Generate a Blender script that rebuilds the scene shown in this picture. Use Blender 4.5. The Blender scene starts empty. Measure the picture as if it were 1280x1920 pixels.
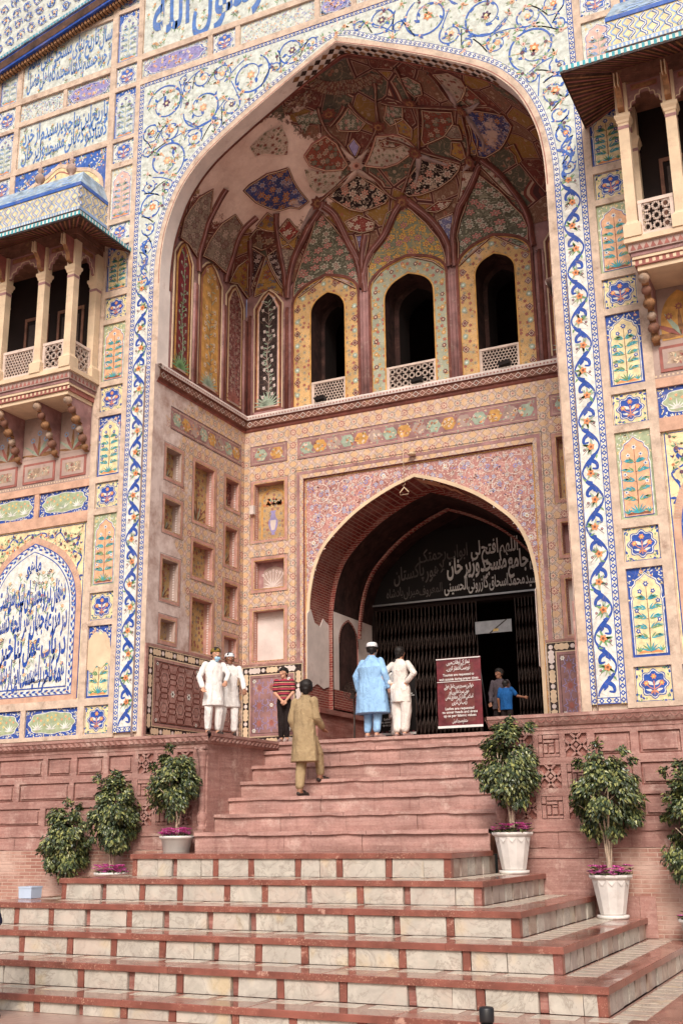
import bpy, bmesh, math, random
from math import sin, cos, pi, radians, hypot, atan2, floor
from mathutils import Vector, Matrix, noise
from mathutils.geometry import tessellate_polygon

# ------------------------------------------------------------------ camera, sky, sun, exposure
sc = bpy.context.scene
COL = sc.collection
cd = bpy.data.cameras.new('camera'); cam = bpy.data.objects.new('camera', cd); COL.objects.link(cam); sc.camera = cam
cam.location = (8.378, -17.507, 2.0)
YAW, PIT, ROL = 0.44575, 0.27746, -0.01175
cd.sensor_fit = 'VERTICAL'; cd.sensor_height = 36.0; cd.lens = 36.0 * 2113.47 / 1920.0
cd.clip_start = 0.1; cd.clip_end = 400
fw = Vector((-sin(YAW) * cos(PIT), cos(YAW) * cos(PIT), sin(PIT)))
rt = Vector((cos(YAW), sin(YAW), 0)); up = rt.cross(fw)
r2 = rt * cos(ROL) + up * sin(ROL); u2 = -rt * sin(ROL) + up * cos(ROL)
m = Matrix((r2, u2, -fw)).transposed().to_4x4(); m.translation = cam.location; cam.matrix_world = m

SUN_EL, SUN_AZ = radians(42), radians(20)          # veiled sun in front of the facade, a little to its right
wd = bpy.data.worlds.new('World'); sc.world = wd; wd.use_nodes = True
wn = wd.node_tree.nodes; wl = wd.node_tree.links
bg = wn['Background']; sky = wn.new('ShaderNodeTexSky'); sky.sky_type = 'NISHITA'; sky.sun_disc = False
sky.sun_elevation = SUN_EL; sky.sun_rotation = pi + SUN_AZ * -1; sky.dust_density = 6.0; sky.air_density = 1.0; sky.ozone_density = 0.6
wl.new(sky.outputs[0], bg.inputs[0]); bg.inputs[1].default_value = 0.10
sd = bpy.data.lights.new('sun', 'SUN'); sd.energy = 1.5; sd.angle = radians(20); sd.color = (1.0, 0.955, 0.925)
so = bpy.data.objects.new('sun', sd); COL.objects.link(so)
sdir = Vector((sin(SUN_AZ) * cos(SUN_EL), -cos(SUN_AZ) * cos(SUN_EL), sin(SUN_EL)))    # towards the sun
so.rotation_euler = sdir.to_track_quat('Z', 'Y').to_euler()
vs = sc.view_settings; vs.view_transform = 'Standard'; vs.look = 'None'; vs.gamma = 1.0; vs.use_curve_mapping = False; vs.exposure = 0.60
sc.cycles.max_bounces = 8; sc.cycles.diffuse_bounces = 6; sc.cycles.glossy_bounces = 3

# ------------------------------------------------------------------ node helpers
class NT:
    """small helper that writes math on sockets of one material"""
    def __init__(s, name, rough=0.8, spec=0.3):
        s.m = bpy.data.materials.new(name); s.m.use_nodes = True
        s.t = s.m.node_tree; s.n = s.t.nodes; s.l = s.t.links
        s.b = s.n['Principled BSDF']; s.b.inputs['Roughness'].default_value = rough
        s.b.inputs['Specular IOR Level'].default_value = spec
    def put(s, inp, v):
        if isinstance(v, (int, float)): inp.default_value = v
        elif isinstance(v, tuple): inp.default_value = (v + (1,))[:4] if len(inp.default_value) == 4 else v[:3]
        else: s.l.new(v, inp)
    def math(s, op, a, b=0.0, c=None, clamp=False):
        n = s.n.new('ShaderNodeMath'); n.operation = op; n.use_clamp = clamp
        s.put(n.inputs[0], a); s.put(n.inputs[1], b)
        if c is not None: s.put(n.inputs[2], c)
        return n.outputs[0]
    def add(s, a, b): return s.math('ADD', a, b)
    def sub(s, a, b): return s.math('SUBTRACT', a, b)
    def mul(s, a, b): return s.math('MULTIPLY', a, b)
    def div(s, a, b): return s.math('DIVIDE', a, b)
    def absv(s, a): return s.math('ABSOLUTE', a)
    def fr(s, a): return s.math('FRACT', a)
    def mn(s, a, b): return s.math('MINIMUM', a, b)
    def mx(s, a, b): return s.math('MAXIMUM', a, b)
    def lt(s, a, b): return s.math('LESS_THAN', a, b)
    def gt(s, a, b): return s.math('GREATER_THAN', a, b)
    def ramp(s, a, lo, hi):
        n = s.n.new('ShaderNodeMapRange'); n.clamp = True
        s.put(n.inputs[0], a); n.inputs[1].default_value = lo; n.inputs[2].default_value = hi
        return n.outputs[0]
    def mix(s, f, a, b):
        n = s.n.new('ShaderNodeMix'); n.data_type = 'RGBA'; n.clamp_factor = True
        s.put(n.inputs[0], f); s.put(n.inputs[6], a); s.put(n.inputs[7], b); return n.outputs[2]
    def coord(s, which='Object'):
        n = s.n.new('ShaderNodeTexCoord'); return n.outputs[which]
    def sep(s, v):
        n = s.n.new('ShaderNodeSeparateXYZ'); s.put(n.inputs[0], v); return n.outputs
    def com(s, x, y, z=0.0):
        n = s.n.new('ShaderNodeCombineXYZ'); s.put(n.inputs[0], x); s.put(n.inputs[1], y); s.put(n.inputs[2], z); return n.outputs[0]
    def noise(s, v, sc_, det=3, rough=0.5, out='Fac', dist=0.0):
        n = s.n.new('ShaderNodeTexNoise'); s.put(n.inputs['Vector'], v); n.inputs['Scale'].default_value = sc_
        n.inputs['Detail'].default_value = det; n.inputs['Roughness'].default_value = rough; n.inputs['Distortion'].default_value = dist
        return n.outputs[out]
    def vor(s, v, sc_, feat='F1', rnd=1.0, dim='3D'):
        n = s.n.new('ShaderNodeTexVoronoi'); n.feature = feat; n.voronoi_dimensions = dim; s.put(n.inputs['Vector'], v)
        n.inputs['Scale'].default_value = sc_; n.inputs['Randomness'].default_value = rnd; return n.outputs
    def col(s, c): s.put(s.b.inputs['Base Color'], c); return s
    def bump(s, h, st=0.3, dist=0.01):
        n = s.n.new('ShaderNodeBump'); n.inputs['Strength'].default_value = st; n.inputs['Distance'].default_value = dist
        s.put(n.inputs['Height'], h); s.l.new(n.outputs[0], s.b.inputs['Normal']); return s
    def rough(s, v): s.put(s.b.inputs['Roughness'], v); return s
    def vary(s, c, amt=0.12, scale=2.0, v=None):
        """colour c made lighter and darker by soft noise"""
        v = v or s.coord(); n1 = s.noise(v, scale, 5, 0.6)
        dk = tuple(x * (1 - amt * 2) for x in c[:3]); li = tuple(min(1, x * (1 + amt * 1.2)) for x in c[:3])
        return s.mix(s.ramp(n1, 0.3, 0.7), dk, li)
MAT = {}
def glaze(name, c, amt=0.16):
    """one colour of glazed tile"""
    t = NT(name, 0.5, 0.25); v = t.coord()
    base = t.vary(c, amt, 9.0, v)
    jt = t.vor(v, 7.5, 'DISTANCE_TO_EDGE')['Distance']; base = t.mix(t.mul(t.lt(jt, 0.018), 0.28), base, (0.30, 0.20, 0.14))
    dirt = t.ramp(t.noise(v, 1.7, 8, 0.75), 0.50, 0.72)
    base = t.mix(t.mul(dirt, 0.26), base, (0.36, 0.28, 0.22))
    lost = t.ramp(t.noise(v, 4.2, 7, 0.8), 0.66, 0.69); base = t.mix(lost, base, (0.52, 0.42, 0.34))
    t.col(base); t.bump(t.noise(v, 14, 2), 0.08, 0.01)
    MAT[name] = t.m; return t.m
for n_, c_ in dict(
        white=(0.70, 0.71, 0.66), cobalt=(0.020, 0.075, 0.36), blue=(0.045, 0.13, 0.46), pale_blue=(0.28, 0.42, 0.66),
        soft_blue=(0.09, 0.20, 0.50), turquoise=(0.05, 0.36, 0.44), yellow=(0.78, 0.56, 0.20), pale_yellow=(0.78, 0.66, 0.38), orange=(0.72, 0.27, 0.11),
        peach=(0.74, 0.42, 0.25), green=(0.17, 0.33, 0.15), sage=(0.36, 0.43, 0.27), purple=(0.10, 0.05, 0.12), brown=(0.22, 0.08, 0.05),
        mint=(0.60, 0.65, 0.60), pale_pink=(0.70, 0.46, 0.40), lilac=(0.30, 0.27, 0.52), grey_green=(0.32, 0.40, 0.31), ink=(0.028, 0.016, 0.016)).items():
    glaze(n_, c_)
def simple(name, c, rough=0.8, amt=0.12, scale=3.0, bump=0.15, bs=25, spec=0.3, dirt=None, metal=0.0):
    t = NT(name, rough, spec); v = t.coord(); base = t.vary(c, amt, scale, v)
    if dirt:
        f = t.ramp(t.noise(v, dirt[1], 7, 0.72), dirt[2], dirt[2] + 0.14)
        base = t.mix(t.mul(f, dirt[3]), base, dirt[0])
    t.col(base); t.b.inputs['Metallic'].default_value = metal
    if bump: t.bump(t.noise(v, bs, 4, 0.6), bump, 0.02)
    MAT[name] = t.m; return t.m
simple('cream_plaster', (0.60, 0.47, 0.37), 0.85, 0.16, 4.5, 0.5, 22, dirt=((0.22, 0.13, 0.10), 2.6, 0.55, 0.72))
simple('brick_plaster', (0.58, 0.36, 0.26), 0.85, 0.14, 5, 0.3, 22, dirt=((0.26, 0.13, 0.10), 2.0, 0.56, 0.6))
simple('grey_plaster', (0.42, 0.31, 0.27), 0.9, 0.14, 1.6, 0.3, 14, dirt=((0.20, 0.13, 0.11), 2.6, 0.55, 0.6))
simple('white_plaster', (0.68, 0.59, 0.55), 0.9, 0.12, 1.4, 0.25, 12, dirt=((0.34, 0.24, 0.21), 3.0, 0.58, 0.55))
simple('soffit_plaster', (0.80, 0.73, 0.69), 0.85, 0.08, 1.6, 0.25, 14, dirt=((0.50, 0.38, 0.33), 2.6, 0.58, 0.6))
simple('star_plaster', (0.50, 0.36, 0.31), 0.9, 0.15, 3, 0.2, 20)
simple('pale_mauve', (0.38, 0.29, 0.28), 0.8, 0.2, 4, 0.1, 30)
simple('cream_stone', (0.66, 0.51, 0.35), 0.75, 0.10, 2.0, 0.15, 20, dirt=((0.38, 0.24, 0.17), 2.5, 0.56, 0.5))
simple('pink_paint', (0.50, 0.27, 0.22), 0.8, 0.16, 4, 0.15, 30, dirt=((0.62, 0.46, 0.38), 6.0, 0.55, 0.6))
simple('eave_wood', (0.085, 0.045, 0.033), 0.8, 0.35, 3, 0.8, 12, dirt=((0.26, 0.12, 0.07), 5.0, 0.56, 0.7))
simple('carved_wood', (0.20, 0.095, 0.065), 0.7, 0.22, 5, 0.4, 30, dirt=((0.50, 0.30, 0.12), 6.0, 0.57, 0.5))
simple('rose_paint', (0.33, 0.12, 0.10), 0.75, 0.18, 4, 0.1, 30, dirt=((0.50, 0.34, 0.24), 7.0, 0.58, 0.5))
simple('rib_paint', (0.17, 0.055, 0.042), 0.75, 0.22, 4, 0.1, 30, dirt=((0.42, 0.26, 0.18), 9.0, 0.58, 0.5))
simple('mauve_paint', (0.33, 0.18, 0.175), 0.75, 0.2, 3, 0.1, 30, dirt=((0.55, 0.42, 0.36), 5.0, 0.56, 0.6))
simple('gold_line', (0.55, 0.30, 0.09), 0.7, 0.2, 6, 0.1, 30)
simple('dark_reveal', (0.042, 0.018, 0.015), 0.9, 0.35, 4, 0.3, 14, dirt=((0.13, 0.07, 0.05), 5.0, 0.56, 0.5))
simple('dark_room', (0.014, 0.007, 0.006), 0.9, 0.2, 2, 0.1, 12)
simple('black_board', (0.008, 0.006, 0.006), 0.8, 0.1, 2, 0.0)
simple('iron', (0.055, 0.036, 0.03), 0.5, 0.2, 12, 0.1, 40, metal=0.3)
simple('letter_dim', (0.10, 0.085, 0.08), 0.7, 0.3, 3, 0.0)  # shaded copy of the lettering paint: weaker light put into its colour
simple('letter_paint', (0.60, 0.58, 0.56), 0.7, 0.1, 3, 0.0, dirt=((0.25, 0.22, 0.22), 2.5, 0.58, 0.6))
simple('letter_white', (0.72, 0.72, 0.70), 0.6, 0.05, 5, 0.0)
simple('vinyl_red', (0.155, 0.024, 0.032), 0.32, 0.22, 5, 0.5, 7, spec=0.5)
simple('vinyl_red_light', (0.16, 0.042, 0.038), 0.32, 0.2, 5, 0.5, 7, spec=0.5)
simple('black_plastic', (0.015, 0.015, 0.017), 0.4, 0.1, 5, 0.0, spec=0.5)
simple('grey_metal', (0.30, 0.30, 0.31), 0.4, 0.1, 8, 0.0, metal=0.6)
simple('pot_white', (0.66, 0.63, 0.60), 0.55, 0.07, 5, 0.12, 20, dirt=((0.40, 0.30, 0.24), 4.0, 0.60, 0.5))
simple('soil', (0.05, 0.03, 0.02), 0.95, 0.3, 20, 0.6, 40)
simple('bark', (0.44, 0.34, 0.25), 0.85, 0.2, 12, 0.5, 40)
simple('box_blue', (0.46, 0.56, 0.70), 0.45, 0.04, 4, 0.0)
simple('jali_stone', (0.62, 0.50, 0.43), 0.75, 0.1, 4, 0.1, 20, dirt=((0.35, 0.25, 0.2), 5.0, 0.58, 0.5))
simple('tile_slate', (0.30, 0.40, 0.50), 0.6, 0.3, 6, 0.2, 16, dirt=((0.60, 0.62, 0.58), 5.0, 0.52, 0.7))
simple('faded_panel', (0.40, 0.28, 0.20), 0.9, 0.3, 7, 0.2, 20, dirt=((0.52, 0.42, 0.36), 5.0, 0.5, 0.7))
simple('gilt_brown', (0.30, 0.15, 0.07), 0.7, 0.3, 9, 0.3, 30)

def sandstone(name, c, wear=0.5, gloss=0.8, strata=True):
    t = NT(name, gloss, 0.35); v = t.coord(); x, y, z = t.sep(v)
    base = t.vary(c, 0.16, 1.7, v)
    st = t.noise(t.com(t.mul(x, 0.6), t.mul(y, 0.6), t.mul(z, 7.0)), 2.2, 6, 0.65)
    base = t.mix(t.mul(t.ramp(st, 0.45, 0.75), 0.55), base, (0.56, 0.36, 0.31))
    pale = t.ramp(t.noise(v, 2.1, 8, 0.75), 0.54, 0.70)
    base = t.mix(t.mul(pale, wear), base, (0.60, 0.45, 0.39))
    dark = t.ramp(t.noise(v, 1.1, 5, 0.7, dist=0.6), 0.56, 0.72)
    base = t.mix(t.mul(dark, 0.65), base, (0.19, 0.075, 0.06))
    streak = t.ramp(t.noise(t.com(t.mul(x, 9.0), t.mul(y, 9.0), t.mul(z, 0.7)), 1.0, 3, 0.6), 0.56, 0.74)
    base = t.mix(t.mul(streak, 0.5), base, (0.22, 0.10, 0.085)); grit = t.noise(v, 26, 5, 0.75); base = t.mix(t.mul(t.ramp(grit, 0.52, 0.62), 0.35), base, (0.20, 0.09, 0.075)); base = t.mix(t.mul(t.ramp(grit, 0.42, 0.34), 0.35), base, (0.62, 0.44, 0.38))
    t.col(base); t.bump(t.add(t.noise(v, 9, 6, 0.7), t.mul(st, 0.8)), 0.35, 0.03)
    MAT[name] = t.m; return t.m
sandstone('sandstone', (0.33, 0.175, 0.15), 0.8)
sandstone('sandstone_step', (0.40, 0.23, 0.20), 0.9, 0.5)
sandstone('sandstone_dark', (0.27, 0.10, 0.08), 0.3, 0.6)

def granite():
    t = NT('red_granite', 0.3, 0.5); v = t.coord()
    base = t.vary((0.235, 0.082, 0.060), 0.2, 3.0, v)
    sp = t.ramp(t.noise(v, 60, 3, 0.6), 0.58, 0.68)
    patch = t.ramp(t.noise(v, 1.6, 4, 0.6), 0.45, 0.6)
    base = t.mix(t.mul(t.mul(sp, patch), 0.8), base, (0.72, 0.48, 0.34))
    chip = t.ramp(t.noise(v, 5.0, 6, 0.75), 0.60, 0.66)
    base = t.mix(t.mul(chip, 0.6), base, (0.62, 0.38, 0.30))
    t.col(base); t.bump(t.noise(v, 24, 4), 0.12, 0.01); MAT['red_granite'] = t.m
    t = NT('wet_granite', 0.14, 0.6); v = t.coord()
    base = t.vary((0.27, 0.12, 0.09), 0.2, 2.0, v)
    wet = t.noise(v, 1.3, 5, 0.65)
    base = t.mix(t.mul(t.ramp(wet, 0.5, 0.7), 0.35), base, (0.52, 0.32, 0.26))
    t.col(base); t.rough(t.add(0.06, t.mul(t.ramp(wet, 0.42, 0.68), 0.38))); t.bump(t.noise(v, 6, 3), 0.05, 0.01)
    MAT['wet_granite'] = t.m
granite()
def marble(name, c, dry):
    t = NT(name, dry, 0.5); v = t.coord()
    g = t.n.new('ShaderNodeNewGeometry'); rp = g.outputs['Random Per Island']
    oi = t.n.new('ShaderNodeObjectInfo'); rnd = oi.outputs['Random']
    vv = t.n.new('ShaderNodeVectorMath'); vv.operation = 'ADD'; t.l.new(v, vv.inputs[0]); t.l.new(t.com(t.mul(rnd, 17.0), t.mul(rp, 9.0), rnd), vv.inputs[1]); v2 = vv.outputs[0]
    w = t.noise(v2, 2.2, 7, 0.65, dist=1.8)
    base = t.mix(t.ramp(w, 0.35, 0.62), c, tuple(x * 0.72 for x in c))
    vein = t.ramp(t.absv(t.sub(t.noise(v2, 1.6, 6, 0.65, dist=2.6), 0.5)), 0.030, 0.0)
    base = t.mix(t.mul(t.ramp(t.noise(v2, 6, 7, 0.8), 0.5, 0.62), 0.35), base, (0.34, 0.30, 0.26)); base = t.mix(t.mul(vein, 0.6), base, (0.20, 0.16, 0.13))
    base = t.mix(t.mul(t.ramp(t.noise(v2, 1.9, 3), 0.60, 0.72), 0.5), base, (0.62, 0.46, 0.22))
    base = t.mix(t.mul(rnd, 0.38), base, (0.42, 0.385, 0.35)); base = t.mix(t.mul(t.ramp(t.noise(v2, 1.1, 5, 0.7), 0.5, 0.68), 0.4), base, (0.56, 0.41, 0.34))
    x, y, z = t.sep(v)
    t.col(base); t.bump(t.noise(v2, 11, 5, 0.7), 0.22, 0.02); MAT[name] = t.m
marble('marble', (0.56, 0.52, 0.45), 0.45)
marble('marble_tread', (0.62, 0.55, 0.45), 0.22)
def marble_side():
    t = NT('marble_brown', 0.45, 0.5); v = t.coord(); oi = t.n.new('ShaderNodeObjectInfo')
    b = t.mix(t.ramp(t.noise(v, 3.0, 6, 0.7, dist=1.2), 0.35, 0.65), (0.48, 0.40, 0.33), (0.26, 0.17, 0.13))
    b = t.mix(t.mul(oi.outputs['Random'], 0.4), b, (0.34, 0.33, 0.33)); t.col(b); t.bump(t.noise(v, 14, 5), 0.3, 0.02); MAT['marble_brown'] = t.m
marble_side()
def brickmat(name, axis, c1, c2, mort, wear=0.0, bw=0.21, bh=0.052):
    """small Mughal bricks; axis = which object axis runs along the course"""
    t = NT(name, 0.85, 0.2); x, y, z = t.sep(t.coord()); a = {'x': x, 'y': y}[axis]
    n = t.n.new('ShaderNodeTexBrick'); t.l.new(t.com(a, z, 0.0), n.inputs['Vector'])
    n.inputs['Scale'].default_value = 1.0; n.inputs['Brick Width'].default_value = bw; n.inputs['Row Height'].default_value = bh
    n.inputs['Mortar Size'].default_value = 0.007; n.inputs['Mortar Smooth'].default_value = 0.3
    n.inputs['Color1'].default_value = c1 + (1,); n.inputs['Color2'].default_value = c2 + (1,); n.inputs['Mortar'].default_value = mort + (1,)
    base = t.mix(t.mul(t.ramp(t.noise(t.coord(), 1.2, 6, 0.7), 0.45, 0.62), wear), n.outputs[0], (0.52, 0.36, 0.30))
    t.col(base); t.bump(t.sub(t.noise(t.coord(), 12, 5), n.outputs['Fac']), 0.6, 0.02); MAT[name] = t.m
brickmat('brick_side', 'y', (0.24, 0.045, 0.035), (0.16, 0.03, 0.028), (0.36, 0.22, 0.17), 0.25)
brickmat('brick_front', 'x', (0.24, 0.045, 0.035), (0.16, 0.03, 0.028), (0.36, 0.22, 0.17), 0.25)
brickmat('old_brick', 'x', (0.42, 0.235, 0.185), (0.29, 0.135, 0.105), (0.52, 0.39, 0.32), 1.0, 0.26, 0.062)

# painted lime plaster: star lattice with worn patches
def lattice(name, axis, wear_lo, period=0.30, bg=(0.60, 0.40, 0.23)):
    t = NT(name, 0.85, 0.2); v = t.coord(); x, y, z = t.sep(v); a = {'x': x, 'y': y}[axis]
    wob = t.mul(t.sub(t.noise(v, 3.0, 2), 0.5), 0.02)
    u = t.div(t.add(a, wob), period); w = t.div(t.add(z, wob), period)
    p = t.add(u, w); q = t.sub(u, w)
    fp = t.absv(t.sub(t.fr(p), 0.5)); fq = t.absv(t.sub(t.fr(q), 0.5))        # 0.5 at lattice lines, 0 at centres
    band = t.gt(t.mx(fp, fq), 0.36); line = t.mul(t.gt(t.mx(fp, fq), 0.33), t.sub(1, band))
    gx = t.sub(t.fr(u), 0.5); gz = t.sub(t.fr(w), 0.5)
    ang = t.math('ARCTAN2', gx, gz); rad = t.math('SQRT', t.add(t.mul(gx, gx), t.mul(gz, gz)))
    star = t.add(0.25, t.mul(t.math('COSINE', t.mul(ang, 8.0)), 0.055))
    ux = t.sub(t.fr(t.add(u, 0.5)), 0.5); uz = t.sub(t.fr(t.add(w, 0.5)), 0.5)
    r2_ = t.math('SQRT', t.add(t.mul(ux, ux), t.mul(uz, uz)))
    pick = t.noise(t.com(t.math('FLOOR', u), t.math('FLOOR', w), 0.0), 3.7, 0)
    scol = t.mix(t.gt(pick, 0.5), (0.30, 0.10, 0.085), (0.24, 0.21, 0.19))
    col = t.mix(band, bg, (0.50, 0.38, 0.31)); col = t.mix(line, col, (0.17, 0.09, 0.08))
    col = t.mix(t.lt(r2_, 0.17), col, (0.46, 0.30, 0.28)); col = t.mix(t.lt(r2_, 0.09), col, (0.66, 0.50, 0.38))
    col = t.mix(t.lt(rad, t.add(star, 0.04)), col, (0.62, 0.50, 0.40)); col = t.mix(t.lt(rad, star), col, scol)
    col = t.mix(t.lt(rad, t.mul(star, 0.62)), col, (0.66, 0.46, 0.34)); col = t.mix(t.lt(rad, 0.07), col, (0.34, 0.12, 0.10))
    fade = t.noise(v, 0.8, 6, 0.7)
    col = t.mix(t.mul(t.ramp(fade, 0.42, 0.75), 0.34), col, (0.50, 0.38, 0.32))
    fine = t.ramp(t.noise(v, 9.0, 7, 0.8), 0.52, 0.60); col = t.mix(t.mul(fine, 0.5), col, (0.62, 0.52, 0.46)); gr = t.ramp(t.noise(v, 5.5, 7, 0.8), 0.54, 0.64); col = t.mix(t.mul(gr, 0.45), col, (0.24, 0.14, 0.115))
    # lost paint: more towards the weather side and near the floor
    big = t.noise(v, 0.95, 8, 0.72)
    if axis == 'y':
        bias = t.add(t.mul(t.ramp(a, 2.4, 0.3), 0.30), t.mul(t.ramp(z, 7.2, 5.3), 0.14))
    else:
        bias = t.mul(t.ramp(z, 6.4, 5.4), 0.16)
    bare = t.ramp(t.add(big, bias), wear_lo, wear_lo + 0.06)
    pl = t.mix(t.ramp(t.noise(v, 2.5, 6, 0.7), 0.4, 0.65), (0.68, 0.58, 0.54), (0.40, 0.28, 0.24))
    col = t.mix(bare, col, pl)
    stain = t.ramp(t.noise(t.com(t.mul(a, 4.0), 0.0, t.mul(z, 0.5)), 1.3, 4), 0.58, 0.75)
    col = t.mix(t.mul(stain, 0.45), col, (0.26, 0.15, 0.12))
    t.col(col); t.bump(t.add(t.noise(v, 10, 5, 0.7), bare), 0.18, 0.015); MAT[name] = t.m
lattice('lattice_back', 'x', 0.66)
lattice('lattice_side', 'y', 0.66)

# painted flowers and tendrils on a coloured ground (fresco), uv in metres
def floral(name, ground, f1, f2, vine, scale=3.2, wear=0.0, fsize=0.33, axis=None, vw=0.018, plaster=(0.50, 0.38, 0.33), gloss=0.8, leaf=True):
    scale *= 1.55; t = NT(name, gloss, 0.25)
    if axis:
        x, y, z = t.sep(t.coord()); v = t.com({'x': x, 'y': y}[axis], z, 0.0)
    else: v = t.coord('UV')
    nz = t.noise(v, 1.1 * scale, 1, 0.4, dist=1.2)
    ln = t.ramp(t.absv(t.sub(t.fr(t.mul(nz, 5.0)), 0.5)), vw * 5, vw * 5 - 0.05)
    base = t.vary(ground, 0.16, 1.5, t.coord())
    col = t.mix(t.mul(ln, 0.85), base, vine)
    if leaf:
        v2 = t.vor(v, scale * 2.6, 'F1'); lf = t.lt(v2['Distance'], 0.24)
        cr = t.n.new('ShaderNodeSeparateColor'); t.l.new(v2['Color'], cr.inputs[0])
        lc = t.mix(t.gt(cr.outputs[0], 0.5), vine, f2); col = t.mix(t.mul(lf, t.gt(cr.outputs[1], 0.35)), col, lc)
    vo = t.vor(v, scale, 'F1', 0.75, '2D')
    d = t.n.new('ShaderNodeVectorMath'); d.operation = 'SUBTRACT'
    sv = t.n.new('ShaderNodeVectorMath'); sv.operation = 'SCALE'; t.l.new(v, sv.inputs[0]); sv.inputs['Scale'].default_value = 1.0
    t.l.new(sv.outputs[0], d.inputs[0]); t.l.new(vo['Position'], d.inputs[1])
    dx, dy, dz = t.sep(d.outputs[0]); ang = t.math('ARCTAN2', dx, dy)
    dist = vo['Distance']
    pet = t.add(fsize, t.mul(t.math('COSINE', t.mul(ang, 6.0)), fsize * 0.28))
    sc2 = t.n.new('ShaderNodeSeparateColor'); t.l.new(vo['Color'], sc2.inputs[0])
    fc = t.mix(t.gt(sc2.outputs[0], 0.5), f1, f2)
    col = t.mix(t.lt(dist, t.mul(pet, 1.18)), col, tuple(x * 0.4 for x in ground)); col = t.mix(t.lt(dist, pet), col, fc)
    col = t.mix(t.lt(dist, t.mul(pet, 0.55)), col, tuple(x * 0.6 for x in f1)); col = t.mix(t.lt(dist, fsize * 0.22), col, f2)
    if wear:
        o = t.coord(); w_ = t.ramp(t.noise(o, 1.3, 8, 0.75), 0.66 - wear * 0.3, 0.72 - wear * 0.3)
        col = t.mix(w_, col, plaster)
        w2 = t.ramp(t.noise(o, 14, 6, 0.8), 0.56, 0.63); col = t.mix(t.mul(w2, 0.35), col, plaster)
    t.col(col); t.bump(t.noise(t.coord(), 10, 5, 0.7), 0.15, 0.015); MAT[name] = t.m; return t.m
W_ = (0.60, 0.52, 0.44)
floral('fr_blue', (0.035, 0.055, 0.19), (0.42, 0.20, 0.10), (0.30, 0.30, 0.42), (0.34, 0.18, 0.10), 4.0, 0.3)
floral('fr_black', (0.018, 0.010, 0.012), (0.50, 0.26, 0.20), (0.52, 0.44, 0.36), (0.46, 0.36, 0.28), 2.8, 0.0, 0.34, vw=0.030)
floral('fr_green', (0.105, 0.105, 0.075), (0.46, 0.22, 0.19), (0.42, 0.42, 0.34), (0.30, 0.30, 0.22), 3.6, 0.15, vw=0.026)
floral('fr_greengold', (0.20, 0.22, 0.15), (0.45, 0.20, 0.17), (0.60, 0.36, 0.08), (0.58, 0.32, 0.05), 3.0, 0.1, 0.30, vw=0.034)
floral('fr_red', (0.22, 0.052, 0.035), (0.40, 0.28, 0.20), (0.12, 0.14, 0.10), (0.11, 0.08, 0.06), 3.4, 0.2)
floral('fr_white', (0.50, 0.41, 0.34), (0.26, 0.06, 0.05), (0.20, 0.24, 0.16), (0.24, 0.12, 0.09), 4.2, 0.0, 0.22)
floral('fr_gold', (0.36, 0.20, 0.055), (0.30, 0.09, 0.06), (0.13, 0.15, 0.20), (0.20, 0.14, 0.05), 4.5, 0.12, 0.26)
floral('fr_grey', (0.25, 0.20, 0.16), (0.44, 0.35, 0.29), (0.20, 0.11, 0.10), (0.40, 0.33, 0.26), 4.4, 0.2)
floral('fr_rosette', (0.25, 0.045, 0.04), (0.58, 0.48, 0.40), (0.55, 0.42, 0.32), (0.45, 0.34, 0.24), 3.6, 0.0, 0.30)
floral('fr_lilac', (0.17, 0.17, 0.34), (0.46, 0.42, 0.46), (0.22, 0.12, 0.16), (0.42, 0.40, 0.46), 4.4, 0.0)
floral('fr_net', (0.045, 0.02, 0.025), (0.46, 0.36, 0.33), (0.42, 0.34, 0.32), (0.40, 0.32, 0.30), 5.2, 0.0, 0.28)
floral('fr_dark', (0.11, 0.035, 0.028), (0.30, 0.20, 0.13), (0.20, 0.16, 0.12), (0.24, 0.13, 0.08), 3.8, 0.25)
floral('fr_frame_y', (0.60, 0.38, 0.17), (0.36, 0.09, 0.08), (0.34, 0.36, 0.25), (0.28, 0.20, 0.10), 4.2, 0.1, 0.20, 'x', vw=0.015)
floral('fr_frame_g', (0.33, 0.35, 0.26), (0.45, 0.12, 0.10), (0.60, 0.42, 0.16), (0.42, 0.42, 0.34), 4.2, 0.1, 0.22, 'x', vw=0.015)
floral('fr_spandrel', (0.42, 0.21, 0.19), (0.44, 0.42, 0.55), (0.60, 0.48, 0.40), (0.66, 0.50, 0.42), 3.4, 0.1, 0.22, 'x', vw=0.022, plaster=(0.60, 0.45, 0.38))
floral('fr_niche', (0.50, 0.34, 0.15), (0.34, 0.10, 0.09), (0.30, 0.30, 0.24), (0.30, 0.17, 0.08), 5.0, 0.35, 0.24, 'y', plaster=(0.42, 0.30, 0.25))
floral('fr_niche_x', (0.52, 0.35, 0.17), (0.36, 0.14, 0.12), (0.34, 0.34, 0.28), (0.32, 0.18, 0.10), 5.0, 0.3, 0.22, 'x', plaster=(0.46, 0.34, 0.28))
floral('fr_maroon', (0.17, 0.045, 0.045), (0.42, 0.26, 0.22), (0.32, 0.24, 0.18), (0.36, 0.22, 0.17), 4.0, 0.15, 0.22, 'y')
floral('fr_soffit', (0.13, 0.05, 0.04), (0.50, 0.26, 0.07), (0.30, 0.24, 0.16), (0.34, 0.17, 0.07), 4.0, 0.2, 0.3, 'x')
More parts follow.
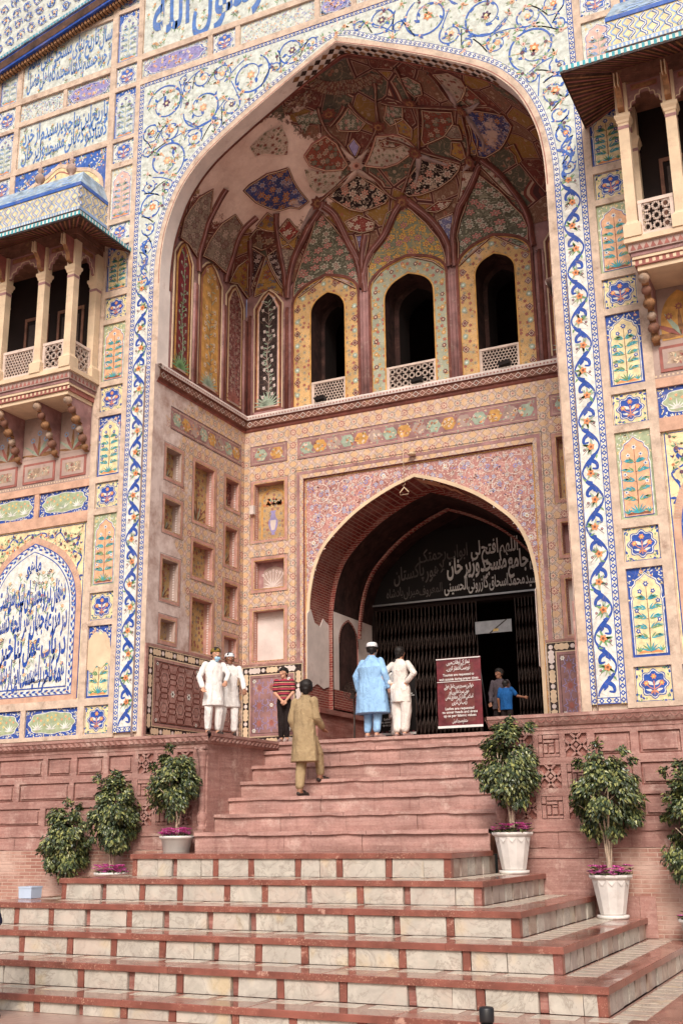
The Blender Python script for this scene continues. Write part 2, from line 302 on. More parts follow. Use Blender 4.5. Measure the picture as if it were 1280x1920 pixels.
# bare half-dome ground: painted brown-red on the right, lost to bare plaster on the left
def dome_ground():
    t = NT('dome_ground', 0.85, 0.2); v = t.coord(); x, y, z = t.sep(v)
    ce = t.vor(v, 1.55, 'F1'); ed = t.vor(v, 1.55, 'DISTANCE_TO_EDGE')['Distance']; cs = t.n.new('ShaderNodeSeparateColor'); t.l.new(ce['Color'], cs.inputs[0])
    a = t.mix(t.gt(cs.outputs[0], 0.45), (0.15, 0.045, 0.036), (0.20, 0.105, 0.07)); a = t.mix(t.gt(cs.outputs[1], 0.62), a, (0.095, 0.095, 0.07)); a = t.mix(t.gt(cs.outputs[2], 0.74), a, (0.27, 0.15, 0.045))
    fl = t.vor(v, 6.5, 'F1', 0.9); f2 = t.n.new('ShaderNodeSeparateColor'); t.l.new(fl['Color'], f2.inputs[0])
    a = t.mix(t.mul(t.lt(fl['Distance'], 0.30), 0.8), a, t.mix(t.gt(f2.outputs[0], 0.5), (0.40, 0.30, 0.22), (0.32, 0.12, 0.08))); a = t.mix(t.lt(fl['Distance'], 0.10), a, (0.12, 0.05, 0.04))
    wv = t.ramp(t.absv(t.sub(t.fr(t.mul(t.noise(v, 5.0, 1, 0.4, dist=1.0), 5.0)), 0.5)), 0.10, 0.06); a = t.mix(t.mul(wv, 0.6), a, (0.34, 0.24, 0.17))
    a = t.mix(t.lt(ed, 0.060), a, (0.17, 0.05, 0.04)); a = t.mix(t.mul(t.lt(ed, 0.045), t.gt(ed, 0.030)), a, (0.44, 0.32, 0.24)); a = t.mix(t.lt(ed, 0.014), a, (0.07, 0.03, 0.03))
    crown_dark = t.mul(t.ramp(z, 15.9, 17.2), t.ramp(t.noise(v, 1.1, 5, 0.7), 0.35, 0.6)); a = t.mix(t.mul(crown_dark, 0.55), a, (0.06, 0.025, 0.022))  # darker in patches towards the crown
    bare = t.mix(t.ramp(t.noise(v, 1.6, 7, 0.7), 0.35, 0.7), (0.84, 0.68, 0.60), (0.60, 0.43, 0.37))
    dx = t.mul(t.sub(x, -2.35), 0.55); dy = t.mul(t.sub(y, 1.3), 0.55); dz = t.mul(t.sub(z, 15.75), 0.95)
    d = t.math('SQRT', t.add(t.add(t.mul(dx, dx), t.mul(dy, dy)), t.mul(dz, dz)))
    f = t.ramp(t.add(d, t.mul(t.sub(t.noise(v, 2.6, 9, 0.8), 0.5), 1.3)), 0.96, 0.90)
    t.col(t.mix(f, a, bare)); t.bump(t.add(t.noise(v, 6, 7, 0.75), t.mul(t.lt(ed, 0.05), 1.2)), 0.5, 0.05); MAT['dome_ground'] = t.m
dome_ground()
def ground_mat():
    t = NT('paving', 0.3, 0.5); v = t.coord(); x, y, z = t.sep(v)
    n = t.n.new('ShaderNodeTexBrick'); t.l.new(t.com(x, y, 0.0), n.inputs['Vector']); n.inputs['Scale'].default_value = 1
    n.inputs['Brick Width'].default_value = 0.23; n.inputs['Row Height'].default_value = 0.11; n.inputs['Mortar Size'].default_value = 0.006
    n.inputs['Color1'].default_value = (0.40, 0.26, 0.21, 1); n.inputs['Color2'].default_value = (0.33, 0.20, 0.16, 1); n.inputs['Mortar'].default_value = (0.22, 0.13, 0.10, 1)
    c = t.mix(t.mul(t.ramp(t.noise(v, 0.9, 6, 0.7), 0.4, 0.7), 0.5), n.outputs[0], (0.46, 0.36, 0.31))
    t.col(c); t.rough(t.add(0.12, t.mul(t.noise(v, 2.0, 4), 0.5))); t.bump(t.sub(t.noise(v, 8, 3), n.outputs['Fac']), 0.3, 0.01); MAT['paving'] = t.m
ground_mat()
def leafmat():
    t = NT('leaf', 0.33, 0.5); g = t.n.new('ShaderNodeNewGeometry'); r = g.outputs['Random Per Island']
    c = t.mix(t.ramp(r, 0.0, 0.7), (0.018, 0.034, 0.018), (0.085, 0.115, 0.045)); c = t.mix(t.ramp(r, 0.62, 1.0), c, (0.30, 0.31, 0.10))
    t.col(c); t.b.inputs['Transmission Weight'].default_value = 0.0; MAT['leaf'] = t.m
    t = NT('petal', 0.6, 0.3); g = t.n.new('ShaderNodeNewGeometry'); r = g.outputs['Random Per Island']
    t.col(t.mix(r, (0.62, 0.06, 0.30), (0.80, 0.25, 0.62))); MAT['petal'] = t.m
leafmat()
def cloth(name, c, amt=0.08, fold=0.5):
    t = NT(name, 0.85, 0.2); v = t.coord(); x, y, z = t.sep(v)
    f = t.noise(t.com(t.mul(x, 3.0), t.mul(y, 3.0), z), 4.0, 4, 0.55, dist=0.6)
    f2 = t.noise(v, 9.0, 3, 0.5, dist=1.5); t.col(t.mix(t.mul(t.ramp(f, 0.55, 0.35), 0.10), t.vary(c, amt, 6.0, v), tuple(q * 0.6 for q in c))); t.bump(t.add(f, t.mul(f2, 0.35)), 0.8, 0.05); MAT[name] = t.m
for n_, c_ in dict(cloth_white=(0.76, 0.74, 0.72), cloth_cream=(0.74, 0.69, 0.64), cloth_blue=(0.30, 0.52, 0.80), cloth_khaki=(0.36, 0.265, 0.15), cloth_black=(0.018, 0.012, 0.012),
                   cloth_navy=(0.020, 0.022, 0.055), cloth_teal=(0.012, 0.09, 0.28), cloth_grey=(0.075, 0.06, 0.07), cap_olive=(0.22, 0.15, 0.035), cap_white=(0.74, 0.75, 0.77), mask_blue=(0.35, 0.60, 0.80)).items(): cloth(n_, c_)
for n_, c_ in dict(skin_light=(0.55, 0.30, 0.20), skin_brown=(0.27, 0.125, 0.075), hair=(0.012, 0.009, 0.008), beard=(0.45, 0.44, 0.43), eye_white=(0.7, 0.68, 0.66), lip=(0.30, 0.10, 0.08), leather=(0.03, 0.02, 0.018), sandal=(0.30, 0.20, 0.19)).items():
    simple(n_, c_, 0.6, 0.06, 14, 0.05, 60, spec=0.35)
def striped():
    t = NT('cloth_striped', 0.85, 0.2); x, y, z = t.sep(t.coord())
    k = t.fr(t.div(z, 0.092)); c = t.mix(t.lt(k, 0.42), (0.022, 0.012, 0.014), (0.34, 0.040, 0.070)); c = t.mix(t.mul(t.gt(k, 0.55), t.lt(k, 0.68)), c, (0.62, 0.36, 0.22))
    t.col(c); MAT['cloth_striped'] = t.m
striped()
# ------------------------------------------------------------------ mesh helpers
R = random.Random(7)
def link(name, me, parent=None):
    o = bpy.data.objects.new(name, me); COL.objects.link(o)
    if parent is not None: o.parent = parent
    return o
def thing(name, label, cat, group=None):
    o = bpy.data.objects.new(name, None); COL.objects.link(o); o['label'] = label; o['category'] = cat
    o.empty_display_size = 0.2
    if group: o['group'] = group
    return o
def tag(o, label, cat, group=None):
    o['label'] = label; o['category'] = cat
    if group: o['group'] = group
    return o
def copy_tree(o, parent=None):
    c = o.copy(); COL.objects.link(c); c.parent = parent
    for ch in list(o.children): copy_tree(ch, c)
    return c
# frames turn (u, v, w) into the world: u along the wall, v up, w out of the wall towards the viewer
def FRONT(Y): return lambda u, v, w: (u, Y - w, v)
def SIDE(X, s=1): return lambda u, v, w: (X + s * w, u, v)       # wall at x = X facing +x (s=1) or -x (s=-1)
def FLAT(u, v, w): return (u, v, w)
class MB:
    def __init__(s, frame=None, o=(0, 0)):
        s.v = []; s.f = []; s.m = []; s.mats = []; s.fr = frame or FLAT; s.uv = {}; s.o = o; s.sm = []
    def mi(s, mat):
        if mat not in s.mats: s.mats.append(mat)
        return s.mats.index(mat)
    def P(s, u, v, w=0.0): s.v.append(s.fr(u + s.o[0], v + s.o[1], w)); return len(s.v) - 1
    def F(s, idx, mat, smooth=False): s.f.append(idx); s.m.append(s.mi(mat)); s.sm.append(smooth)
    def poly(s, pts, mat, w=0.0, depth=0.0):
        """flat outline lying w in front of the wall; with depth it has sides running back"""
        a = [s.P(p[0], p[1], w) for p in pts]
        if len(a) > 4:
            tr = tessellate_polygon([[Vector((p[0], p[1], 0)) for p in pts]])
            for t in tr: s.F([a[i] for i in t], mat)
        else: s.F(a, mat)
        if depth:
            b = [s.P(p[0], p[1], w - depth) for p in pts]; n = len(a)
            for i in range(n): s.F([a[i], a[(i + 1) % n], b[(i + 1) % n], b[i]], mat)
    def rect(s, u0, v0, u1, v1, mat, w=0.0, depth=0.0): s.poly([(u0, v0), (u1, v0), (u1, v1), (u0, v1)], mat, w, depth)
    def holed(s, outer, holes, mat, w=0.0, reveal=0.0, rmat=None):
        """a wall face with openings; reveals run back from each opening"""
        loops = [outer] + holes; flat = [p for l in loops for p in l]
        idx = [s.P(p[0], p[1], w) for p in flat]
        for t in tessellate_polygon([[Vector((p[0], p[1], 0)) for p in l] for l in loops]): s.F([idx[i] for i in t], mat)
        if reveal:
            for h in holes: s.reveal(h, rmat or mat, w, reveal)
    def reveal(s, h, mat, w, depth, closed=True, smooth=False):
        a = [s.P(p[0], p[1], w) for p in h]; b = [s.P(p[0], p[1], w - depth) for p in h]; n = len(h)
        for i in range(n if closed else n - 1): s.F([a[i], a[(i + 1) % n], b[(i + 1) % n], b[i]], mat, smooth)
    def stroke(s, pts, wd, mat, w=0.0, closed=False, depth=0.0):
        """ribbon along a polyline; wd a number or a list of widths"""
        n = len(pts)
        if n < 2: return
        L = []; Rr = []
        for i, p in enumerate(pts):
            a = pts[(i - 1) % n] if (closed or i > 0) else p; b = pts[(i + 1) % n] if (closed or i < n - 1) else p
            dx, dy = b[0] - a[0], b[1] - a[1]; l = hypot(dx, dy) or 1; nx, ny = -dy / l, dx / l
            h = (wd[i] if isinstance(wd, (list, tuple)) else wd) / 2
            L.append(s.P(p[0] + nx * h, p[1] + ny * h, w)); Rr.append(s.P(p[0] - nx * h, p[1] - ny * h, w))
        for i in range(n if closed else n - 1):
            j = (i + 1) % n; s.F([L[i], Rr[i], Rr[j], L[j]], mat)
        if depth:
            k = len(s.v); off = {}
            for q in L + Rr:
                off[q] = len(s.v); x = s.v[q]; 
                base = s.fr(0, 0, 0); d = s.fr(0, 0, -depth); s.v.append((x[0] + d[0] - base[0], x[1] + d[1] - base[1], x[2] + d[2] - base[2]))
            for i in range(n if closed else n - 1):
                j = (i + 1) % n; s.F([L[i], L[j], off[L[j]], off[L[i]]], mat); s.F([Rr[j], Rr[i], off[Rr[i]], off[Rr[j]]], mat)
    def disk(s, x, y, r, mat, w=0.0, n=8, ph=0.0): s.F([s.P(x + r * cos(ph + 2 * pi * k / n), y + r * sin(ph + 2 * pi * k / n), w) for k in range(n)], mat)
    def flower(s, x, y, r, pet, mid, w=0.0, n=6, ring=None, ph=0.0):
        if ring: s.flower(x, y, r * 1.22, ring, ring, w, n, None, ph); w += 0.001
        m_ = n * 4; c = s.P(x, y, w)
        a = [s.P(x + r * (0.80 + 0.2 * cos(n * t)) * cos(t + ph), y + r * (0.80 + 0.2 * cos(n * t)) * sin(t + ph), w) for t in [2 * pi * k / m_ for k in range(m_)]]
        for k in range(m_): s.F([c, a[k], a[(k + 1) % m_]], pet)
        s.disk(x, y, r * 0.36, mid, w + 0.001, 6)
    def leaf(s, x, y, ang, ln, wd, mat, w=0.0, bend=0.0):
        c, n = cos(ang), sin(ang); P_ = lambda a, b: s.P(x + c * a - n * b, y + n * a + c * b, w)
        s.F([P_(0, 0), P_(ln * .35, wd * .5 + bend * ln * .1), P_(ln * .75, wd * .38 + bend * ln * .22), P_(ln, bend * ln * .35), P_(ln * .7, -wd * .25 + bend * ln * .16), P_(ln * .35, -wd * .5 + bend * ln * .05)], mat)
    def box(s, u0, v0, w0, u1, v1, w1, mat):
        p = [s.P(a, b, c) for c in (w0, w1) for b in (v0, v1) for a in (u0, u1)]
        for q in ((0, 1, 3, 2), (4, 6, 7, 5), (0, 4, 5, 1), (2, 3, 7, 6), (0, 2, 6, 4), (1, 5, 7, 3)): s.F([p[i] for i in q], mat)
    def loft(s, rings, mat, closed=True, cap=False, smooth=True):
        """rings: lists of equal numbers of 3D points (u, v, w)"""
        idx = [[s.P(*p) for p in r] for r in rings]; n = len(rings[0])
        for a, b in zip(idx, idx[1:]):
            for i in range(n if closed else n - 1): s.F([a[i], a[(i + 1) % n], b[(i + 1) % n], b[i]], mat, smooth)
        if cap: s.F(idx[0][::-1], mat); s.F(idx[-1], mat)
    def lathe(s, cx, cy, prof, mat, n=16, a0=0.0, a1=2 * pi, smooth=True, cap=True):
        """profile of (radius, height); axis along z of FLAT frame"""
        full = abs(a1 - a0 - 2 * pi) < 1e-6; k = n if full else n + 1
        rings = [[(cx + r * cos(a0 + (a1 - a0) * i / n), cy + r * sin(a0 + (a1 - a0) * i / n), z) for i in range(k)] for r, z in prof]
        s.loft(rings, mat, full, cap and full, smooth)
    def tube(s, pts, rad, mat, n=6):
        rings = []
        for i, p in enumerate(pts):
            p = Vector(p); a = Vector(pts[max(0, i - 1)]); b = Vector(pts[min(len(pts) - 1, i + 1)]); d = (b - a).normalized()
            x = d.orthogonal().normalized(); 
            if i and abs(d.z) < 0.99: x = d.cross(Vector((0, 0, 1))).normalized()
            elif abs(d.z) < 0.99: x = d.cross(Vector((0, 0, 1))).normalized()
            y = d.cross(x); r = rad[i] if isinstance(rad, (list, tuple)) else rad
            rings.append([tuple(p + x * r * cos(2 * pi * k / n) + y * r * sin(2 * pi * k / n)) for k in range(n)])
        s.loft(rings, mat, True, True)
    def mesh(s, name):
        me = bpy.data.meshes.new(name); me.from_pydata(s.v, [], s.f)
        for q in s.mats: me.materials.append(MAT[q])
        me.polygons.foreach_set('material_index', s.m); me.polygons.foreach_set('use_smooth', s.sm); me.update(); return me
    def obj(s, name, parent=None): return link(name, s.mesh(name), parent)
def place(name, me, parent, u, v, Y=0.0, flip=False):
    """hang a shared flat mesh (drawn in x/y, z outwards) on a wall facing -y"""
    o = link(name, me, parent); o.matrix_basis = Matrix.Translation((u, Y, v)) @ Matrix.Rotation(pi / 2, 4, 'X')
    if flip: o.matrix_basis = o.matrix_basis @ Matrix.Scale(-1, 4, (1, 0, 0))
    return o
def arc(cx, cy, r, a0, a1, n=12, ry=None):
    ry = ry or r; return [(cx + r * cos(a0 + (a1 - a0) * k / n), cy + ry * sin(a0 + (a1 - a0) * k / n)) for k in range(n + 1)]
def smooth_path(pts, k=6, closed=False):
    """Catmull-Rom through the points"""
    n = len(pts); out = []
    for i in range(n if closed else n - 1):
        g = lambda j: pts[j % n] if closed else pts[max(0, min(n - 1, j))]
        p0, p1, p2, p3 = g(i - 1), g(i), g(i + 1), g(i + 2)
        for q in range(k):
            t = q / k; out.append(tuple(0.5 * (2 * b + (c - a) * t + (2 * a - 5 * b + 4 * c - d) * t * t + (3 * b - a - 3 * c + d) * t ** 3) for a, b, c, d in zip(p0, p1, p2, p3)))
    if not closed: out.append(pts[-1])
    return out
def four_centred(x0, v0, x1, apex, k=5, flat=0.0):
    """half profile of a pointed arch from spring (x0,v0) up to the apex (0-side), symmetric outline returned left to right"""
    cx = (x0 + x1) / 2; hw = (x1 - x0) / 2; h = apex - v0
    half = [(1, 0), (0.985, 0.17), (0.93, 0.36), (0.82, 0.54), (0.62, 0.73), (0.34, 0.88), (0, 1)]
    L = smooth_path([(cx - hw * a, v0 + h * b) for a, b in half], k)
    return L + [(2 * cx - x, y) for x, y in reversed(L[:-1])]
def inside(x, y, poly):
    c = False; n = len(poly); j = n - 1
    for i in range(n):
        xi, yi = poly[i]; xj, yj = poly[j]
        if (yi > y) != (yj > y) and x < (xj - xi) * (y - yi) / (yj - yi) + xi: c = not c
        j = i
    return c

# ------------------------------------------------------------------ Arabic lettering: joins letters with the presentation forms
AR = {}
for ch, iso, n in [('ا', 0xFE8D, 2), ('آ', 0xFE81, 2), ('ب', 0xFE8F, 4), ('پ', 0xFB56, 4), ('ت', 0xFE95, 4), ('ث', 0xFE99, 4), ('ج', 0xFE9D, 4), ('چ', 0xFB7A, 4), ('ح', 0xFEA1, 4), ('خ', 0xFEA5, 4),
                   ('د', 0xFEA9, 2), ('ذ', 0xFEAB, 2), ('ر', 0xFEAD, 2), ('ز', 0xFEAF, 2), ('س', 0xFEB1, 4), ('ش', 0xFEB5, 4), ('ص', 0xFEB9, 4), ('ض', 0xFEBD, 4), ('ط', 0xFEC1, 4), ('ظ', 0xFEC5, 4),
                   ('ع', 0xFEC9, 4), ('غ', 0xFECD, 4), ('ف', 0xFED1, 4), ('ق', 0xFED5, 4), ('ک', 0xFB8E, 4), ('ك', 0xFED9, 4), ('گ', 0xFB92, 4), ('ل', 0xFEDD, 4), ('م', 0xFEE1, 4), ('ن', 0xFEE5, 4),
                   ('و', 0xFEED, 2), ('ہ', 0xFEE9, 4), ('ه', 0xFEE9, 4), ('ی', 0xFBFC, 4), ('ي', 0xFEF1, 4), ('ے', 0xFBAE, 2), ('ئ', 0xFE89, 4), ('ں', 0xFB9E, 2), ('ڈ', 0xFB88, 2), ('ھ', 0xFBAA, 4), ('ڑ', 0xFB8C, 2), ('ٹ', 0xFB66, 4)]:
    AR[ch] = (iso, n)
def shape(word):
    out = []
    word = word.replace('لا', '\u0001')
    for i, ch in enumerate(word):
        if ch == '\u0001': iso, n = 0xFEFB, 2
        elif ch in AR: iso, n = AR[ch]
        else: out.append(ch); continue
        prev = word[i - 1] if i else ' '; nxt = word[i + 1] if i + 1 < len(word) else ' '
        pj = prev in AR and AR[prev][1] == 4; nj = (nxt in AR or nxt == '\u0001') and n == 4
        # order in the block: isolated, final, initial, medial
        out.append(chr(iso + (3 if pj and nj else 1 if pj else 2 if nj else 0)))
    return ''.join(reversed(out))
_TC = {}
def text_mesh(body, bold=0.0):
    key = (body, bold)
    if key not in _TC:
        cu = bpy.data.curves.new('lettering', 'FONT'); cu.body = body; cu.size = 1.0; cu.resolution_u = 3; cu.offset = bold
        o = bpy.data.objects.new('lettering', cu); COL.objects.link(o); bpy.context.view_layer.update()
        me = bpy.data.meshes.new_from_object(o.evaluated_get(bpy.context.evaluated_depsgraph_get()))
        vs_ = [(v.co.x, v.co.y) for v in me.vertices]; fs = [list(p.vertices) for p in me.polygons]
        bpy.data.objects.remove(o); bpy.data.meshes.remove(me); bpy.data.curves.remove(cu); _TC[key] = (vs_, fs)
    return _TC[key]
def write_ar(mb, text, u0, v0, u1, h, mat, w, bold=0.012, slope=0.22, stretch=1.0, wave=0.0):
    """a line of hanging-style script between u0 and u1: every word slants down to its left and steps over the next"""
    words_ = [shape(x) for x in text.split()]; ms = [text_mesh(x, bold) for x in words_]
    ws = []
    for vs_, fs in ms:
        xs = [p[0] for p in vs_] or [0, 0.1]; ws.append((min(xs), max(xs)))
    total = sum(b - a for a, b in ws) + 0.10 * (len(ws) - 1); sx = (u1 - u0) / total; x = u1
    sy = h
    for i, ((vs_, fs), (a, b)) in enumerate(zip(ms, ws)):
        wd = (b - a) * sx; x0 = x - wd; idx = []
        for px, py in vs_:
            q = (px - a) * sx; idx.append(mb.P(x0 + q, v0 + py * sy + (q - wd / 2) * slope + wave * (1 if i % 2 else -1), w))
        for f in fs: mb.F([idx[k] for k in f], mat)
        x = x0 - 0.10 * sx
def write_latin(mb, text, cx, v, size, mat, w, wmax=None, bold=0.012):
    vs_, fs = text_mesh(text, bold); xs = [p[0] for p in vs_]; a, b = min(xs), max(xs); s = size; k = s
    if wmax: k = min(s, wmax / (b - a))
    idx = [mb.P(cx + (px - (a + b) / 2) * k, v + py * s, w) for px, py in vs_]
    for f in fs: mb.F([idx[q] for q in f], mat)
# ------------------------------------------------------------------ glazed tile panels, drawn once and shared
def star_outline(cx, cy, r, n=8, k=0.2, ph=0.0, sx=1.0, m=5):
    N = n * m; return [(cx + sx * r * (1 - k + k * abs(cos(n * t / 2 + 0)) ** 1.4) * cos(t + ph), cy + r * (1 - k + k * abs(cos(n * t / 2)) ** 1.4) * sin(t + ph)) for t in [2 * pi * i / N for i in range(N)]]
def scatter_leaves(mb, poly, mats, n, ln, w, seed=1, avoid=None):
    r = random.Random(seed); xs = [p[0] for p in poly]; ys = [p[1] for p in poly]; k = 0; tries = 0
    while k < n and tries < n * 20:
        tries += 1; x = r.uniform(min(xs), max(xs)); y = r.uniform(min(ys), max(ys))
        if not inside(x, y, poly) or (avoid and avoid(x, y)): continue
        mb.leaf(x, y, r.uniform(0, 6.28), ln * r.uniform(.7, 1.2), ln * 0.42, r.choice(mats), w, r.uniform(-1, 1)); k += 1
def small_panel(W, H, seed, pale=False):
    mb = MB(); blue = 'blue' if pale else 'cobalt'; g = 'white' if pale else 'pale_yellow'
    mb.rect(-W / 2, -H / 2, W / 2, H / 2, g, 0, 0.03)
    mb.stroke([(-W / 2 + .015, -H / 2 + .015), (W / 2 - .015, -H / 2 + .015), (W / 2 - .015, H / 2 - .015), (-W / 2 + .015, H / 2 - .015)], 0.014, blue, 0.002, True)
    r = random.Random(seed)
    for sx in (-1, 1):
        for sy in (-1, 1):
            for a, b, l in ((.78, .78, .07), (.55, .86, .06), (.86, .55, .06), (.9, .9, .04)):
                mb.leaf(sx * W / 2 * a, sy * H / 2 * b, r.uniform(0, 6.3), l, .035, blue, .003, .5)
                mb.leaf(sx * W / 2 * (a - .08), sy * H / 2 * (b + .02), r.uniform(0, 6.3), l * .8, .022, 'green', .004, .5)
    rr = min(W, H) * 0.43
    mb.poly(star_outline(0, 0, rr, 8, .22), blue, .004); mb.poly(star_outline(0, 0, rr * .93, 8, .22), 'white', .005); mb.poly(star_outline(0, 0, rr * .86, 8, .22), blue, .006)
    mb.stroke([(0, -rr * .7), (0, rr * .2)], .014, 'orange', .007)
    for sx in (-1, 1):
        mb.stroke(smooth_path([(0, -rr * .35), (sx * rr * .3, -rr * .2), (sx * rr * .45, rr * .0)], 4), .011, 'orange', .007)
        mb.leaf(sx * .01, -rr * .1, pi / 2 - sx * .8, rr * .55, rr * .24, 'white', .008, -sx * .4)
        mb.leaf(sx * .02, -rr * .45, pi / 2 - sx * 1.5, rr * .5, rr * .18, 'white', .008, sx * .5)
        mb.leaf(sx * .01, -rr * .4, -pi / 2 + sx * .7, rr * .32, rr * .16, 'orange', .008)
        mb.flower(sx * rr * .5, rr * .05, rr * .20, 'orange' if not pale else 'peach', 'yellow', .009, 6)
    mb.flower(0, rr * .48, rr * .20, 'orange' if not pale else 'peach', 'yellow', .009, 6)
    return mb.mesh('tile_panel')
def arch_field(W, H):
    a, b = W * .40, H
    pts = [(-a, -b * .47), (-a, b * .12), (-a * .92, b * .16), (-a * .99, b * .20), (-a * .95, b * .27), (-a * .72, b * .31), (-a * .66, b * .35), (-a * .3, b * .385), (0, b * .43)]
    p = smooth_path(pts[1:], 3); L = [pts[0]] + p
    return L + [(-x, y) for x, y in reversed(L[:-1])]
def tall_panel(W, H, kind, seed):
    """kind: 'yellow' blue-ground panel, 'orange' sage-ground panel, 'pale' the bleached upper ones"""
    mb = MB(); r = random.Random(seed)
    ground = {'yellow': 'cobalt', 'orange': 'sage', 'pale': 'blue', 'paleo': 'mint'}[kind]; field = {'yellow': 'pale_yellow', 'orange': 'peach', 'pale': 'mint', 'paleo': 'pale_pink'}[kind]
    mb.rect(-W / 2, -H / 2, W / 2, H / 2, ground, 0, .03)
    A = arch_field(W, H); rect_ = [(-W / 2, -H / 2), (W / 2, -H / 2), (W / 2, H / 2), (-W / 2, H / 2)]
    scatter_leaves(mb, [(-W / 2 + .03, 0), (W / 2 - .03, 0), (W / 2 - .03, H / 2 - .03), (-W / 2 + .03, H / 2 - .03)], ['white', 'pale_yellow' if kind != 'pale' else 'white'], 55, .055, .002, seed, lambda x, y: inside(x, y, A))
    for k in range(9):
        x, y = r.uniform(-W * .44, W * .44), r.uniform(H * .15, H * .46)
        if not inside(x, y, A): mb.flower(x, y, .028, 'orange' if kind == 'yellow' else 'yellow', 'white', .004, 5)
    sc_ = lambda k_: [(x * k_, y * (1 - (1 - k_) * .4)) for x, y in A]
    mb.stroke([(x * 1.06, y * 1.005 + .012) for x, y in A], .018, 'white', .005, True)
    mb.poly(sc_(1.03), 'cobalt' if 'pale' not in kind else 'blue', .006); mb.poly(sc_(.985), field, .007)
    stem = 'brown' if kind in ('yellow', 'orange') else 'grey_green'; lf = ['turquoise', 'turquoise', 'green'] if 'pale' not in kind else ['grey_green', 'pale_blue']
    fl = {'yellow': ('cobalt', 'white'), 'orange': ('white', 'cobalt'), 'pale': ('blue', 'peach'), 'paleo': ('white', 'blue')}[kind]
    yb = -H * .45
    mb.poly(arc(0, yb - .01, W * .34, 0, pi, 8, .05) , 'orange' if kind != 'orange' else 'brown', .008)
    top = H * .30
    mb.stroke([(0, yb), (.006, -H * .1), (0, top)], [.018, .013, .008], stem, .009)
    n = 5; 
    for i in range(n):
        y = yb + (top - yb) * (.20 + .72 * i / n)
        for sx in (-1, 1):
            k = (W * .30) * (1.0 if i < n - 1 else .6); dy = H * (.085 + .02 * r.random())
            if (i + (sx > 0)) % 2 == 0 or i == n - 1:
                mb.stroke(smooth_path([(0, y), (sx * k * .5, y + dy * .35), (sx * k, y + dy)], 3), .009, stem, .009)
                mb.flower(sx * k, y + dy, W * .072, fl[0], fl[1], .011, 5, None, r.random() * 6)
            for q in range(3):
                t = .15 + q * .28; mb.leaf(sx * k * t, y + dy * t * .6, pi / 2 - sx * (.5 + .45 * q + .2 * r.random()), W * .20, W * .055, r.choice(lf), .010, -sx * .5)
                mb.leaf(sx * k * t, y + dy * t * .6, pi / 2 - sx * (1.7 + .2 * q), W * .17, W * .05, r.choice(lf), .010, sx * .5)
    mb.flower(0, top + .02, W * .085, fl[0], fl[1], .011, 6)
    for k in range(7):
        a = pi / 2 + (k - 3) * .36; mb.leaf(0, yb + .01, a, H * .12, W * .05, r.choice(lf), .0105, (k - 3) * .12)
    for sx in (-1, 1):
        for k in range(4): mb.leaf(sx * W * .30, yb + .01, pi / 2 + (k - 1.5) * .5, H * .07, W * .04, r.choice(lf + ['green']), .0105)
    return mb.mesh('tile_panel')
def cartouche(W, H, cx=0, k=1.0):
    a, b = W * .44 * k, H * .40 * (k if k > .97 else k * .97)
    pts = []
    for t, r_ in [(0, 1), (18, .93), (30, .985), (45, .99), (62, .99), (75, .92), (90, .96)]:
        pts.append((t, r_))
    full = []
    for i in range(48):
        t = 2 * pi * i / 48; e = (abs(cos(t)) ** 2.6 + abs(sin(t)) ** 2.6) ** (-1 / 2.6); wob = 1 + .055 * cos(8 * t)
        full.append((cx + a * e * cos(t) * wob, b * e * sin(t) * wob))
    return full
def wide_panel(W, H, kind, seed):
    mb = MB(); r = random.Random(seed)
    if kind == 'green': g, b, f, st = 'cobalt', 'white', 'sage', 'white'
    else: g, b, f, st = 'mint', 'pale_yellow', 'lilac' if kind == 'lilac' else 'mint', 'peach'
    mb.rect(-W / 2, -H / 2, W / 2, H / 2, g, 0, .03)
    C0 = cartouche(W, H, 0, 1.0)
    scatter_leaves(mb, [(-W / 2 + .02, -H / 2 + .02), (W / 2 - .02, -H / 2 + .02), (W / 2 - .02, H / 2 - .02), (-W / 2 + .02, H / 2 - .02)], ['white', 'white', 'pale_yellow'] if kind == 'green' else ['pale_blue', 'lilac', 'grey_green', 'peach'], 110 if kind == 'green' else 260, .055, .002, seed, (lambda x, y: inside(x, y, C0)) if kind != 'net' else None)
    if kind == 'net': return mb.mesh('tile_panel')
    mb.poly(cartouche(W, H, 0, 1.03), 'cobalt' if kind == 'green' else 'blue', .003); mb.poly(cartouche(W, H, 0, .99), 'white', .004); mb.poly(cartouche(W, H, 0, .955), f, .005)
    if kind == 'green':
        for x in (-W * .27, 0, W * .27):
            for k in range(7): mb.leaf(x, -H * .24, pi / 2 + (k - 3) * .42, H * (.34 if k % 2 else .26), .026, 'white' if x else r.choice(['grey_green', 'white']), .007, (k - 3) * .15)
            for k in range(3): mb.flower(x + (k - 1) * .09, H * .10 + .05 * (k == 1), .030, 'yellow' if x == 0 else 'peach', 'orange', .009, 5)
        for x in (-.17, .17): mb.flower(x, -.03, .028, 'yellow', 'orange', .008, 5); mb.flower(x * .6, H * .26, .028, 'yellow', 'orange', .008, 5)
    else:
        for k in range(34): x, y = r.uniform(-W * .34, W * .34), r.uniform(-H * .27, H * .27); mb.flower(x, y, .034, r.choice(['peach', 'white', 'pale_pink', 'pale_yellow']), 'orange', .007, 5)
        scatter_leaves(mb, cartouche(W, H, 0, .9), ['cobalt', 'pale_blue'], 60, .05, .008, seed + 1)
    return mb.mesh('tile_panel')
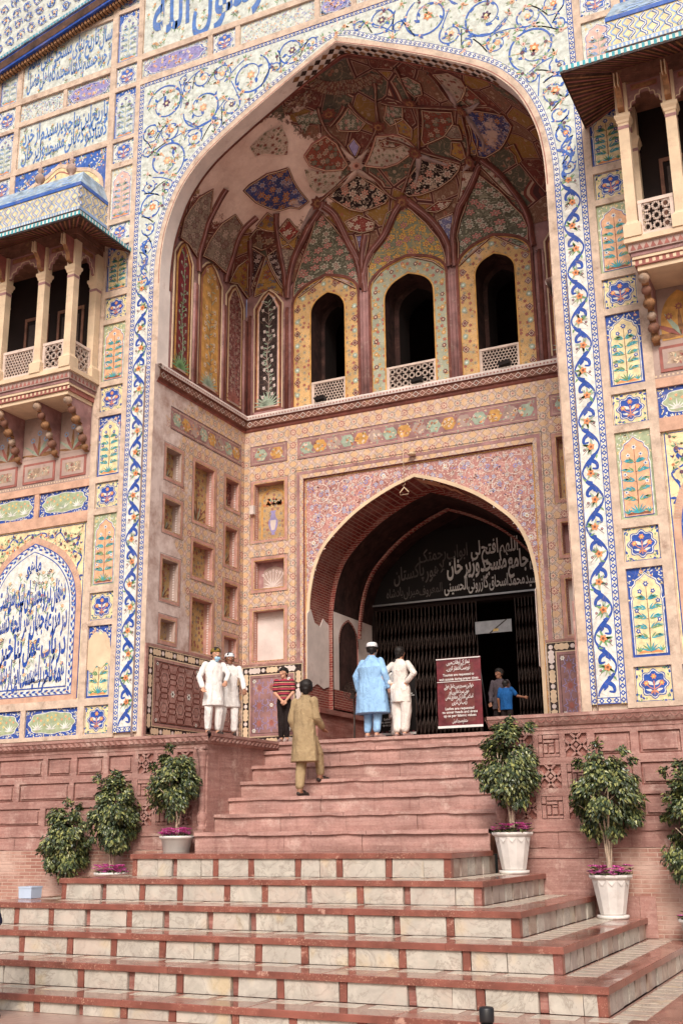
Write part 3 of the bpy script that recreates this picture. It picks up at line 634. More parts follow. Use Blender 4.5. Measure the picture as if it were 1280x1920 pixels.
def diamond_border(mb, L, W, v0=0.0, w=0.002, along='v', u0=0.0, pitch=.105, closed_ends=False):
    """strip of white tile with a row of blue lozenges and small yellow points between"""
    T = (lambda a, b: (u0 + a, v0 + b)) if along == 'v' else (lambda a, b: (u0 + b, v0 + a))
    mb.poly([T(0, 0), T(W, 0), T(W, L), T(0, L)], 'white', w, .02)
    for a in (.007, W - .007): mb.stroke([T(a, 0), T(a, L)], .014, 'cobalt', w + .001)
    n = max(1, int(round(L / pitch))); p = L / n; s = min(p, W) * .44
    for i in range(n):
        c = (i + .5) * p; q = [T(W / 2 - s, c), T(W / 2, c + s), T(W / 2 + s, c), T(W / 2, c - s)]; q2 = [T(W / 2 - s * .42, c), T(W / 2, c + s * .42), T(W / 2 + s * .42, c), T(W / 2, c - s * .42)]
        mb.poly(q, 'cobalt', w + .002); mb.poly(q2, 'white', w + .003)
        for a in (.028, W - .028): x, y = T(a, i * p); mb.disk(x, y, .011, 'yellow', w + .002, 4)
def vine_run(mb, cx, v0, v1, W, period, w=.002, flip=1, pale=False):
    """winding blue scroll with a flower in every bend"""
    n = max(1, int(round((v1 - v0) / period))); p = (v1 - v0) / n; r = random.Random(5); A = W * .46
    blue = 'cobalt' if not pale else 'blue'; pts = []
    N = n * 12
    for i in range(N + 1):
        t = i / 12; pts.append((cx - A * cos(pi * t) * flip * (1 if True else 1), v0 + t * p))
    wdt = [.028 + .040 * abs(sin(pi * i / 12)) ** 3 for i in range(N + 1)]
    mb.stroke(pts, wdt, blue, w)
    for i in range(n):
        y = v0 + (i + .5) * p; s = flip * (1 if i % 2 else -1)
        # hooked leaf and curl of the scroll
        q = smooth_path([(cx + s * A * .05, y - p * .02), (cx - s * A * .55, y - p * .16), (cx - s * A * .62, y - p * .36), (cx - s * A * .1, y - p * .34)], 4)
        mb.stroke(q, [.056 * (1 - k / len(q)) + .020 for k in range(len(q))], blue, w + .0005)
        mb.leaf(cx + s * A * .02, y + .01, pi / 2 + s * .6, .15, .085, blue, w + .001, s)
        mb.leaf(cx - s * A * .1, y - .02, pi / 2 - s * 2.2, .14, .07, blue, w + .001, -s)
        fx, fy = cx - s * A * .12, v0 + (i + 1) * p - p * .02
        mb.stroke(smooth_path([(cx + s * A * .8, y + p * .2), (fx + s * .06, fy - p * .1), (fx, fy)], 3), .007, 'brown', w + .001)
        mb.flower(fx, fy, .066, 'orange' if not pale else 'peach', 'brown', w + .004, 5, None, r.random() * 6)
        for k in range(7): mb.leaf(fx, fy, r.uniform(0, 6.3), .145, .040, r.choice(['green', 'grey_green', 'sage']), w + .002, r.uniform(-1, 1))
        mb.flower(cx + s * A * .62, y + p * .38, .026, 'purple', 'peach', w + .004, 5)
        mb.leaf(cx - s * A * .7, y + p * .18, r.uniform(0, 6.3), .08, .03, 'green', w + .002, 1)
def spiral(mb, x, y, r, a0, turns, sgn, w, blue='blue', flower=True, width=.040, seed=0):
    rr = random.Random(seed + int(x * 31 + y * 17)); n = int(26 * turns); pts = []
    for i in range(n + 1):
        t = i / n; a = a0 + sgn * 2 * pi * turns * t; q = r * (1 - .62 * t ** 1.3); pts.append((x + q * cos(a), y + q * sin(a)))
    mb.stroke(pts, [width * (.60 + .45 * sin(pi * min(1, i / n * 1.3)) ) * (1 - .35 * i / n) for i in range(n + 1)], blue, w)
    for i in range(3, n, 6):
        px, py = pts[i]; a = atan2(pts[i][1] - pts[i - 1][1], pts[i][0] - pts[i - 1][0])
        mb.leaf(px, py, a + rr.choice([-1, 1]) * rr.uniform(.4, .9), width * 2.6, width * 1.35, blue, w + .0006, rr.uniform(-1, 1))
        if rr.random() < .5: mb.disk(px, py, width * .6, 'pale_pink', w + .002, 5)
    ex, ey = pts[-1]; mb.leaf(ex, ey, rr.uniform(0, 6), width * 3, width * 1.7, blue, w + .001, 1)
    if flower: mb.flower(x + .02, y, min(.105, r * .3), rr.choice(['orange', 'peach', 'purple', 'peach']), 'pale_yellow', w + .003, 6, None, rr.random())
def tendrils(mb, poly, n, w, seed, avoid=None, size=1.0, mats=('peach', 'purple', 'orange')):
    """thin brown stems, each with a flower and green leaves"""
    r = random.Random(seed); xs = [p[0] for p in poly]; ys = [p[1] for p in poly]; k = tries = 0; done = []
    while k < n and tries < n * 30:
        tries += 1; x = r.uniform(min(xs), max(xs)); y = r.uniform(min(ys), max(ys))
        if not inside(x, y, poly) or (avoid and avoid(x, y)) or any(hypot(x - a, y - b) < .17 * size for a, b in done): continue
        done.append((x, y)); k += 1; a = r.uniform(0, 6.3); l = .20 * size
        mb.stroke(smooth_path([(x, y), (x + l * .5 * cos(a), y + l * .5 * sin(a)), (x + l * cos(a + .8), y + l * sin(a + .8))], 3), .0075 * size, 'grey_green', w)
        mb.flower(x, y, .046 * size * r.uniform(.8, 1.25), r.choice(mats), 'brown', w + .002, r.choice([5, 6, 8]), None, r.random() * 6)
        for q in range(4): b = r.uniform(0, 6.3); mb.leaf(x + .03 * cos(b), y + .03 * sin(b), b + r.uniform(-.5, .5), .10 * size, .034 * size, r.choice(['green', 'grey_green', 'sage', 'peach']), w + .001, r.uniform(-1, 1))
# ------------------------------------------------------------------ the gateway building
D = 3.53; SX = 4.095; ZP = 3.75; ZC = 11.2
gate = thing('mosque_gateway', 'tall mosque gateway of blue tile and painted plaster with a pointed arched recess', 'building')
IN = [(4.10, 13.0), (4.08, 13.6), (3.98, 14.25), (3.72, 14.95), (3.37, 15.45), (2.94, 15.84), (2.2, 16.30), (1.7, 16.58), (.95, 16.99), (0, 17.45)]
OUT = [(4.25, 13.0), (4.23, 13.6), (4.10, 14.35), (3.84, 15.05), (3.47, 15.58), (3.02, 15.97), (2.25, 16.45), (1.73, 16.74), (.95, 17.13), (0, 17.60)]
def full(half, zb, k=5):
    h = [half[0]] + smooth_path(half[:-1], k)[1:] + [half[-1]]
    L = [(-h[0][0], zb)] + [(-x, z) for x, z in h]
    return L + [(-x, z) for x, z in reversed(L[:-1])]
IN_F, OUT_F = full(IN, ZP + .002), full(OUT, ZP + .002)
# backing wall with the great opening
mb = MB(FRONT(0)); mb.poly([(-13, 3.70), (-13, 24), (9.5, 24), (9.5, 3.70)] + [(p[0], 3.70 if i in (0, len(OUT_F) - 1) else p[1]) for i, p in reversed(list(enumerate(OUT_F)))], 'cream_plaster', -.05); mb.obj('facade_wall', gate)
# cream edging round the opening, flush with the beams, and the plastered soffit behind it
mb = MB(FRONT(0)); ring = OUT_F + IN_F[::-1]; n = len(OUT_F)
a = [mb.P(x, z, .0) for x, z in OUT_F]; b = [mb.P(x, z, 0) for x, z in IN_F]; a2 = [mb.P(x, z, -.06) for x, z in OUT_F]
for i in range(n - 1): mb.F([a[i], a[i + 1], b[i + 1], b[i]], 'cream_plaster'); mb.F([a[i], a[i + 1], a2[i + 1], a2[i]], 'cream_plaster')
mb.stroke([(x * 1.0075, z + .02) for x, z in IN_F[1:-1]], .018, 'rose_paint', .002)
mb.obj('arch_edging', gate)
mb = MB(FRONT(0)); k0 = next(i for i, p in enumerate(IN_F) if p[1] > 13.0)
idx = [(mb.P(x, z, 0), mb.P(x, z, -.40)) for x, z in IN_F]
for i in range(len(idx) - 1):
    if IN_F[i][1] > ZC - .1 or IN_F[i + 1][1] > ZC - .1: mb.F([idx[i][0], idx[i + 1][0], idx[i + 1][1], idx[i][1]], 'soffit_plaster', True)
mb.obj('arch_soffit', gate)
# carved zigzag band on the soffit near the crown, built as raised lozenges
mb = MB(FRONT(0)); arcl = [(x, z) for x, z in IN_F if -1.15 < x < 3.5 and z > 15]
dense = []
for (xa, za), (xb, zb_) in zip(arcl, arcl[1:]):
    n = max(1, round(hypot(xb - xa, zb_ - za) / .085))
    for k in range(n): dense.append((xa + (xb - xa) * k / n, za + (zb_ - za) * k / n))
for i in range(0, len(dense) - 2, 2):
    (xa, za), (xb, zb_) = dense[i], dense[min(i + 2, len(dense) - 1)]; tx, tz = xb - xa, zb_ - za; l = hypot(tx, tz) or 1
    nx, nz = (tz / l) * .012, -(tx / l) * .012
    for r_, (w0, w1) in enumerate(((.05, .19), (.21, .35))):
        wm = (w0 + w1) / 2; mt = 'ink' if (i // 2 + r_) % 2 else 'gilt_brown'
        q = [(xa + nx, za + nz, -wm), ((xa + xb) / 2 + nx, (za + zb_) / 2 + nz, -w0), (xb + nx, zb_ + nz, -wm), ((xa + xb) / 2 + nx, (za + zb_) / 2 + nz, -w1)]
        mb.F([mb.P(*p) for p in q], mt)
    mb.F([mb.P(*p) for p in ((xa + nx, za + nz, -.36), (xb + nx, zb_ + nz, -.36), (xb + nx, zb_ + nz, -.40), (xa + nx, za + nz, -.40))], 'rose_paint')
mb.obj('carved_band', gate)
mb = MB(FRONT(0))
idx = [(mb.P(x * .998, z - .006, -.34), mb.P(x * .998, z - .006, -.40)) for x, z in IN_F if z > ZC]
for i in range(len(idx) - 1): mb.F([idx[i][0], idx[i + 1][0], idx[i + 1][1], idx[i][1]], 'rib_paint')
mb.obj('painted_edge', gate)

# tile face: two long strips and the spandrel field in one mosaic each
SPT = 18.03
for s in (-1, 1):
    mb = MB(lambda u, v, w, s=s: (s * u, -w, v))
    x0, x1, zb = 4.25, 4.80, 3.86
    mb.rect(x0 + .1, zb, x1 - .1, 13.0, 'white', .0, .04)
    diamond_border(mb, 13.0 - zb, .105, zb, .002, 'v', x0); diamond_border(mb, 18.0 - zb, .105, zb, .002, 'v', x1 - .105)
    diamond_border(mb, x1 - x0 - .21, .10, zb, .003, 'u', x0 + .105)
    vine_run(mb, (x0 + x1) / 2, zb + .12, 13.0, x1 - x0 - .22, .455, .003, s)
    mb.obj('tile_strip', gate)
mb = MB(FRONT(0))
half_out = [(x, z) for x, z in OUT_F if z >= 12.99]
field = [(-4.70, 12.99)] + [(-4.70, SPT)] + [(4.70, SPT)] + [(4.70, 12.99)] + [(x, z) for x, z in reversed(half_out)]
mb.poly(field, 'mint', .0, .04)
# lozenge row that follows the arch
dense = []
L_ = 0.0; pts_ = smooth_path(half_out, 3)
cum = [0]
for p, q in zip(pts_, pts_[1:]): cum.append(cum[-1] + hypot(q[0] - p[0], q[1] - p[1]))
def at_len(t):
    import bisect
    i = min(max(bisect.bisect_left(cum, t), 1), len(cum) - 1); k = (t - cum[i - 1]) / ((cum[i] - cum[i - 1]) or 1); p, q = pts_[i - 1], pts_[i]
    dx, dz = q[0] - p[0], q[1] - p[1]; l = hypot(dx, dz) or 1
    return p[0] + dx * k, p[1] + dz * k, dx / l, dz / l
N_ = int(cum[-1] / .105)
band = [at_len(cum[-1] * i / N_) for i in range(N_ + 1)]
off = lambda b, d: (b[0] - b[3] * d, b[1] + b[2] * d)
for i in range(N_):
    p, q = band[i], band[i + 1]
    if p[0] < 0 < q[0]: pass
    mb.F([mb.P(*off(p, 0), .002), mb.P(*off(q, 0), .002), mb.P(*off(q, .115), .002), mb.P(*off(p, .115), .002)], 'white')
    for d in (.008, .105): mb.F([mb.P(*off(p, d - .005), .003), mb.P(*off(q, d - .005), .003), mb.P(*off(q, d + .006), .003), mb.P(*off(p, d + .006), .003)], 'cobalt')
    c = ((p[0] + q[0]) / 2, (p[1] + q[1]) / 2, p[2], p[3])
    for k, mt, w in ((.040, 'cobalt', .004), (.016, 'white', .005)):
        cx, cz = off(c, .057); mb.poly([(cx - c[2] * k, cz - c[3] * k), (cx - c[3] * k, cz + c[2] * k), (cx + c[2] * k, cz + c[3] * k), (cx + c[3] * k, cz - c[2] * k)], mt, w)
diamond_border(mb, 9.4, .085, SPT - .09, .003, 'u', -4.7, .095)
AV = lambda x, z: False
def near_arch(x, z):
    ax = abs(x)
    if ax > 4.60 or z > SPT - .14: return True
    for (xa, za), (xb, zb_) in zip(OUT, OUT[1:]):
        if za <= z <= zb_ and ax < xa + (xb - xa) * (z - za) / ((zb_ - za) or 1) + .17: return True
    return z < 13.0 and False
# scrolls of the spandrel: circles packed from large to small, mirrored on both sides
rp = random.Random(18); SPI = []
def arch_gap(x, z):
    g = 9.0
    for (xa, za), (xb, zb_) in zip(OUT, OUT[1:]):
        for k in range(6): t = k / 6; g = min(g, hypot(x - xa - (xb - xa) * t, z - za - (zb_ - za) * t))
    return g
for r, tries in ((.46, 400), (.38, 900), (.30, 1600), (.23, 2200), (.17, 2600), (.13, 2600)):
    for _ in range(tries):
        x, z = rp.uniform(.12, 4.62), rp.uniform(13.2, SPT - .1)
        ins = all((x >= xa + (xb - xa) * (z - za) / ((zb_ - za) or 1)) for (xa, za), (xb, zb_) in zip(OUT, OUT[1:]) if za <= z <= zb_)
        if not ins or x + r > 4.68 or z + r > SPT - .10 or arch_gap(x, z) < r + .13: continue
        if all(hypot(x - a, z - b) > (r + c) * 1.02 for a, b, c in SPI): SPI.append((x, z, r))
for s in (-1, 1):
    for n_, (x, z, r) in enumerate(SPI):
        sg = 1 if n_ % 2 else -1; a0 = n_ * 2.1
        spiral(mb, s * x, z, r * 1.04, a0 if s > 0 else pi - a0, 1.0 if r < .2 else 1.25, sg * s, .004, 'blue', True, .022 + r * .055, n_)
        nb = sorted(SPI, key=lambda q: hypot(q[0] - x, q[1] - z))[1:3]
        for (x2, z2, r2) in nb:
            a = atan2(z2 - z, x2 - x); p0 = (s * (x + r * cos(a + .9)), z + r * sin(a + .9)); p1 = (s * (x2 - r2 * cos(a + .9)), z2 - r2 * sin(a + .9))
            mb.stroke(smooth_path([p0, ((p0[0] + p1[0]) / 2, (p0[1] + p1[1]) / 2 + .03), p1], 4), .022, 'blue', .0043)
    # links from scroll to scroll
    link_pts = [(4.53, 12.95), (4.40, 13.15), (4.58, 13.42), (4.42, 13.66), (4.56, 13.9), (4.40, 14.15)]
    sp = smooth_path([(s * x, z) for x, z in link_pts], 7)
    mb.stroke(sp, [.040 + .014 * sin(i * .45) for i in range(len(sp))], 'blue', .0045)
    for i in range(4, len(sp) - 4, 5):
        a = atan2(sp[i + 1][1] - sp[i][1], sp[i + 1][0] - sp[i][0]); mb.leaf(sp[i][0], sp[i][1], a + (1 if i % 2 else -1) * .8, .15, .08, 'blue', .005, (-1) ** i)
tendrils(mb, field, 120, .006, 11, near_arch, 1.0, ('peach', 'purple', 'pale_pink', 'peach', 'pale_pink'))
scatter_leaves(mb, field, ['grey_green', 'sage', 'sage', 'grey_green', 'pale_pink'], 300, .08, .0055, 4, near_arch)
mb.obj('spandrel_mosaic', gate)

# ---- grid of beams and tile panels
def beam(s, u0, v0, u1, v1, mat='cream_plaster', w1=0.0, w0=-.05, name='frame_beam'):
    mb = MB(lambda u, v, w: (s * u, -w, v)); mb.box(u0, v0, w0, u1, v1, w1, mat); return mb.obj(name, gate)
ROWS = [('s', 3.86, 4.40), ('t', 4.54, 5.94), ('s', 6.05, 6.60), ('o', 6.74, 8.20), ('s', 8.33, 8.87), ('t', 9.0, 10.29), ('s', 10.40, 10.95), ('o', 11.07, 12.36), ('s', 12.47, 12.98), ('t', 13.13, 14.18), ('S', 14.29, 14.72), ('O', 14.85, 16.10), ('S', 16.23, 16.76), ('T', 16.86, 18.07), ('S', 18.18, 18.71), ('T', 18.84, 20.15), ('S', 20.26, 20.80), ('T', 20.92, 22.2)]
KIND = {'t': 'yellow', 'o': 'orange', 'T': 'pale', 'O': 'paleo'}  # upper rows: overexposed look put into paler tile colours
_pm = {}
def panel_mesh(k, W, H, row=0):
    key = (k, round(W, 2), round(H, 1), row)
    if key not in _pm:
        sd_ = len(_pm)
        _pm[key] = small_panel(W, H, sd_, k == 'S') if k in 'sS' else tall_panel(W, H, KIND[k], sd_) if k in KIND else wide_panel(W, H, {'g': 'green', 'l': 'lilac', 'n': 'net'}[k], sd_)
    return _pm[key]
def put_panel(s, k, u0, v0, u1, v1, Y=.045):
    me = panel_mesh(k, u1 - u0, v1 - v0, round(v0) + (50 if s > 0 and v0 < 11 else 0)); return place('tile_panel', me, gate, s * (u0 + u1) / 2, (v0 + v1) / 2, Y)
for s in (-1, 1):
    beam(s, 4.802, 3.78, 4.93, 18.04, w1=-.004); beam(s, 5.50, 3.78, 5.655, 22, w1=-.003)
    if s < 0: beam(s, 4.802, 18.04, 4.93, 22, w1=-.004)
    z = 3.78
    for k, a, b in ROWS:
        beam(s, 4.93, z, 5.50, a, w1=-.006); z = b
        if s > 0 and a > 18.5: continue
        put_panel(s, k, 4.935, a, 5.495, b)
# upper centre: the long inscription over the arch, and the row of panels under it
beam(1, -4.802, 18.03, 4.802, 18.18, w1=.012); beam(1, -4.802, 18.70, 4.802, 18.84, w1=.004)
for s in (-1, 1):
    for k, a, b in (('l', 3.06, 4.80), ('s', 2.38, 2.95), ('n', .47, 2.26)):
        put_panel(s, {'l': 'l', 's': 'S', 'n': 'n'}[k], a + .003, 18.185, b - .003, 18.695); beam(s, b, 18.18, b + .115 if b < 4 else b + .002, 18.70, w1=-.002)
put_panel(1, 'l', -.36, 18.185, .36, 18.695)
for s in (-1, 1): beam(s, .36, 18.18, .47, 18.70, w1=-.002)
def sprigs(mb, poly, n, seed, w=.003, size=.8):
    r = random.Random(seed); xs = [p[0] for p in poly]; ys = [p[1] for p in poly]; k = t = 0
    while k < n and t < n * 20:
        t += 1; x = r.uniform(min(xs), max(xs)); y = r.uniform(min(ys), max(ys))
        if not inside(x, y, poly): continue
        k += 1; h = .17 * size
        mb.stroke([(x, y - h), (x + r.uniform(-.03, .03), y)], .008, 'green', w)
        for q in range(4): mb.leaf(x, y - h * (.2 + .2 * q), pi / 2 + r.choice([-1, 1]) * r.uniform(.4, 1.1), .10 * size, .022, r.choice(['green', 'sage', 'grey_green']), w + .0005, r.uniform(-1, 1))
        mb.flower(x, y, .042 * size, r.choice(['orange', 'peach', 'peach', 'purple']), 'pale_yellow', w + .001, 5, None, r.random() * 6)
def text_panel(u0, v0, u1, v1, lines, name='inscription_panel', bgm='mint', col='soft_blue', seed=1, h=.52, slope=.2):
    mb = MB(FRONT(.045)); mb.rect(u0, v0, u1, v1, bgm, 0, .03)
    mb.stroke([(u0 + .02, v0 + .02), (u1 - .02, v0 + .02), (u1 - .02, v1 - .02), (u0 + .02, v1 - .02)], .012, 'pale_blue', .002, True)
    sprigs(mb, [(u0 + .06, v0 + .1), (u1 - .06, v0 + .1), (u1 - .06, v1 - .06), (u0 + .06, v1 - .06)], int((u1 - u0) * (v1 - v0) * 16), seed)
    for i, tx in enumerate(lines): write_ar(mb, tx[0], u0 + tx[1], v0 + tx[2], u1 - tx[3], tx[4], col, .006, .020, slope, wave=.0)
    return mb.obj(name, gate)
text_panel(-4.79, 18.845, 4.79, 21.4, [('رسول الله', .22, .42, 6.5, 1.75), ('محمد', 3.1, .85, 3.6, 1.7), ('لا اله الا الله', 5.6, .6, .4, 1.7)], h=1.5, slope=.10)
text_panel(-8.24, 18.79, -5.61, 20.10, [('سال تاریخ بنای مسجد عالی مقام', .10, .80, .08, .62), ('از خرد جستم بگفتا سجده گاه اهل فضل', .10, .26, .08, .58)], seed=3)
text_panel(-8.24, 16.89, -5.62, 18.02, [('تاریخ این بنا چو پرسیدم از خرد', .10, .66, .08, .58), ('گفتا بگو که بانی مسجد وزیر خان', .10, .20, .08, .56)], seed=5)
for (k, a, b, c, d) in (('n', -8.24, 20.2, -6.97, 20.74), ('l', -6.86, 20.2, -5.63, 20.74), ('n', -8.24, 18.14, -7.0, 18.64), ('l', -6.89, 18.14, -5.63, 18.64)): put_panel(1, k, a, b, c, d)
for a, b, c, d, w in ((-8.39, 20.10, -5.655, 20.2, .001), (-8.39, 18.64, -5.655, 18.79, .012), (-8.39, 18.02, -5.655, 18.14, .001), (-8.39, 16.74, -5.655, 16.89, .004), (-8.39, 20.74, -5.655, 20.9, .0), (-8.40, 15.0, -8.26, 16.74, -.002), (-8.40, 16.74, -8.26, 20.9, -.002), (-6.98, 18.14, -6.88, 18.64, -.003), (-6.97, 20.2, -6.86, 20.74, -.003), (-9.1, 14.0, -8.93, 21, -.002)):
    beam(1, a, b, c, d, w1=w)
zz = 14.7
for k, a, b in (('O', 14.9, 16.08), ('S', 16.2, 16.75), ('T', 16.87, 17.96), ('S', 18.05, 18.65), ('T', 18.78, 20.07), ('S', 20.23, 20.75)):
    beam(1, -8.93, zz, -8.40, a, w1=-.006); put_panel(1, k, -8.925, a, -8.405, b); zz = b
# lower bays: blind arch with verse, wide medallions
def lower_bay(s):
    F = lambda u, v, w: (s * u, -w, v); X0, X1 = 5.68, 8.24; cx = 6.96
    for a, b in ((5.66, 6.93), (7.05, 8.26)):
        for z0, z1 in ((3.86, 4.39), (8.33, 8.85)): put_panel(s, 'g', a, z0, b, z1)
    for a, b, c, d, w, mt in ((5.655, 3.78, 8.4, 3.86, -.003, 'cream_plaster'), (5.655, 4.39, 8.4, 4.54, -.002, 'cream_plaster'), (6.93, 3.86, 7.05, 4.39, -.005, 'cream_plaster'), (5.655, 8.10, 8.4, 8.33, .004, 'brick_plaster'), (6.93, 8.33, 7.05, 8.85, -.005, 'brick_plaster'), (5.655, 8.85, 8.4, 9.0, .003, 'brick_plaster'), (8.26, 3.86, 8.4, 8.1, -.006, 'cream_plaster')):
        beam(s, a, b, c, d, mt, w)
    mb = MB(F); rc = [(X0, 4.54), (X1, 4.54), (X1, 8.10), (X0, 8.10)]
    mb.poly(rc, 'pale_yellow', -.04)
    mb.stroke([(X0 + .03, 4.57), (X1 - .03, 4.57), (X1 - .03, 8.07), (X0 + .03, 8.07)], .022, 'cobalt', -.037, True)
    arch_o = four_centred(X0 + .04, 6.45, X1 - .04, 7.93); arch_m = four_centred(X0 + .17, 6.42, X1 - .17, 7.78); arch_i = four_centred(X0 + .30, 6.38, X1 - .30, 7.62)
    # yellow spandrel scrolls
    avo = lambda x, z: inside(x, z, [(X0, 6.3)] + arch_o + [(X1, 6.3)])
    fld = [(X0 + .1, 6.5), (X1 - .1, 6.5), (X1 - .1, 8.02), (X0 + .1, 8.02)]
    for sx in (-1, 1):
        p = smooth_path([(cx + sx * 1.2, 6.9), (cx + sx * 1.08, 7.15), (cx + sx * 1.19, 7.4), (cx + sx * .98, 7.55), (cx + sx * 1.12, 7.8), (cx + sx * .8, 7.75), (cx + sx * .62, 7.95), (cx + sx * .42, 7.86), (cx + sx * .2, 7.99), (cx, 7.97)], 5)
        mb.stroke(p, .028, 'cobalt', -.036)
        for i in range(2, len(p) - 2, 4): mb.leaf(p[i][0], p[i][1], i * 1.3, .10, .05, 'cobalt', -.035, (-1) ** i)
    tendrils(mb, fld, 34, -.034, 21, avo, .8, ('peach', 'purple', 'orange')); scatter_leaves(mb, fld, ['green', 'brown', 'sage', 'cobalt'], 70, .07, -.035, 8, avo)
    body = lambda ar, d: [(ar[0][0], 4.54 + d)] + ar + [(ar[-1][0], 4.54 + d)]
    mb.poly(body(arch_o, .0), 'brick_plaster', -.025, .015)
    for i in range(3, len(arch_o) - 3):      # brick joints of the arch
        mb.stroke([arch_o[i], (cx + (arch_o[i][0] - cx) * .925, 6.4 + (arch_o[i][1] - 6.4) * .93)], .008, 'cream_plaster', -.023)
    mb.poly(body(arch_m, .12), 'white', -.022); mb.stroke(body(arch_m, .12), .02, 'cobalt', -.020, True)
    mid = body([(cx + (x - cx) * .955, z - .055) for x, z in arch_m], .18); dm = smooth_path(mid, 1, True)
    # leafy blue border
    per = mid + [mid[0]]; acc = []
    for p, q in zip(per, per[1:]):
        l = hypot(q[0] - p[0], q[1] - p[1]); k = max(1, int(l / .075))
        for t in range(k): acc.append((p[0] + (q[0] - p[0]) * t / k, p[1] + (q[1] - p[1]) * t / k, atan2(q[1] - p[1], q[0] - p[0])))
    for i, (x, z, a) in enumerate(acc): mb.leaf(x, z, a + (.75 if i % 2 else -.75), .10, .05, 'cobalt', -.019, (-1) ** i); mb.disk(x, z, .018, 'pale_blue' if i % 3 else 'peach', -.018, 5)
    mb.poly(body(arch_i, .26), 'cobalt', -.017); ins = body([(cx + (x - cx) * .985, z - .02) for x, z in arch_i], .285); mb.poly(ins, 'white', -.015)
    sprigs(mb, body([(cx + (x - cx) * .9, z - .12) for x, z in arch_i], .45), 80, 31, -.013, 1.0)
    F0 = mb.fr; mb.fr = (lambda u, v, w: (u, -w, v)) # lettering is never mirrored
    c_ = s * cx
    if s < 0:
        write_ar(mb, 'ماهو', c_ - .17, 7.18, c_ + .20, .46, 'cobalt', -.009, .03, .15)
        for i, tx in enumerate(('دهقان در و بحشر ای نیک سرشت', 'در مزرعه جهان هر آنچه کشت', 'در باب عمل بنا خیر بر', 'همه کاخر راهیست این از بهشت')):
            wd = .86 if i == 0 else .93
            write_ar(mb, tx, c_ - wd, 6.52 - i * .53, c_ + wd, .66, 'cobalt', -.009, .034, .26)
        write_ar(mb, 'کتبه محمد علی', c_ + .05, 4.93, c_ + .55, .15, 'ink', -.009, .01, .1)
    mb.fr = F0
    mb.obj('verse_arch', gate)
for s in (-1, 1): lower_bay(s)
mb = MB(FRONT(0)); mb.rect(-13, 3.8, -8.4, 8.9, 'cream_plaster', -.03); mb.rect(8.4, 3.8, 9.5, 12, 'cream_plaster', -.03); mb.obj('side_bay', gate)
# worn patch of bare plaster on the lowest tall panel at the left
mb = MB(FRONT(0)); mb.poly([(-5.49, 5.10), (-5.36, 5.02), (-5.27, 5.16), (-5.15, 5.10), (-5.02, 5.22), (-4.95, 5.12), (-4.945, 5.45), (-5.0, 5.66), (-5.09, 5.80), (-5.22, 5.76), (-5.33, 5.83), (-5.43, 5.74), (-5.49, 5.66)], 'cream_stone', -.028, .01); mb.obj('bare_plaster', gate)

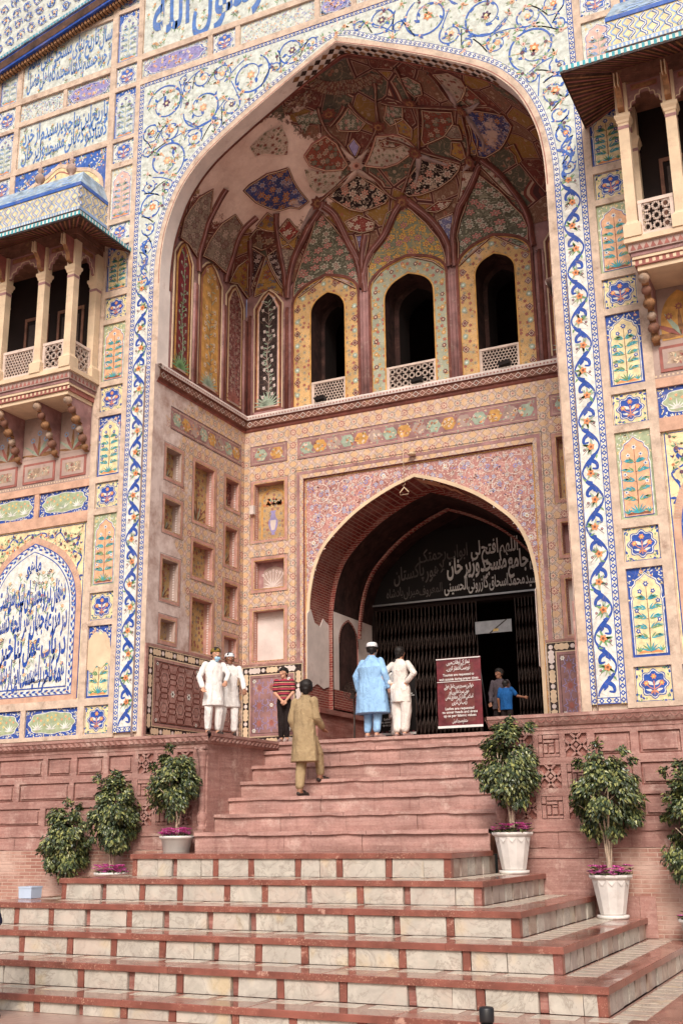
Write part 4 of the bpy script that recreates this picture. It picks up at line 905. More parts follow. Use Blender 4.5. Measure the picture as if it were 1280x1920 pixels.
# ---- balconies
def balcony(s):
    B = bpy.data.objects.new('balcony', None); COL.objects.link(B); B.parent = gate
    F = lambda u, v, w: (s * u, -w, v)          # w = distance in front of the facade
    X0, X1, FW = 5.55, 8.36, .92
    def ring(mb, ins, z0, z1, mat): mb.box(X0 + ins, z0, 0, X1 - ins, z1, FW - ins, mat)
    mb = MB(F)
    for ins, z0, z1, mat in ((.12, 10.56, 10.64, 'cream_stone'), (.085, 10.64, 10.74, 'rose_paint'), (.06, 10.74, 10.79, 'cream_stone'), (.05, 10.79, 10.86, 'mauve_paint'), (.02, 10.86, 11.01, 'grey_plaster'), (-.03, 11.01, 11.10, 'cream_stone')): ring(mb, ins, z0, z1, mat)
    for k in range(26):                          # carved leaves on the moulding
        u = X0 + .05 + k * .106
        mb.poly([(u, 10.88), (u + .09, 10.88), (u + .045, 10.985)], 'rose_paint', FW - .016)
        mb.poly([(u, 10.66), (u + .05, 10.66), (u + .05, 10.72), (u, 10.72)], 'cream_stone', FW - .082)
    for k in range(7):
        w_ = .05 + k * .12; i = [mb.P(X0 + .016, 10.88, w_), mb.P(X0 + .016, 10.88, w_ + .09), mb.P(X0 + .016, 10.985, w_ + .045)]; mb.F(i, 'rose_paint')
    mb.obj('balcony_slab', B)
    cols = [(5.67, .83), (6.43, .83), (7.48, .83), (8.24, .83), (5.67, .10), (8.24, .10)]
    cm = None
    for (u, w) in cols:
        if cm is None:
            mb = MB(); 
            def sq(h, z): return [(-h, -h, z), (h, -h, z), (h, h, z), (-h, h, z)]
            mb.loft([sq(.14, 11.10), sq(.14, 11.32), sq(.10, 11.36), sq(.085, 11.40), sq(.085, 13.20), sq(.10, 13.22), sq(.105, 13.26), sq(.13, 13.31), sq(.13, 13.36), sq(.10, 13.38), sq(.10, 13.95)], 'cream_stone', True, True, False)
            mb.loft([sq(.088, 13.10), sq(.092, 13.13), sq(.088, 13.16)], 'mauve_paint', True, False, False)
            cm = mb.mesh('column')
        o = link('column', cm, B); o.location = (s * u, -w, 0)
    # scroll struts at the column heads
    for (u, w) in cols[:4]:
        mb = MB(); prof = [(0, 13.40), (.10, 13.44), (.13, 13.60), (.24, 13.72), (.27, 13.95), (0, 13.95)]
        for t in range(len(prof) - 1): pass
        a = [mb.P(s * u - .05, -w - .10 - y, z) for y, z in prof]; b = [mb.P(s * u + .05, -w - .10 - y, z) for y, z in prof]
        mb.F(a, 'rose_paint'); mb.F(b[::-1], 'rose_paint')
        for i in range(len(prof)): j = (i + 1) % len(prof); mb.F([a[i], a[j], b[j], b[i]], 'gilt_brown')
        for du in (-.035, .02): mb.box(s * u + du, -w - .42, 13.72, s * u + du + .015, -w - .3, 13.95, 'cream_stone')
        mb.obj('strut', B)
    # cusped arches between columns
    def cusp(u0, u1, fr, name='cusped_arch'):
        mb = MB(fr); cxx = (u0 + u1) / 2; hw = (u1 - u0) / 2
        lob = []
        n = 5
        base = [(-1, 0), (-.80, .34), (-.55, .62), (-.28, .84), (0, 1)]
        for (a, b), (c, d) in zip(base, base[1:]):
            for t in range(4):
                q = t / 4; x = a + (c - a) * q; y = b + (d - b) * q; bul = .10 * sin(pi * q); lob.append((cxx + (x - bul * .8) * hw, 13.33 + (y + bul) * .42))
        lob.append((cxx, 13.33 + .44)); L = lob + [(2 * cxx - x, y) for x, y in reversed(lob[:-1])]
        mb.poly([(u0, 13.33)] + L[1:-1] + [(u1, 13.33), (u1, 13.95), (u0, 13.95)], 'mauve_paint', .03, .06)
        mb.stroke([(x, y + .025) for x, y in L], .02, 'cream_stone', .033)
        mb.rect(u0 + .08, 13.80, u1 - .08, 13.92, 'rose_paint', .034); mb.rect(u0 + .10, 13.82, u1 - .10, 13.90, 'gilt_brown', .036)
        mb.obj(name, B)
    FB = lambda u, v, w: (s * u, -(.83 + w), v)
    for a, b in ((5.75, 6.35), (6.51, 7.40), (7.56, 8.16)): cusp(a, b, FB)
    cusp(.18, .75, lambda u, v, w: (s * (5.67 - w), -u, v))
    # balustrades
    def rail(u0, u1, fr, kind):
        mb = MB(fr); z0, z1 = 11.12, 11.76; d = .05
        mb.rect(u0, z0, u1, z0 + .07, 'jali_stone', .03, d); mb.rect(u0, z1 - .06, u1, z1, 'jali_stone', .035, d + .01); mb.rect(u0, z0 + .07, u0 + .06, z1 - .06, 'jali_stone', .03, d); mb.rect(u1 - .06, z0 + .07, u1, z1 - .06, 'jali_stone', .03, d)
        a0, a1, b0, b1 = u0 + .05, u1 - .05, z0 + .06, z1 - .05
        lattice_lines(mb, a0, b0, a1, b1, kind, .02); mb.obj('pierced_railing', B)
    rail(5.77, 6.33, FB, 'star'); rail(6.53, 7.38, FB, 'hex'); rail(7.58, 8.14, FB, 'star'); rail(.18, .73, lambda u, v, w: (s * (5.67 - w), -u, v), 'star')
    # beam, eave and parapet
    mb = MB(F); mb.box(X0 + .04, 13.951, .0, X1 - .04, 14.10, FW - .03, 'carved_wood'); mb.box(X0 + .01, 14.10, .0, X1 - .01, 14.26, FW, 'carved_wood'); mb.obj('beam', B)
    mb = MB(F); e = .035; ex0, ex1, ew, ze = 4.87, 9.04, 1.70, 13.90
    top = [(X0, 14.50, 0), (X0, 14.50, FW), (X1, 14.50, FW), (X1, 14.50, 0)]; lo = [(ex0, ze + .09, 0), (ex0, ze + .09, ew), (ex1, ze + .09, ew), (ex1, ze + .09, 0)]
    und = [(X0 + .02, 14.24, 0), (X0 + .02, 14.24, FW - .02), (X1 - .02, 14.24, FW - .02), (X1 - .02, 14.24, 0)]; lo2 = [(ex0, ze, 0), (ex0, ze, ew), (ex1, ze, ew), (ex1, ze, 0)]
    for i in range(3):
        mb.F([mb.P(*p) for p in (top[i], top[i + 1], lo[i + 1], lo[i])], 'tile_slate'); mb.F([mb.P(*p) for p in (und[i], und[i + 1], lo2[i + 1], lo2[i])], 'eave_wood')
        mb.F([mb.P(*p) for p in (lo[i], lo[i + 1], lo2[i + 1], lo2[i])], 'ink')
    mb.obj('eave', B)
    # scalloped turquoise edging of the eave and its carved underside battens
    mb = MB(F); n = 44
    for i in range(n):
        u = ex0 + (ex1 - ex0) * i / n; d = (ex1 - ex0) / n * .5
        mb.F([mb.P(u, ze + .035, ew + .004), mb.P(u + d, ze + .035, ew + .004), mb.P(u + d, ze + .125, ew + .002), mb.P(u, ze + .125, ew + .002)], 'turquoise'); mb.F([mb.P(u + d, ze + .045, ew + .004), mb.P(u + 2 * d, ze + .045, ew + .004), mb.P(u + 2 * d, ze + .12, ew + .002), mb.P(u + d, ze + .12, ew + .002)], 'white')
    for i in range(18):
        w = ew * i / 18; d = ew / 18 * .5
        mb.F([mb.P(ex0 - .004, ze + .035, w), mb.P(ex0 - .004, ze + .035, w + d), mb.P(ex0 - .002, ze + .125, w + d), mb.P(ex0 - .002, ze + .125, w)], 'turquoise'); mb.F([mb.P(ex0 - .004, ze + .045, w + d), mb.P(ex0 - .004, ze + .045, w + 2 * d), mb.P(ex0 - .002, ze + .12, w + 2 * d), mb.P(ex0 - .002, ze + .12, w + d)], 'white')
    mb.obj('eave_edging', B)
    mb = MB(F)
    for i in range(34):
        t = i / 34; u = ex0 + .05 + (ex1 - ex0 - .1) * t; uu = X0 + .05 + (X1 - X0 - .1) * t; h = .02
        mb.F([mb.P(u - h, ze - .004, ew - .03), mb.P(u + h, ze - .004, ew - .03), mb.P(uu + h, 14.225, FW), mb.P(uu - h, 14.225, FW)], 'gilt_brown' if i % 2 else 'rose_paint')
    for i in range(14):
        t = i / 14; w = .05 + (ew - .1) * t; ww = .03 + (FW - .06) * t; h = .02
        mb.F([mb.P(ex0 + .03, ze + .004, w - h), mb.P(ex0 + .03, ze + .004, w + h), mb.P(X0, 14.225, ww + h), mb.P(X0, 14.225, ww - h)], 'gilt_brown' if i % 2 else 'rose_paint')
    mb.obj('eave_batten', B)
    mb = MB(F)
    mb.box(X0 - .05, 14.50, 0, X1 + .05, 14.62, FW + .05, 'ink'); mb.box(X0 - .02, 14.62, 0, X1 + .02, 14.72, FW + .02, 'pale_blue')
    for i in range(40): u = X0 + i * .071; mb.rect(u, 14.63, u + .035, 14.70, 'white', FW + .024)
    mb.box(X0, 14.72, 0, X1, 15.22, FW, 'pale_yellow' )
    mb.box(X0 - .02, 15.22, 0, X1 + .02, 15.30, FW + .02, 'blue')
    # sloped white-and-blue cap
    lo = [(X0 - .02, 15.30, 0), (X0 - .02, 15.30, FW + .02), (X1 + .02, 15.30, FW + .02), (X1 + .02, 15.30, 0)]; tp = [(X0 + .12, 15.70, 0), (X0 + .12, 15.70, FW - .22), (X1 - .12, 15.70, FW - .22), (X1 - .12, 15.70, 0)]
    for i in range(3): mb.F([mb.P(*p) for p in (lo[i], lo[i + 1], tp[i + 1], tp[i])], 'tile_slate')
    mb.F([mb.P(*p) for p in tp], 'cream_plaster')
    r = random.Random(4)
    for i in range(60):
        t = r.random(); u = X0 + .1 + r.random() * (X1 - X0 - .2); z = 15.31 + .36 * t; w = FW + .022 - .23 * t; l = r.uniform(.08, .3)
        mb.F([mb.P(u, z, w + .004), mb.P(u + l, z, w + .004), mb.P(u + l, z + .03, w - .015), mb.P(u, z + .03, w - .015)], 'pale_blue')
    # wave scroll on the parapet
    def waves(put, L):
        n = max(2, int(L / .19)); p = L / n
        for i in range(n + 1):
            for d, mt, wd, o in ((0, 'blue', .050, .004), (.0, 'white', .020, .006), (p / 2, 'pale_blue', .030, .004)):
                pts = [(i * p + d + (.045 if i % 2 else -.045) * sin(k * pi / 3 + 1), 14.75 + .44 * k / 12) for k in range(13)]
                if pts[0][0] > L - .02: continue
                put(pts, mt, wd, o)
    waves(lambda pts, mt, wd, o: mb.stroke([(X0 + a, b) for a, b in pts], wd, mt, FW + o), X1 - X0)
    F1 = mb.fr; mb.fr = lambda u, v, w: (s * (X0 - w), -u, v)
    waves(lambda pts, mt, wd, o: mb.stroke(pts, wd, mt, o), FW); mb.fr = F1
    mb.obj('parapet', B)
    for u in (6.18, 7.05):
        mb = MB(); prof = [(.10, 15.70), (.11, 15.78), (.05, 15.84), (.04, 15.90), (.10, 15.96), (.115, 16.04), (.07, 16.12), (.03, 16.16), (.055, 16.21), (.055, 16.27), (.015, 16.33), (.008, 16.50)]
        mb.lathe(s * u, -.5, prof, 'grey_plaster', 12); mb.obj('finial', B)
    # tiled gable on the wall over the parapet
    mb = MB(F); rc = [(5.66, 15.0), (8.26, 15.0), (8.26, 16.74), (5.66, 16.74)]
    mb.poly(rc, 'blue', -.03); scatter_leaves(mb, [(5.7, 15.7), (8.2, 15.7), (8.2, 16.7), (5.7, 16.7)], ['white', 'white', 'peach', 'pale_blue'], 300, .09, -.027, 3); tendrils(mb, [(5.7, 15.7), (8.2, 15.7), (8.2, 16.7), (5.7, 16.7)], 40, -.026, 2, None, .8, ('white', 'peach'))
    ga = smooth_path([(5.74, 15.7), (5.8, 16.0), (6.1, 16.28), (6.55, 16.42), (6.96, 16.62), (7.35, 16.42), (7.8, 16.28), (8.12, 16.0), (8.18, 15.7)], 5)
    mb.poly(ga, 'pale_yellow', -.020, .03); mb.stroke(ga, .09, 'cream_plaster', -.008, depth=.03); mb.stroke([(6.96 + (x - 6.96) * .86, 15.7 + (z - 15.7) * .83) for x, z in ga], .03, 'rose_paint', -.017)
    scatter_leaves(mb, [(6.96 + (x - 6.96) * .8, 15.7 + (z - 15.7) * .78) for x, z in ga], ['blue', 'peach'], 60, .09, -.016, 5)
    mb.obj('gable', B)
    # near-black flat sheet standing in for the shade behind the columns, and door frames
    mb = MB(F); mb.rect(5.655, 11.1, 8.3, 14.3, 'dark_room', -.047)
    for a, b in ((6.05, 6.7), (7.0, 7.6)):
        mb.rect(a, 11.1, a + .06, 12.9, 'carved_wood', -.02, .02); mb.rect(b, 11.1, b + .06, 12.9, 'carved_wood', -.02, .02); mb.rect(a, 12.9, b + .06, 12.97, 'carved_wood', -.02, .02); mb.rect(a + .12, 11.3, b - .06, 12.0, 'iron', -.03, .01); mb.rect(a + .12, 12.1, b - .06, 12.8, 'iron', -.03, .01)
    mb.obj('back_wall_panelling', B)
    # serpentine brackets
    bm_ = None
    for u in (5.74, 6.52, 7.50, 8.22):
        if bm_ is None:
            mb = MB(); prof = [(0, 9.58), (.10, 9.62), (.15, 9.76), (.13, 9.86), (.22, 9.90), (.30, 10.02), (.28, 10.10), (.40, 10.14), (.50, 10.26), (.49, 10.33), (.62, 10.38), (.72, 10.48), (.72, 10.56), (0, 10.56)]
            a = [mb.P(-.055, -y, z) for y, z in prof]; b = [mb.P(.055, -y, z) for y, z in prof]
            for t in tessellate_polygon([[Vector((y, z, 0)) for y, z in prof]]): mb.F([a[i] for i in t], 'mauve_paint'); mb.F([b[i] for i in t], 'mauve_paint')
            for i in range(len(prof) - 1): mb.F([a[i], a[i + 1], b[i + 1], b[i]], 'gilt_brown')
            for k, (y, z) in enumerate(((.07, 9.66), (.16, 9.82), (.27, 9.98), (.40, 10.15), (.54, 10.32), (.68, 10.47))):
                R_ = (.075, .095, .08, .10, .085, .09)[k]; rings = [[(R_ * 1.05 * cos(2 * pi * q / 8) * sin(pi * (t + .5) / 5), -y - .02 + R_ * sin(2 * pi * q / 8) * sin(pi * (t + .5) / 5), z + R_ * cos(pi * (t + .5) / 5)) for q in range(8)] for t in range(5)]
                mb.loft(rings, ('gilt_brown', 'carved_wood', 'faded_panel')[k % 3], True, True)
            bm_ = mb.mesh('bracket')
        o = link('bracket', bm_, B); o.location = (s * u, 0, 0)
    mb = MB(F); mb.rect(5.655, 9.0, 8.4, 10.6, 'grey_plaster', -.012)
    for a, b in ((5.76, 6.42), (6.56, 7.40), (7.56, 8.28)):
        mb.rect(a, 9.10, b, 9.54, 'rose_paint', .004, .02); mb.rect(a + .05, 9.15, b - .05, 9.49, 'grey_plaster', .008); mb.rect(a + .13, 9.22, b - .13, 9.42, 'faded_panel', .010); scatter_leaves(mb, [(a + .15, 9.24), (b - .15, 9.24), (b - .15, 9.40), (a + .15, 9.40)], ['grey_green', 'rose_paint', 'cream_stone'], 18, .07, .012, int(a * 9))
    for a, b in ((5.83, 6.44), (6.62, 7.42), (7.58, 8.14)):
        ar = four_centred(a, 9.9, b, 10.5); mb.poly([(a, 9.64)] + ar + [(b, 9.64)], 'gold_line' if s > 0 else 'grey_plaster', -.006)
        for k in range(7): mb.leaf((a + b) / 2, 9.68, pi / 2 + (k - 3) * .4, .5, .08, ('gilt_brown', 'grey_green', 'rose_paint')[k % 3], -.004, (k - 3) * .3)
        for k in range(3): mb.flower((a + b) / 2 + (k - 1) * .17, 10.05 + .15 * (k == 1), .07, 'rose_paint' if s > 0 else 'pale_blue', 'gold_line', -.002, 8)
    for k in range(40): mb.rect(5.66 + k * .068, 9.03, 5.69 + k * .068, 9.06, 'cream_stone', -.008)
    mb.obj('panelled_wall', B)
def lattice_lines(mb, a0, b0, a1, b1, kind, w, mat='jali_stone', d=.03):
    """pierced stone lattice of real bars, clipped to its frame"""
    def seg(p, q, wd=.014):
        # clip to the frame
        t0, t1 = 0.0, 1.0; dx, dy = q[0] - p[0], q[1] - p[1]
        for pp, qq in ((-dx, p[0] - a0), (dx, a1 - p[0]), (-dy, p[1] - b0), (dy, b1 - p[1])):
            if abs(pp) < 1e-9:
                if qq < 0: return
            else:
                r = qq / pp
                if pp < 0: t0 = max(t0, r)
                else: t1 = min(t1, r)
        if t0 >= t1: return
        mb.stroke([(p[0] + dx * t0, p[1] + dy * t0), (p[0] + dx * t1, p[1] + dy * t1)], wd, mat, w, False, d)
    if kind == 'hex':
        s = .042; hx = s * math.sqrt(3); i = 0; y = b0 - s
        while y < b1 + s:
            x = a0 - hx + (hx / 2 if i % 2 else 0)
            while x < a1 + hx:
                seg((x, y), (x, y + s)); seg((x, y + s), (x + hx / 2, y + s * 1.5)); seg((x, y + s), (x - hx / 2, y + s * 1.5)); x += hx
            y += s * 1.5; i += 1
    else:
        p = .155; nx = max(1, round((a1 - a0) / p)); ny = max(1, round((b1 - b0) / p)); px, py = (a1 - a0) / nx, (b1 - b0) / ny
        for i in range(nx):
            for j in range(ny):
                cx, cy = a0 + (i + .5) * px, b0 + (j + .5) * py; rx, ry = px / 2, py / 2
                v = [(cx + rx * (.98 if k % 2 else .52) * cos(k * pi / 8 + pi / 8) , cy + ry * (.98 if k % 2 else .52) * sin(k * pi / 8 + pi / 8)) for k in range(16)]
                for k in range(16): seg(v[k], v[(k + 1) % 16], .013)
                for k in range(4): seg((cx + rx * cos(k * pi / 2), cy + ry * sin(k * pi / 2)), (cx + rx * cos(k * pi / 2 + pi / 2), cy + ry * sin(k * pi / 2 + pi / 2)), .010)
for s in (-1, 1): balcony(s)
# projecting eave of the corner tower, top left
e0, e1 = Vector((-9.9, .27, 19.5)), Vector((-4.2, -.93, 19.5)); ed = (e1 - e0); el = ed.length; ed.normalize(); en = Vector((ed.y, -ed.x, 0))
mb = MB(lambda u, v, w: (-10.2 + .967 * u - .255 * v, -w - .01, 19.10 + .2555 * u + .967 * v)); el = 6.4
mb.box(0, .10, 0, el, .42, .20, 'cobalt'); mb.box(0, .16, 0, el, .36, .21, 'eave_wood'); mb.box(0, .42, 0, el, .50, .24, 'tile_slate'); mb.box(0, .50, 0, el, 3.6, .18, 'mint')
for i in range(int(el / .09)): u = i * .09; mb.box(u, .0, 0, u + .055, .12, .13, 'gilt_brown'); mb.box(u, .43, .24, u + .045, .48, .245, 'turquoise')
for i in range(int(el / .34)):
    for k in range(4): spiral(mb, .2 + i * .34, .80 + k * .34, .13, i, 1.0, 1, .203, 'blue', True, .03, i)
mb.obj('tower_eave', gate)
# outlines of the painted fields and ribs of the half-dome: (turn/pi, height 0..1) on its surface
VP={
'blue':[(.8201,.543),(.7359,.4326),(.7525,.4118),(.7728,.42),(.7912,.4124),(.8136,.4088),(.85,.4093),(.8935,.4266),(.8888,.4494),(.8653,.5055)],
'black':[(.6894,.4442),(.6521,.4833),(.6,.5142),(.554,.4591),(.5139,.4001),(.5304,.3775),(.5656,.3691),(.5998,.3653),(.6304,.3832),(.6656,.4199)],
'black2':[(.4719,.4053),(.4448,.4444),(.3628,.5086),(.3217,.4607),(.2913,.4261),(.309,.4072),(.3349,.39),(.3767,.3741),(.4264,.3711),(.4592,.3794)],
'greenL':[(.7348,.1036),(.7348,.1472),(.7292,.2122),(.7178,.3085),(.7105,.3689),(.7002,.3862),(.6695,.3323),(.6507,.2894),(.6271,.2284),(.6135,.165),(.6112,.0948),(.623,.0888),(.6794,.1662),(.7277,.1051)],
'greenM':[(.5933,.0768),(.5924,.1614),(.5702,.2218),(.5314,.338),(.5069,.3494),(.486,.3601),(.4631,.3239),(.4387,.2677),(.4177,.2005),(.409,.1304),(.4077,.0736),(.4362,.121),(.4937,.1642),(.5414,.162)],
'greenR':[(.3824,.0783),(.3779,.1934),(.3589,.2488),(.3223,.3212),(.2793,.3704),(.2715,.3088),(.2705,.2533),(.2661,.211),(.2683,.1368),(.2684,.0769),(.3169,.1657)],
'blue2':[(.138,.531),(.1218,.5054),(.1105,.4648),(.0962,.42),(.1172,.3939),(.1616,.404),(.2094,.4154),(.2405,.4116),(.2481,.424),(.2188,.4757),(.1756,.5101)],
'red2':[(.2355,.6588),(.1694,.5748),(.204,.5474),(.2634,.5338),(.3323,.545),(.3288,.5688)],
'white1':[(.5706,.5427),(.4947,.6507),(.4182,.6315),(.3846,.6053),(.3736,.5741),(.3684,.5461),(.4031,.5329),(.4561,.5166),(.5052,.5161)],
'red1':[(.7863,.5961),(.773,.6471),(.728,.682),(.6775,.6481),(.6321,.5597),(.6485,.5412),(.7053,.5408),(.7597,.561)],
'white0':[(.7717,.5455),(.7046,.5358),(.653,.5422),(.6565,.4991),(.6813,.4523),(.7203,.4565),(.7418,.483)],
'green1':[(.6863,.7305),(.614,.7947),(.525,.7167),(.5699,.6901),(.6702,.7038)],
'purple':[(.6296,.6366),(.6007,.6641),(.576,.6259),(.5978,.5878),(.6081,.5897)],
'dgreen0':[(.9005,.7382),(.8143,.7904),(.7546,.7296),(.8188,.7304),(.8193,.6861)],
'white00':[(.9605,.568),(.9576,.6389),(.9252,.694),(.8615,.6415),(.8416,.592),(.9077,.5719),(.9267,.5491)],
'blueT1':[(.6184,.2836),(.5844,.2779),(.6045,.1662)],
'blueT2':[(.4097,.2663),(.3709,.2741),(.4003,.1371)],
'ros1':[(.6432,.341),(.606,.3552),(.5659,.3171),(.5724,.289),(.6025,.2875),(.6319,.3091)],
'ros2':[(.43,.3108),(.3906,.3298),(.358,.3194),(.3756,.3022),(.4033,.2941)],
'side1':[(.982,.174),(.9907,.2354),(.983,.326),(.9631,.3766),(.9374,.307),(.9315,.2337),(.9278,.1533),(.9572,.1742)],
'side2':[(.9131,.1736),(.9119,.2233),(.8998,.3013),(.8818,.348),(.8555,.3319),(.8492,.2717),(.8437,.1772),(.8843,.1829)],
'gold1':[(.8354,.1567),(.8275,.2217),(.8112,.2626),(.7897,.1576),(.7917,.1485),(.8168,.1741)],
'gold2':[(.7846,.1476),(.7824,.2786),(.7498,.1522),(.7497,.1197),(.7655,.1639)],
'cav':[(.827,.3147),(.8209,.3429),(.792,.3571),(.7752,.3328),(.77,.3074),(.8168,.2983)],  # corner hollow, its shade put in as a dark field
'gold3':[(.8234,.3493),(.8142,.3949),(.7918,.3902),(.7815,.3502),(.803,.3505)],
'bw1':[(.8144,.2926),(.7851,.2831),(.7884,.2215),(.7894,.1827)],
'bw2':[(.7813,.282),(.771,.2963),(.7531,.2166),(.747,.1506)],
'grey1':[(.7654,.2984),(.7543,.3054),(.7387,.2743),(.7432,.211),(.7444,.1482),(.7546,.2345)],
'redd':[(.7676,.384),(.7405,.3374),(.7555,.3139),(.7779,.3527)],
'gold4':[(.7744,.3407),(.755,.3092),(.7419,.3296),(.7408,.2836),(.7634,.2969)],
'whiteR':[(.0359,.6712),(.0065,.6062),(.0228,.5636),(.0473,.5552),(.1059,.5647),(.1265,.5757),(.0897,.6275)],
'grnR':[(.1434,.8002),(.1014,.7663),(.1139,.7194),(.1642,.6955),(.1999,.7131),(.1866,.7566)],
'redR':[(.0448,.549),(.0873,.4768),(.1175,.5334),(.1059,.5647)],
'gold5':[(.2605,.5035),(.2456,.4866),(.2716,.437),(.2849,.4354),(.2949,.4666)],
'gold6':[(.1835,.5132),(.1803,.5004),(.2479,.4322),(.2634,.4423)],
'grey2':[(.2109,.5476),(.2029,.5308),(.2342,.4921),(.2542,.512),(.2571,.5355)],
'ornR1':[(.1895,.4002),(.1715,.3854),(.2059,.3646),(.216,.3597)],
'wf1':[(.3037,.4035),(.281,.3821),(.3344,.3023),(.3528,.3065)],
'wf2':[(.266,.3931),(.2501,.3996),(.254,.311),(.2607,.2607),(.2661,.2843),(.2668,.341)],
'goldT':[(.9974,.8549),(.9891,.8948),(.6412,.9145),(.2174,.8933),(.1788,.8498),(.2634,.8275),(.376,.8569),(.5653,.8477),(.7379,.8502)],
'brnT':[(.9894,.7414),(.9636,.806),(.9507,.8502),(.8835,.8188),(.8752,.7869),(.9315,.7329)],
'grnT':[(.3408,.7645),(.3011,.7475),(.2915,.7137),(.3361,.6726),(.407,.6716),(.4177,.7057)],
'goldM':[(.3696,.6889),(.3317,.6774),(.3311,.6229),(.3601,.5864),(.3944,.6286)],
'redM':[(.4915,.6259),(.4536,.6259),(.4045,.5833),(.441,.5802),(.4887,.6011)],
}
VR={
'r1':[(.5921,.2781),(.6038,.1857),(.5981,.0631)],
'a1':[(.7425,.1086),(.7396,.2443),(.7285,.3164),(.7216,.3484),(.7012,.4048),(.7001,.4272)],
'a2':[(.6989,.4124),(.6668,.368),(.6357,.2648),(.6158,.1899),(.6054,.0817)],
'a3':[(.6054,.0817),(.5912,.1905),(.5473,.2575),(.5101,.3308),(.4811,.3648)],
'a4':[(.4636,.3749),(.4692,.3668),(.4333,.2968),(.4104,.2273),(.4023,.1639),(.4015,.0863)],
'a5':[(.3903,.0814),(.3882,.1831),(.3585,.2787),(.3323,.3163),(.2746,.3885),(.2596,.3994)],
'a6':[(.252,.4097),(.2516,.345),(.2574,.283),(.26,.2211),(.2649,.1546),(.2632,.0881)],
's1':[(.9208,.1035),(.9265,.2192),(.9323,.2917),(.9346,.4022)],
's2':[(.8457,.1442),(.8446,.2316),(.8486,.3155),(.8326,.3719)],
's3':[(.789,.1571),(.797,.2353),(.8242,.3091)],
's4':[(.7433,.1099),(.7512,.2153),(.7688,.3076),(.7942,.4042)],
'n1':[(.6176,.5201),(.5945,.571),(.494,.6678),(.4648,.6954)],
'n2':[(.595,.5646),(.667,.6576),(.7201,.6972),(.8179,.7955)],
'n3':[(.7197,.7258),(.6429,.8035)],
'n4':[(.4679,.6904),(.5202,.7267),(.6116,.8115)],
'n5':[(.3661,.5322),(.3079,.6094),(.2393,.6779)],
'n6':[(.3589,.5288),(.3252,.4821),(.2903,.4284)],
'n7':[(.2638,.4369),(.2093,.5007),(.1443,.5512)],
'n8':[(.1398,.5534),(.1913,.6332),(.2645,.7041),(.3691,.7733)],
'n9':[(.1405,.5643),(.1141,.6244),(.0352,.6901)],
'n10':[(.1313,.5486),(.0919,.4765),(.0925,.4298)],
'n11':[(.4736,.4014),(.4143,.4898),(.3691,.5277)],
'n12':[(.3691,.5277),(.4015,.5878),(.4536,.6259)],
'n13':[(.7182,.4166),(.6523,.4932),(.6016,.5394)],
'n14':[(.5947,.5302),(.5505,.4817),(.5078,.3922),(.4729,.3683)],
'n15':[(.2257,.7172),(.1628,.7752),(.0601,.8159)],
'n16':[(.4617,.6893),(.4028,.7841),(.2915,.8563)],
}
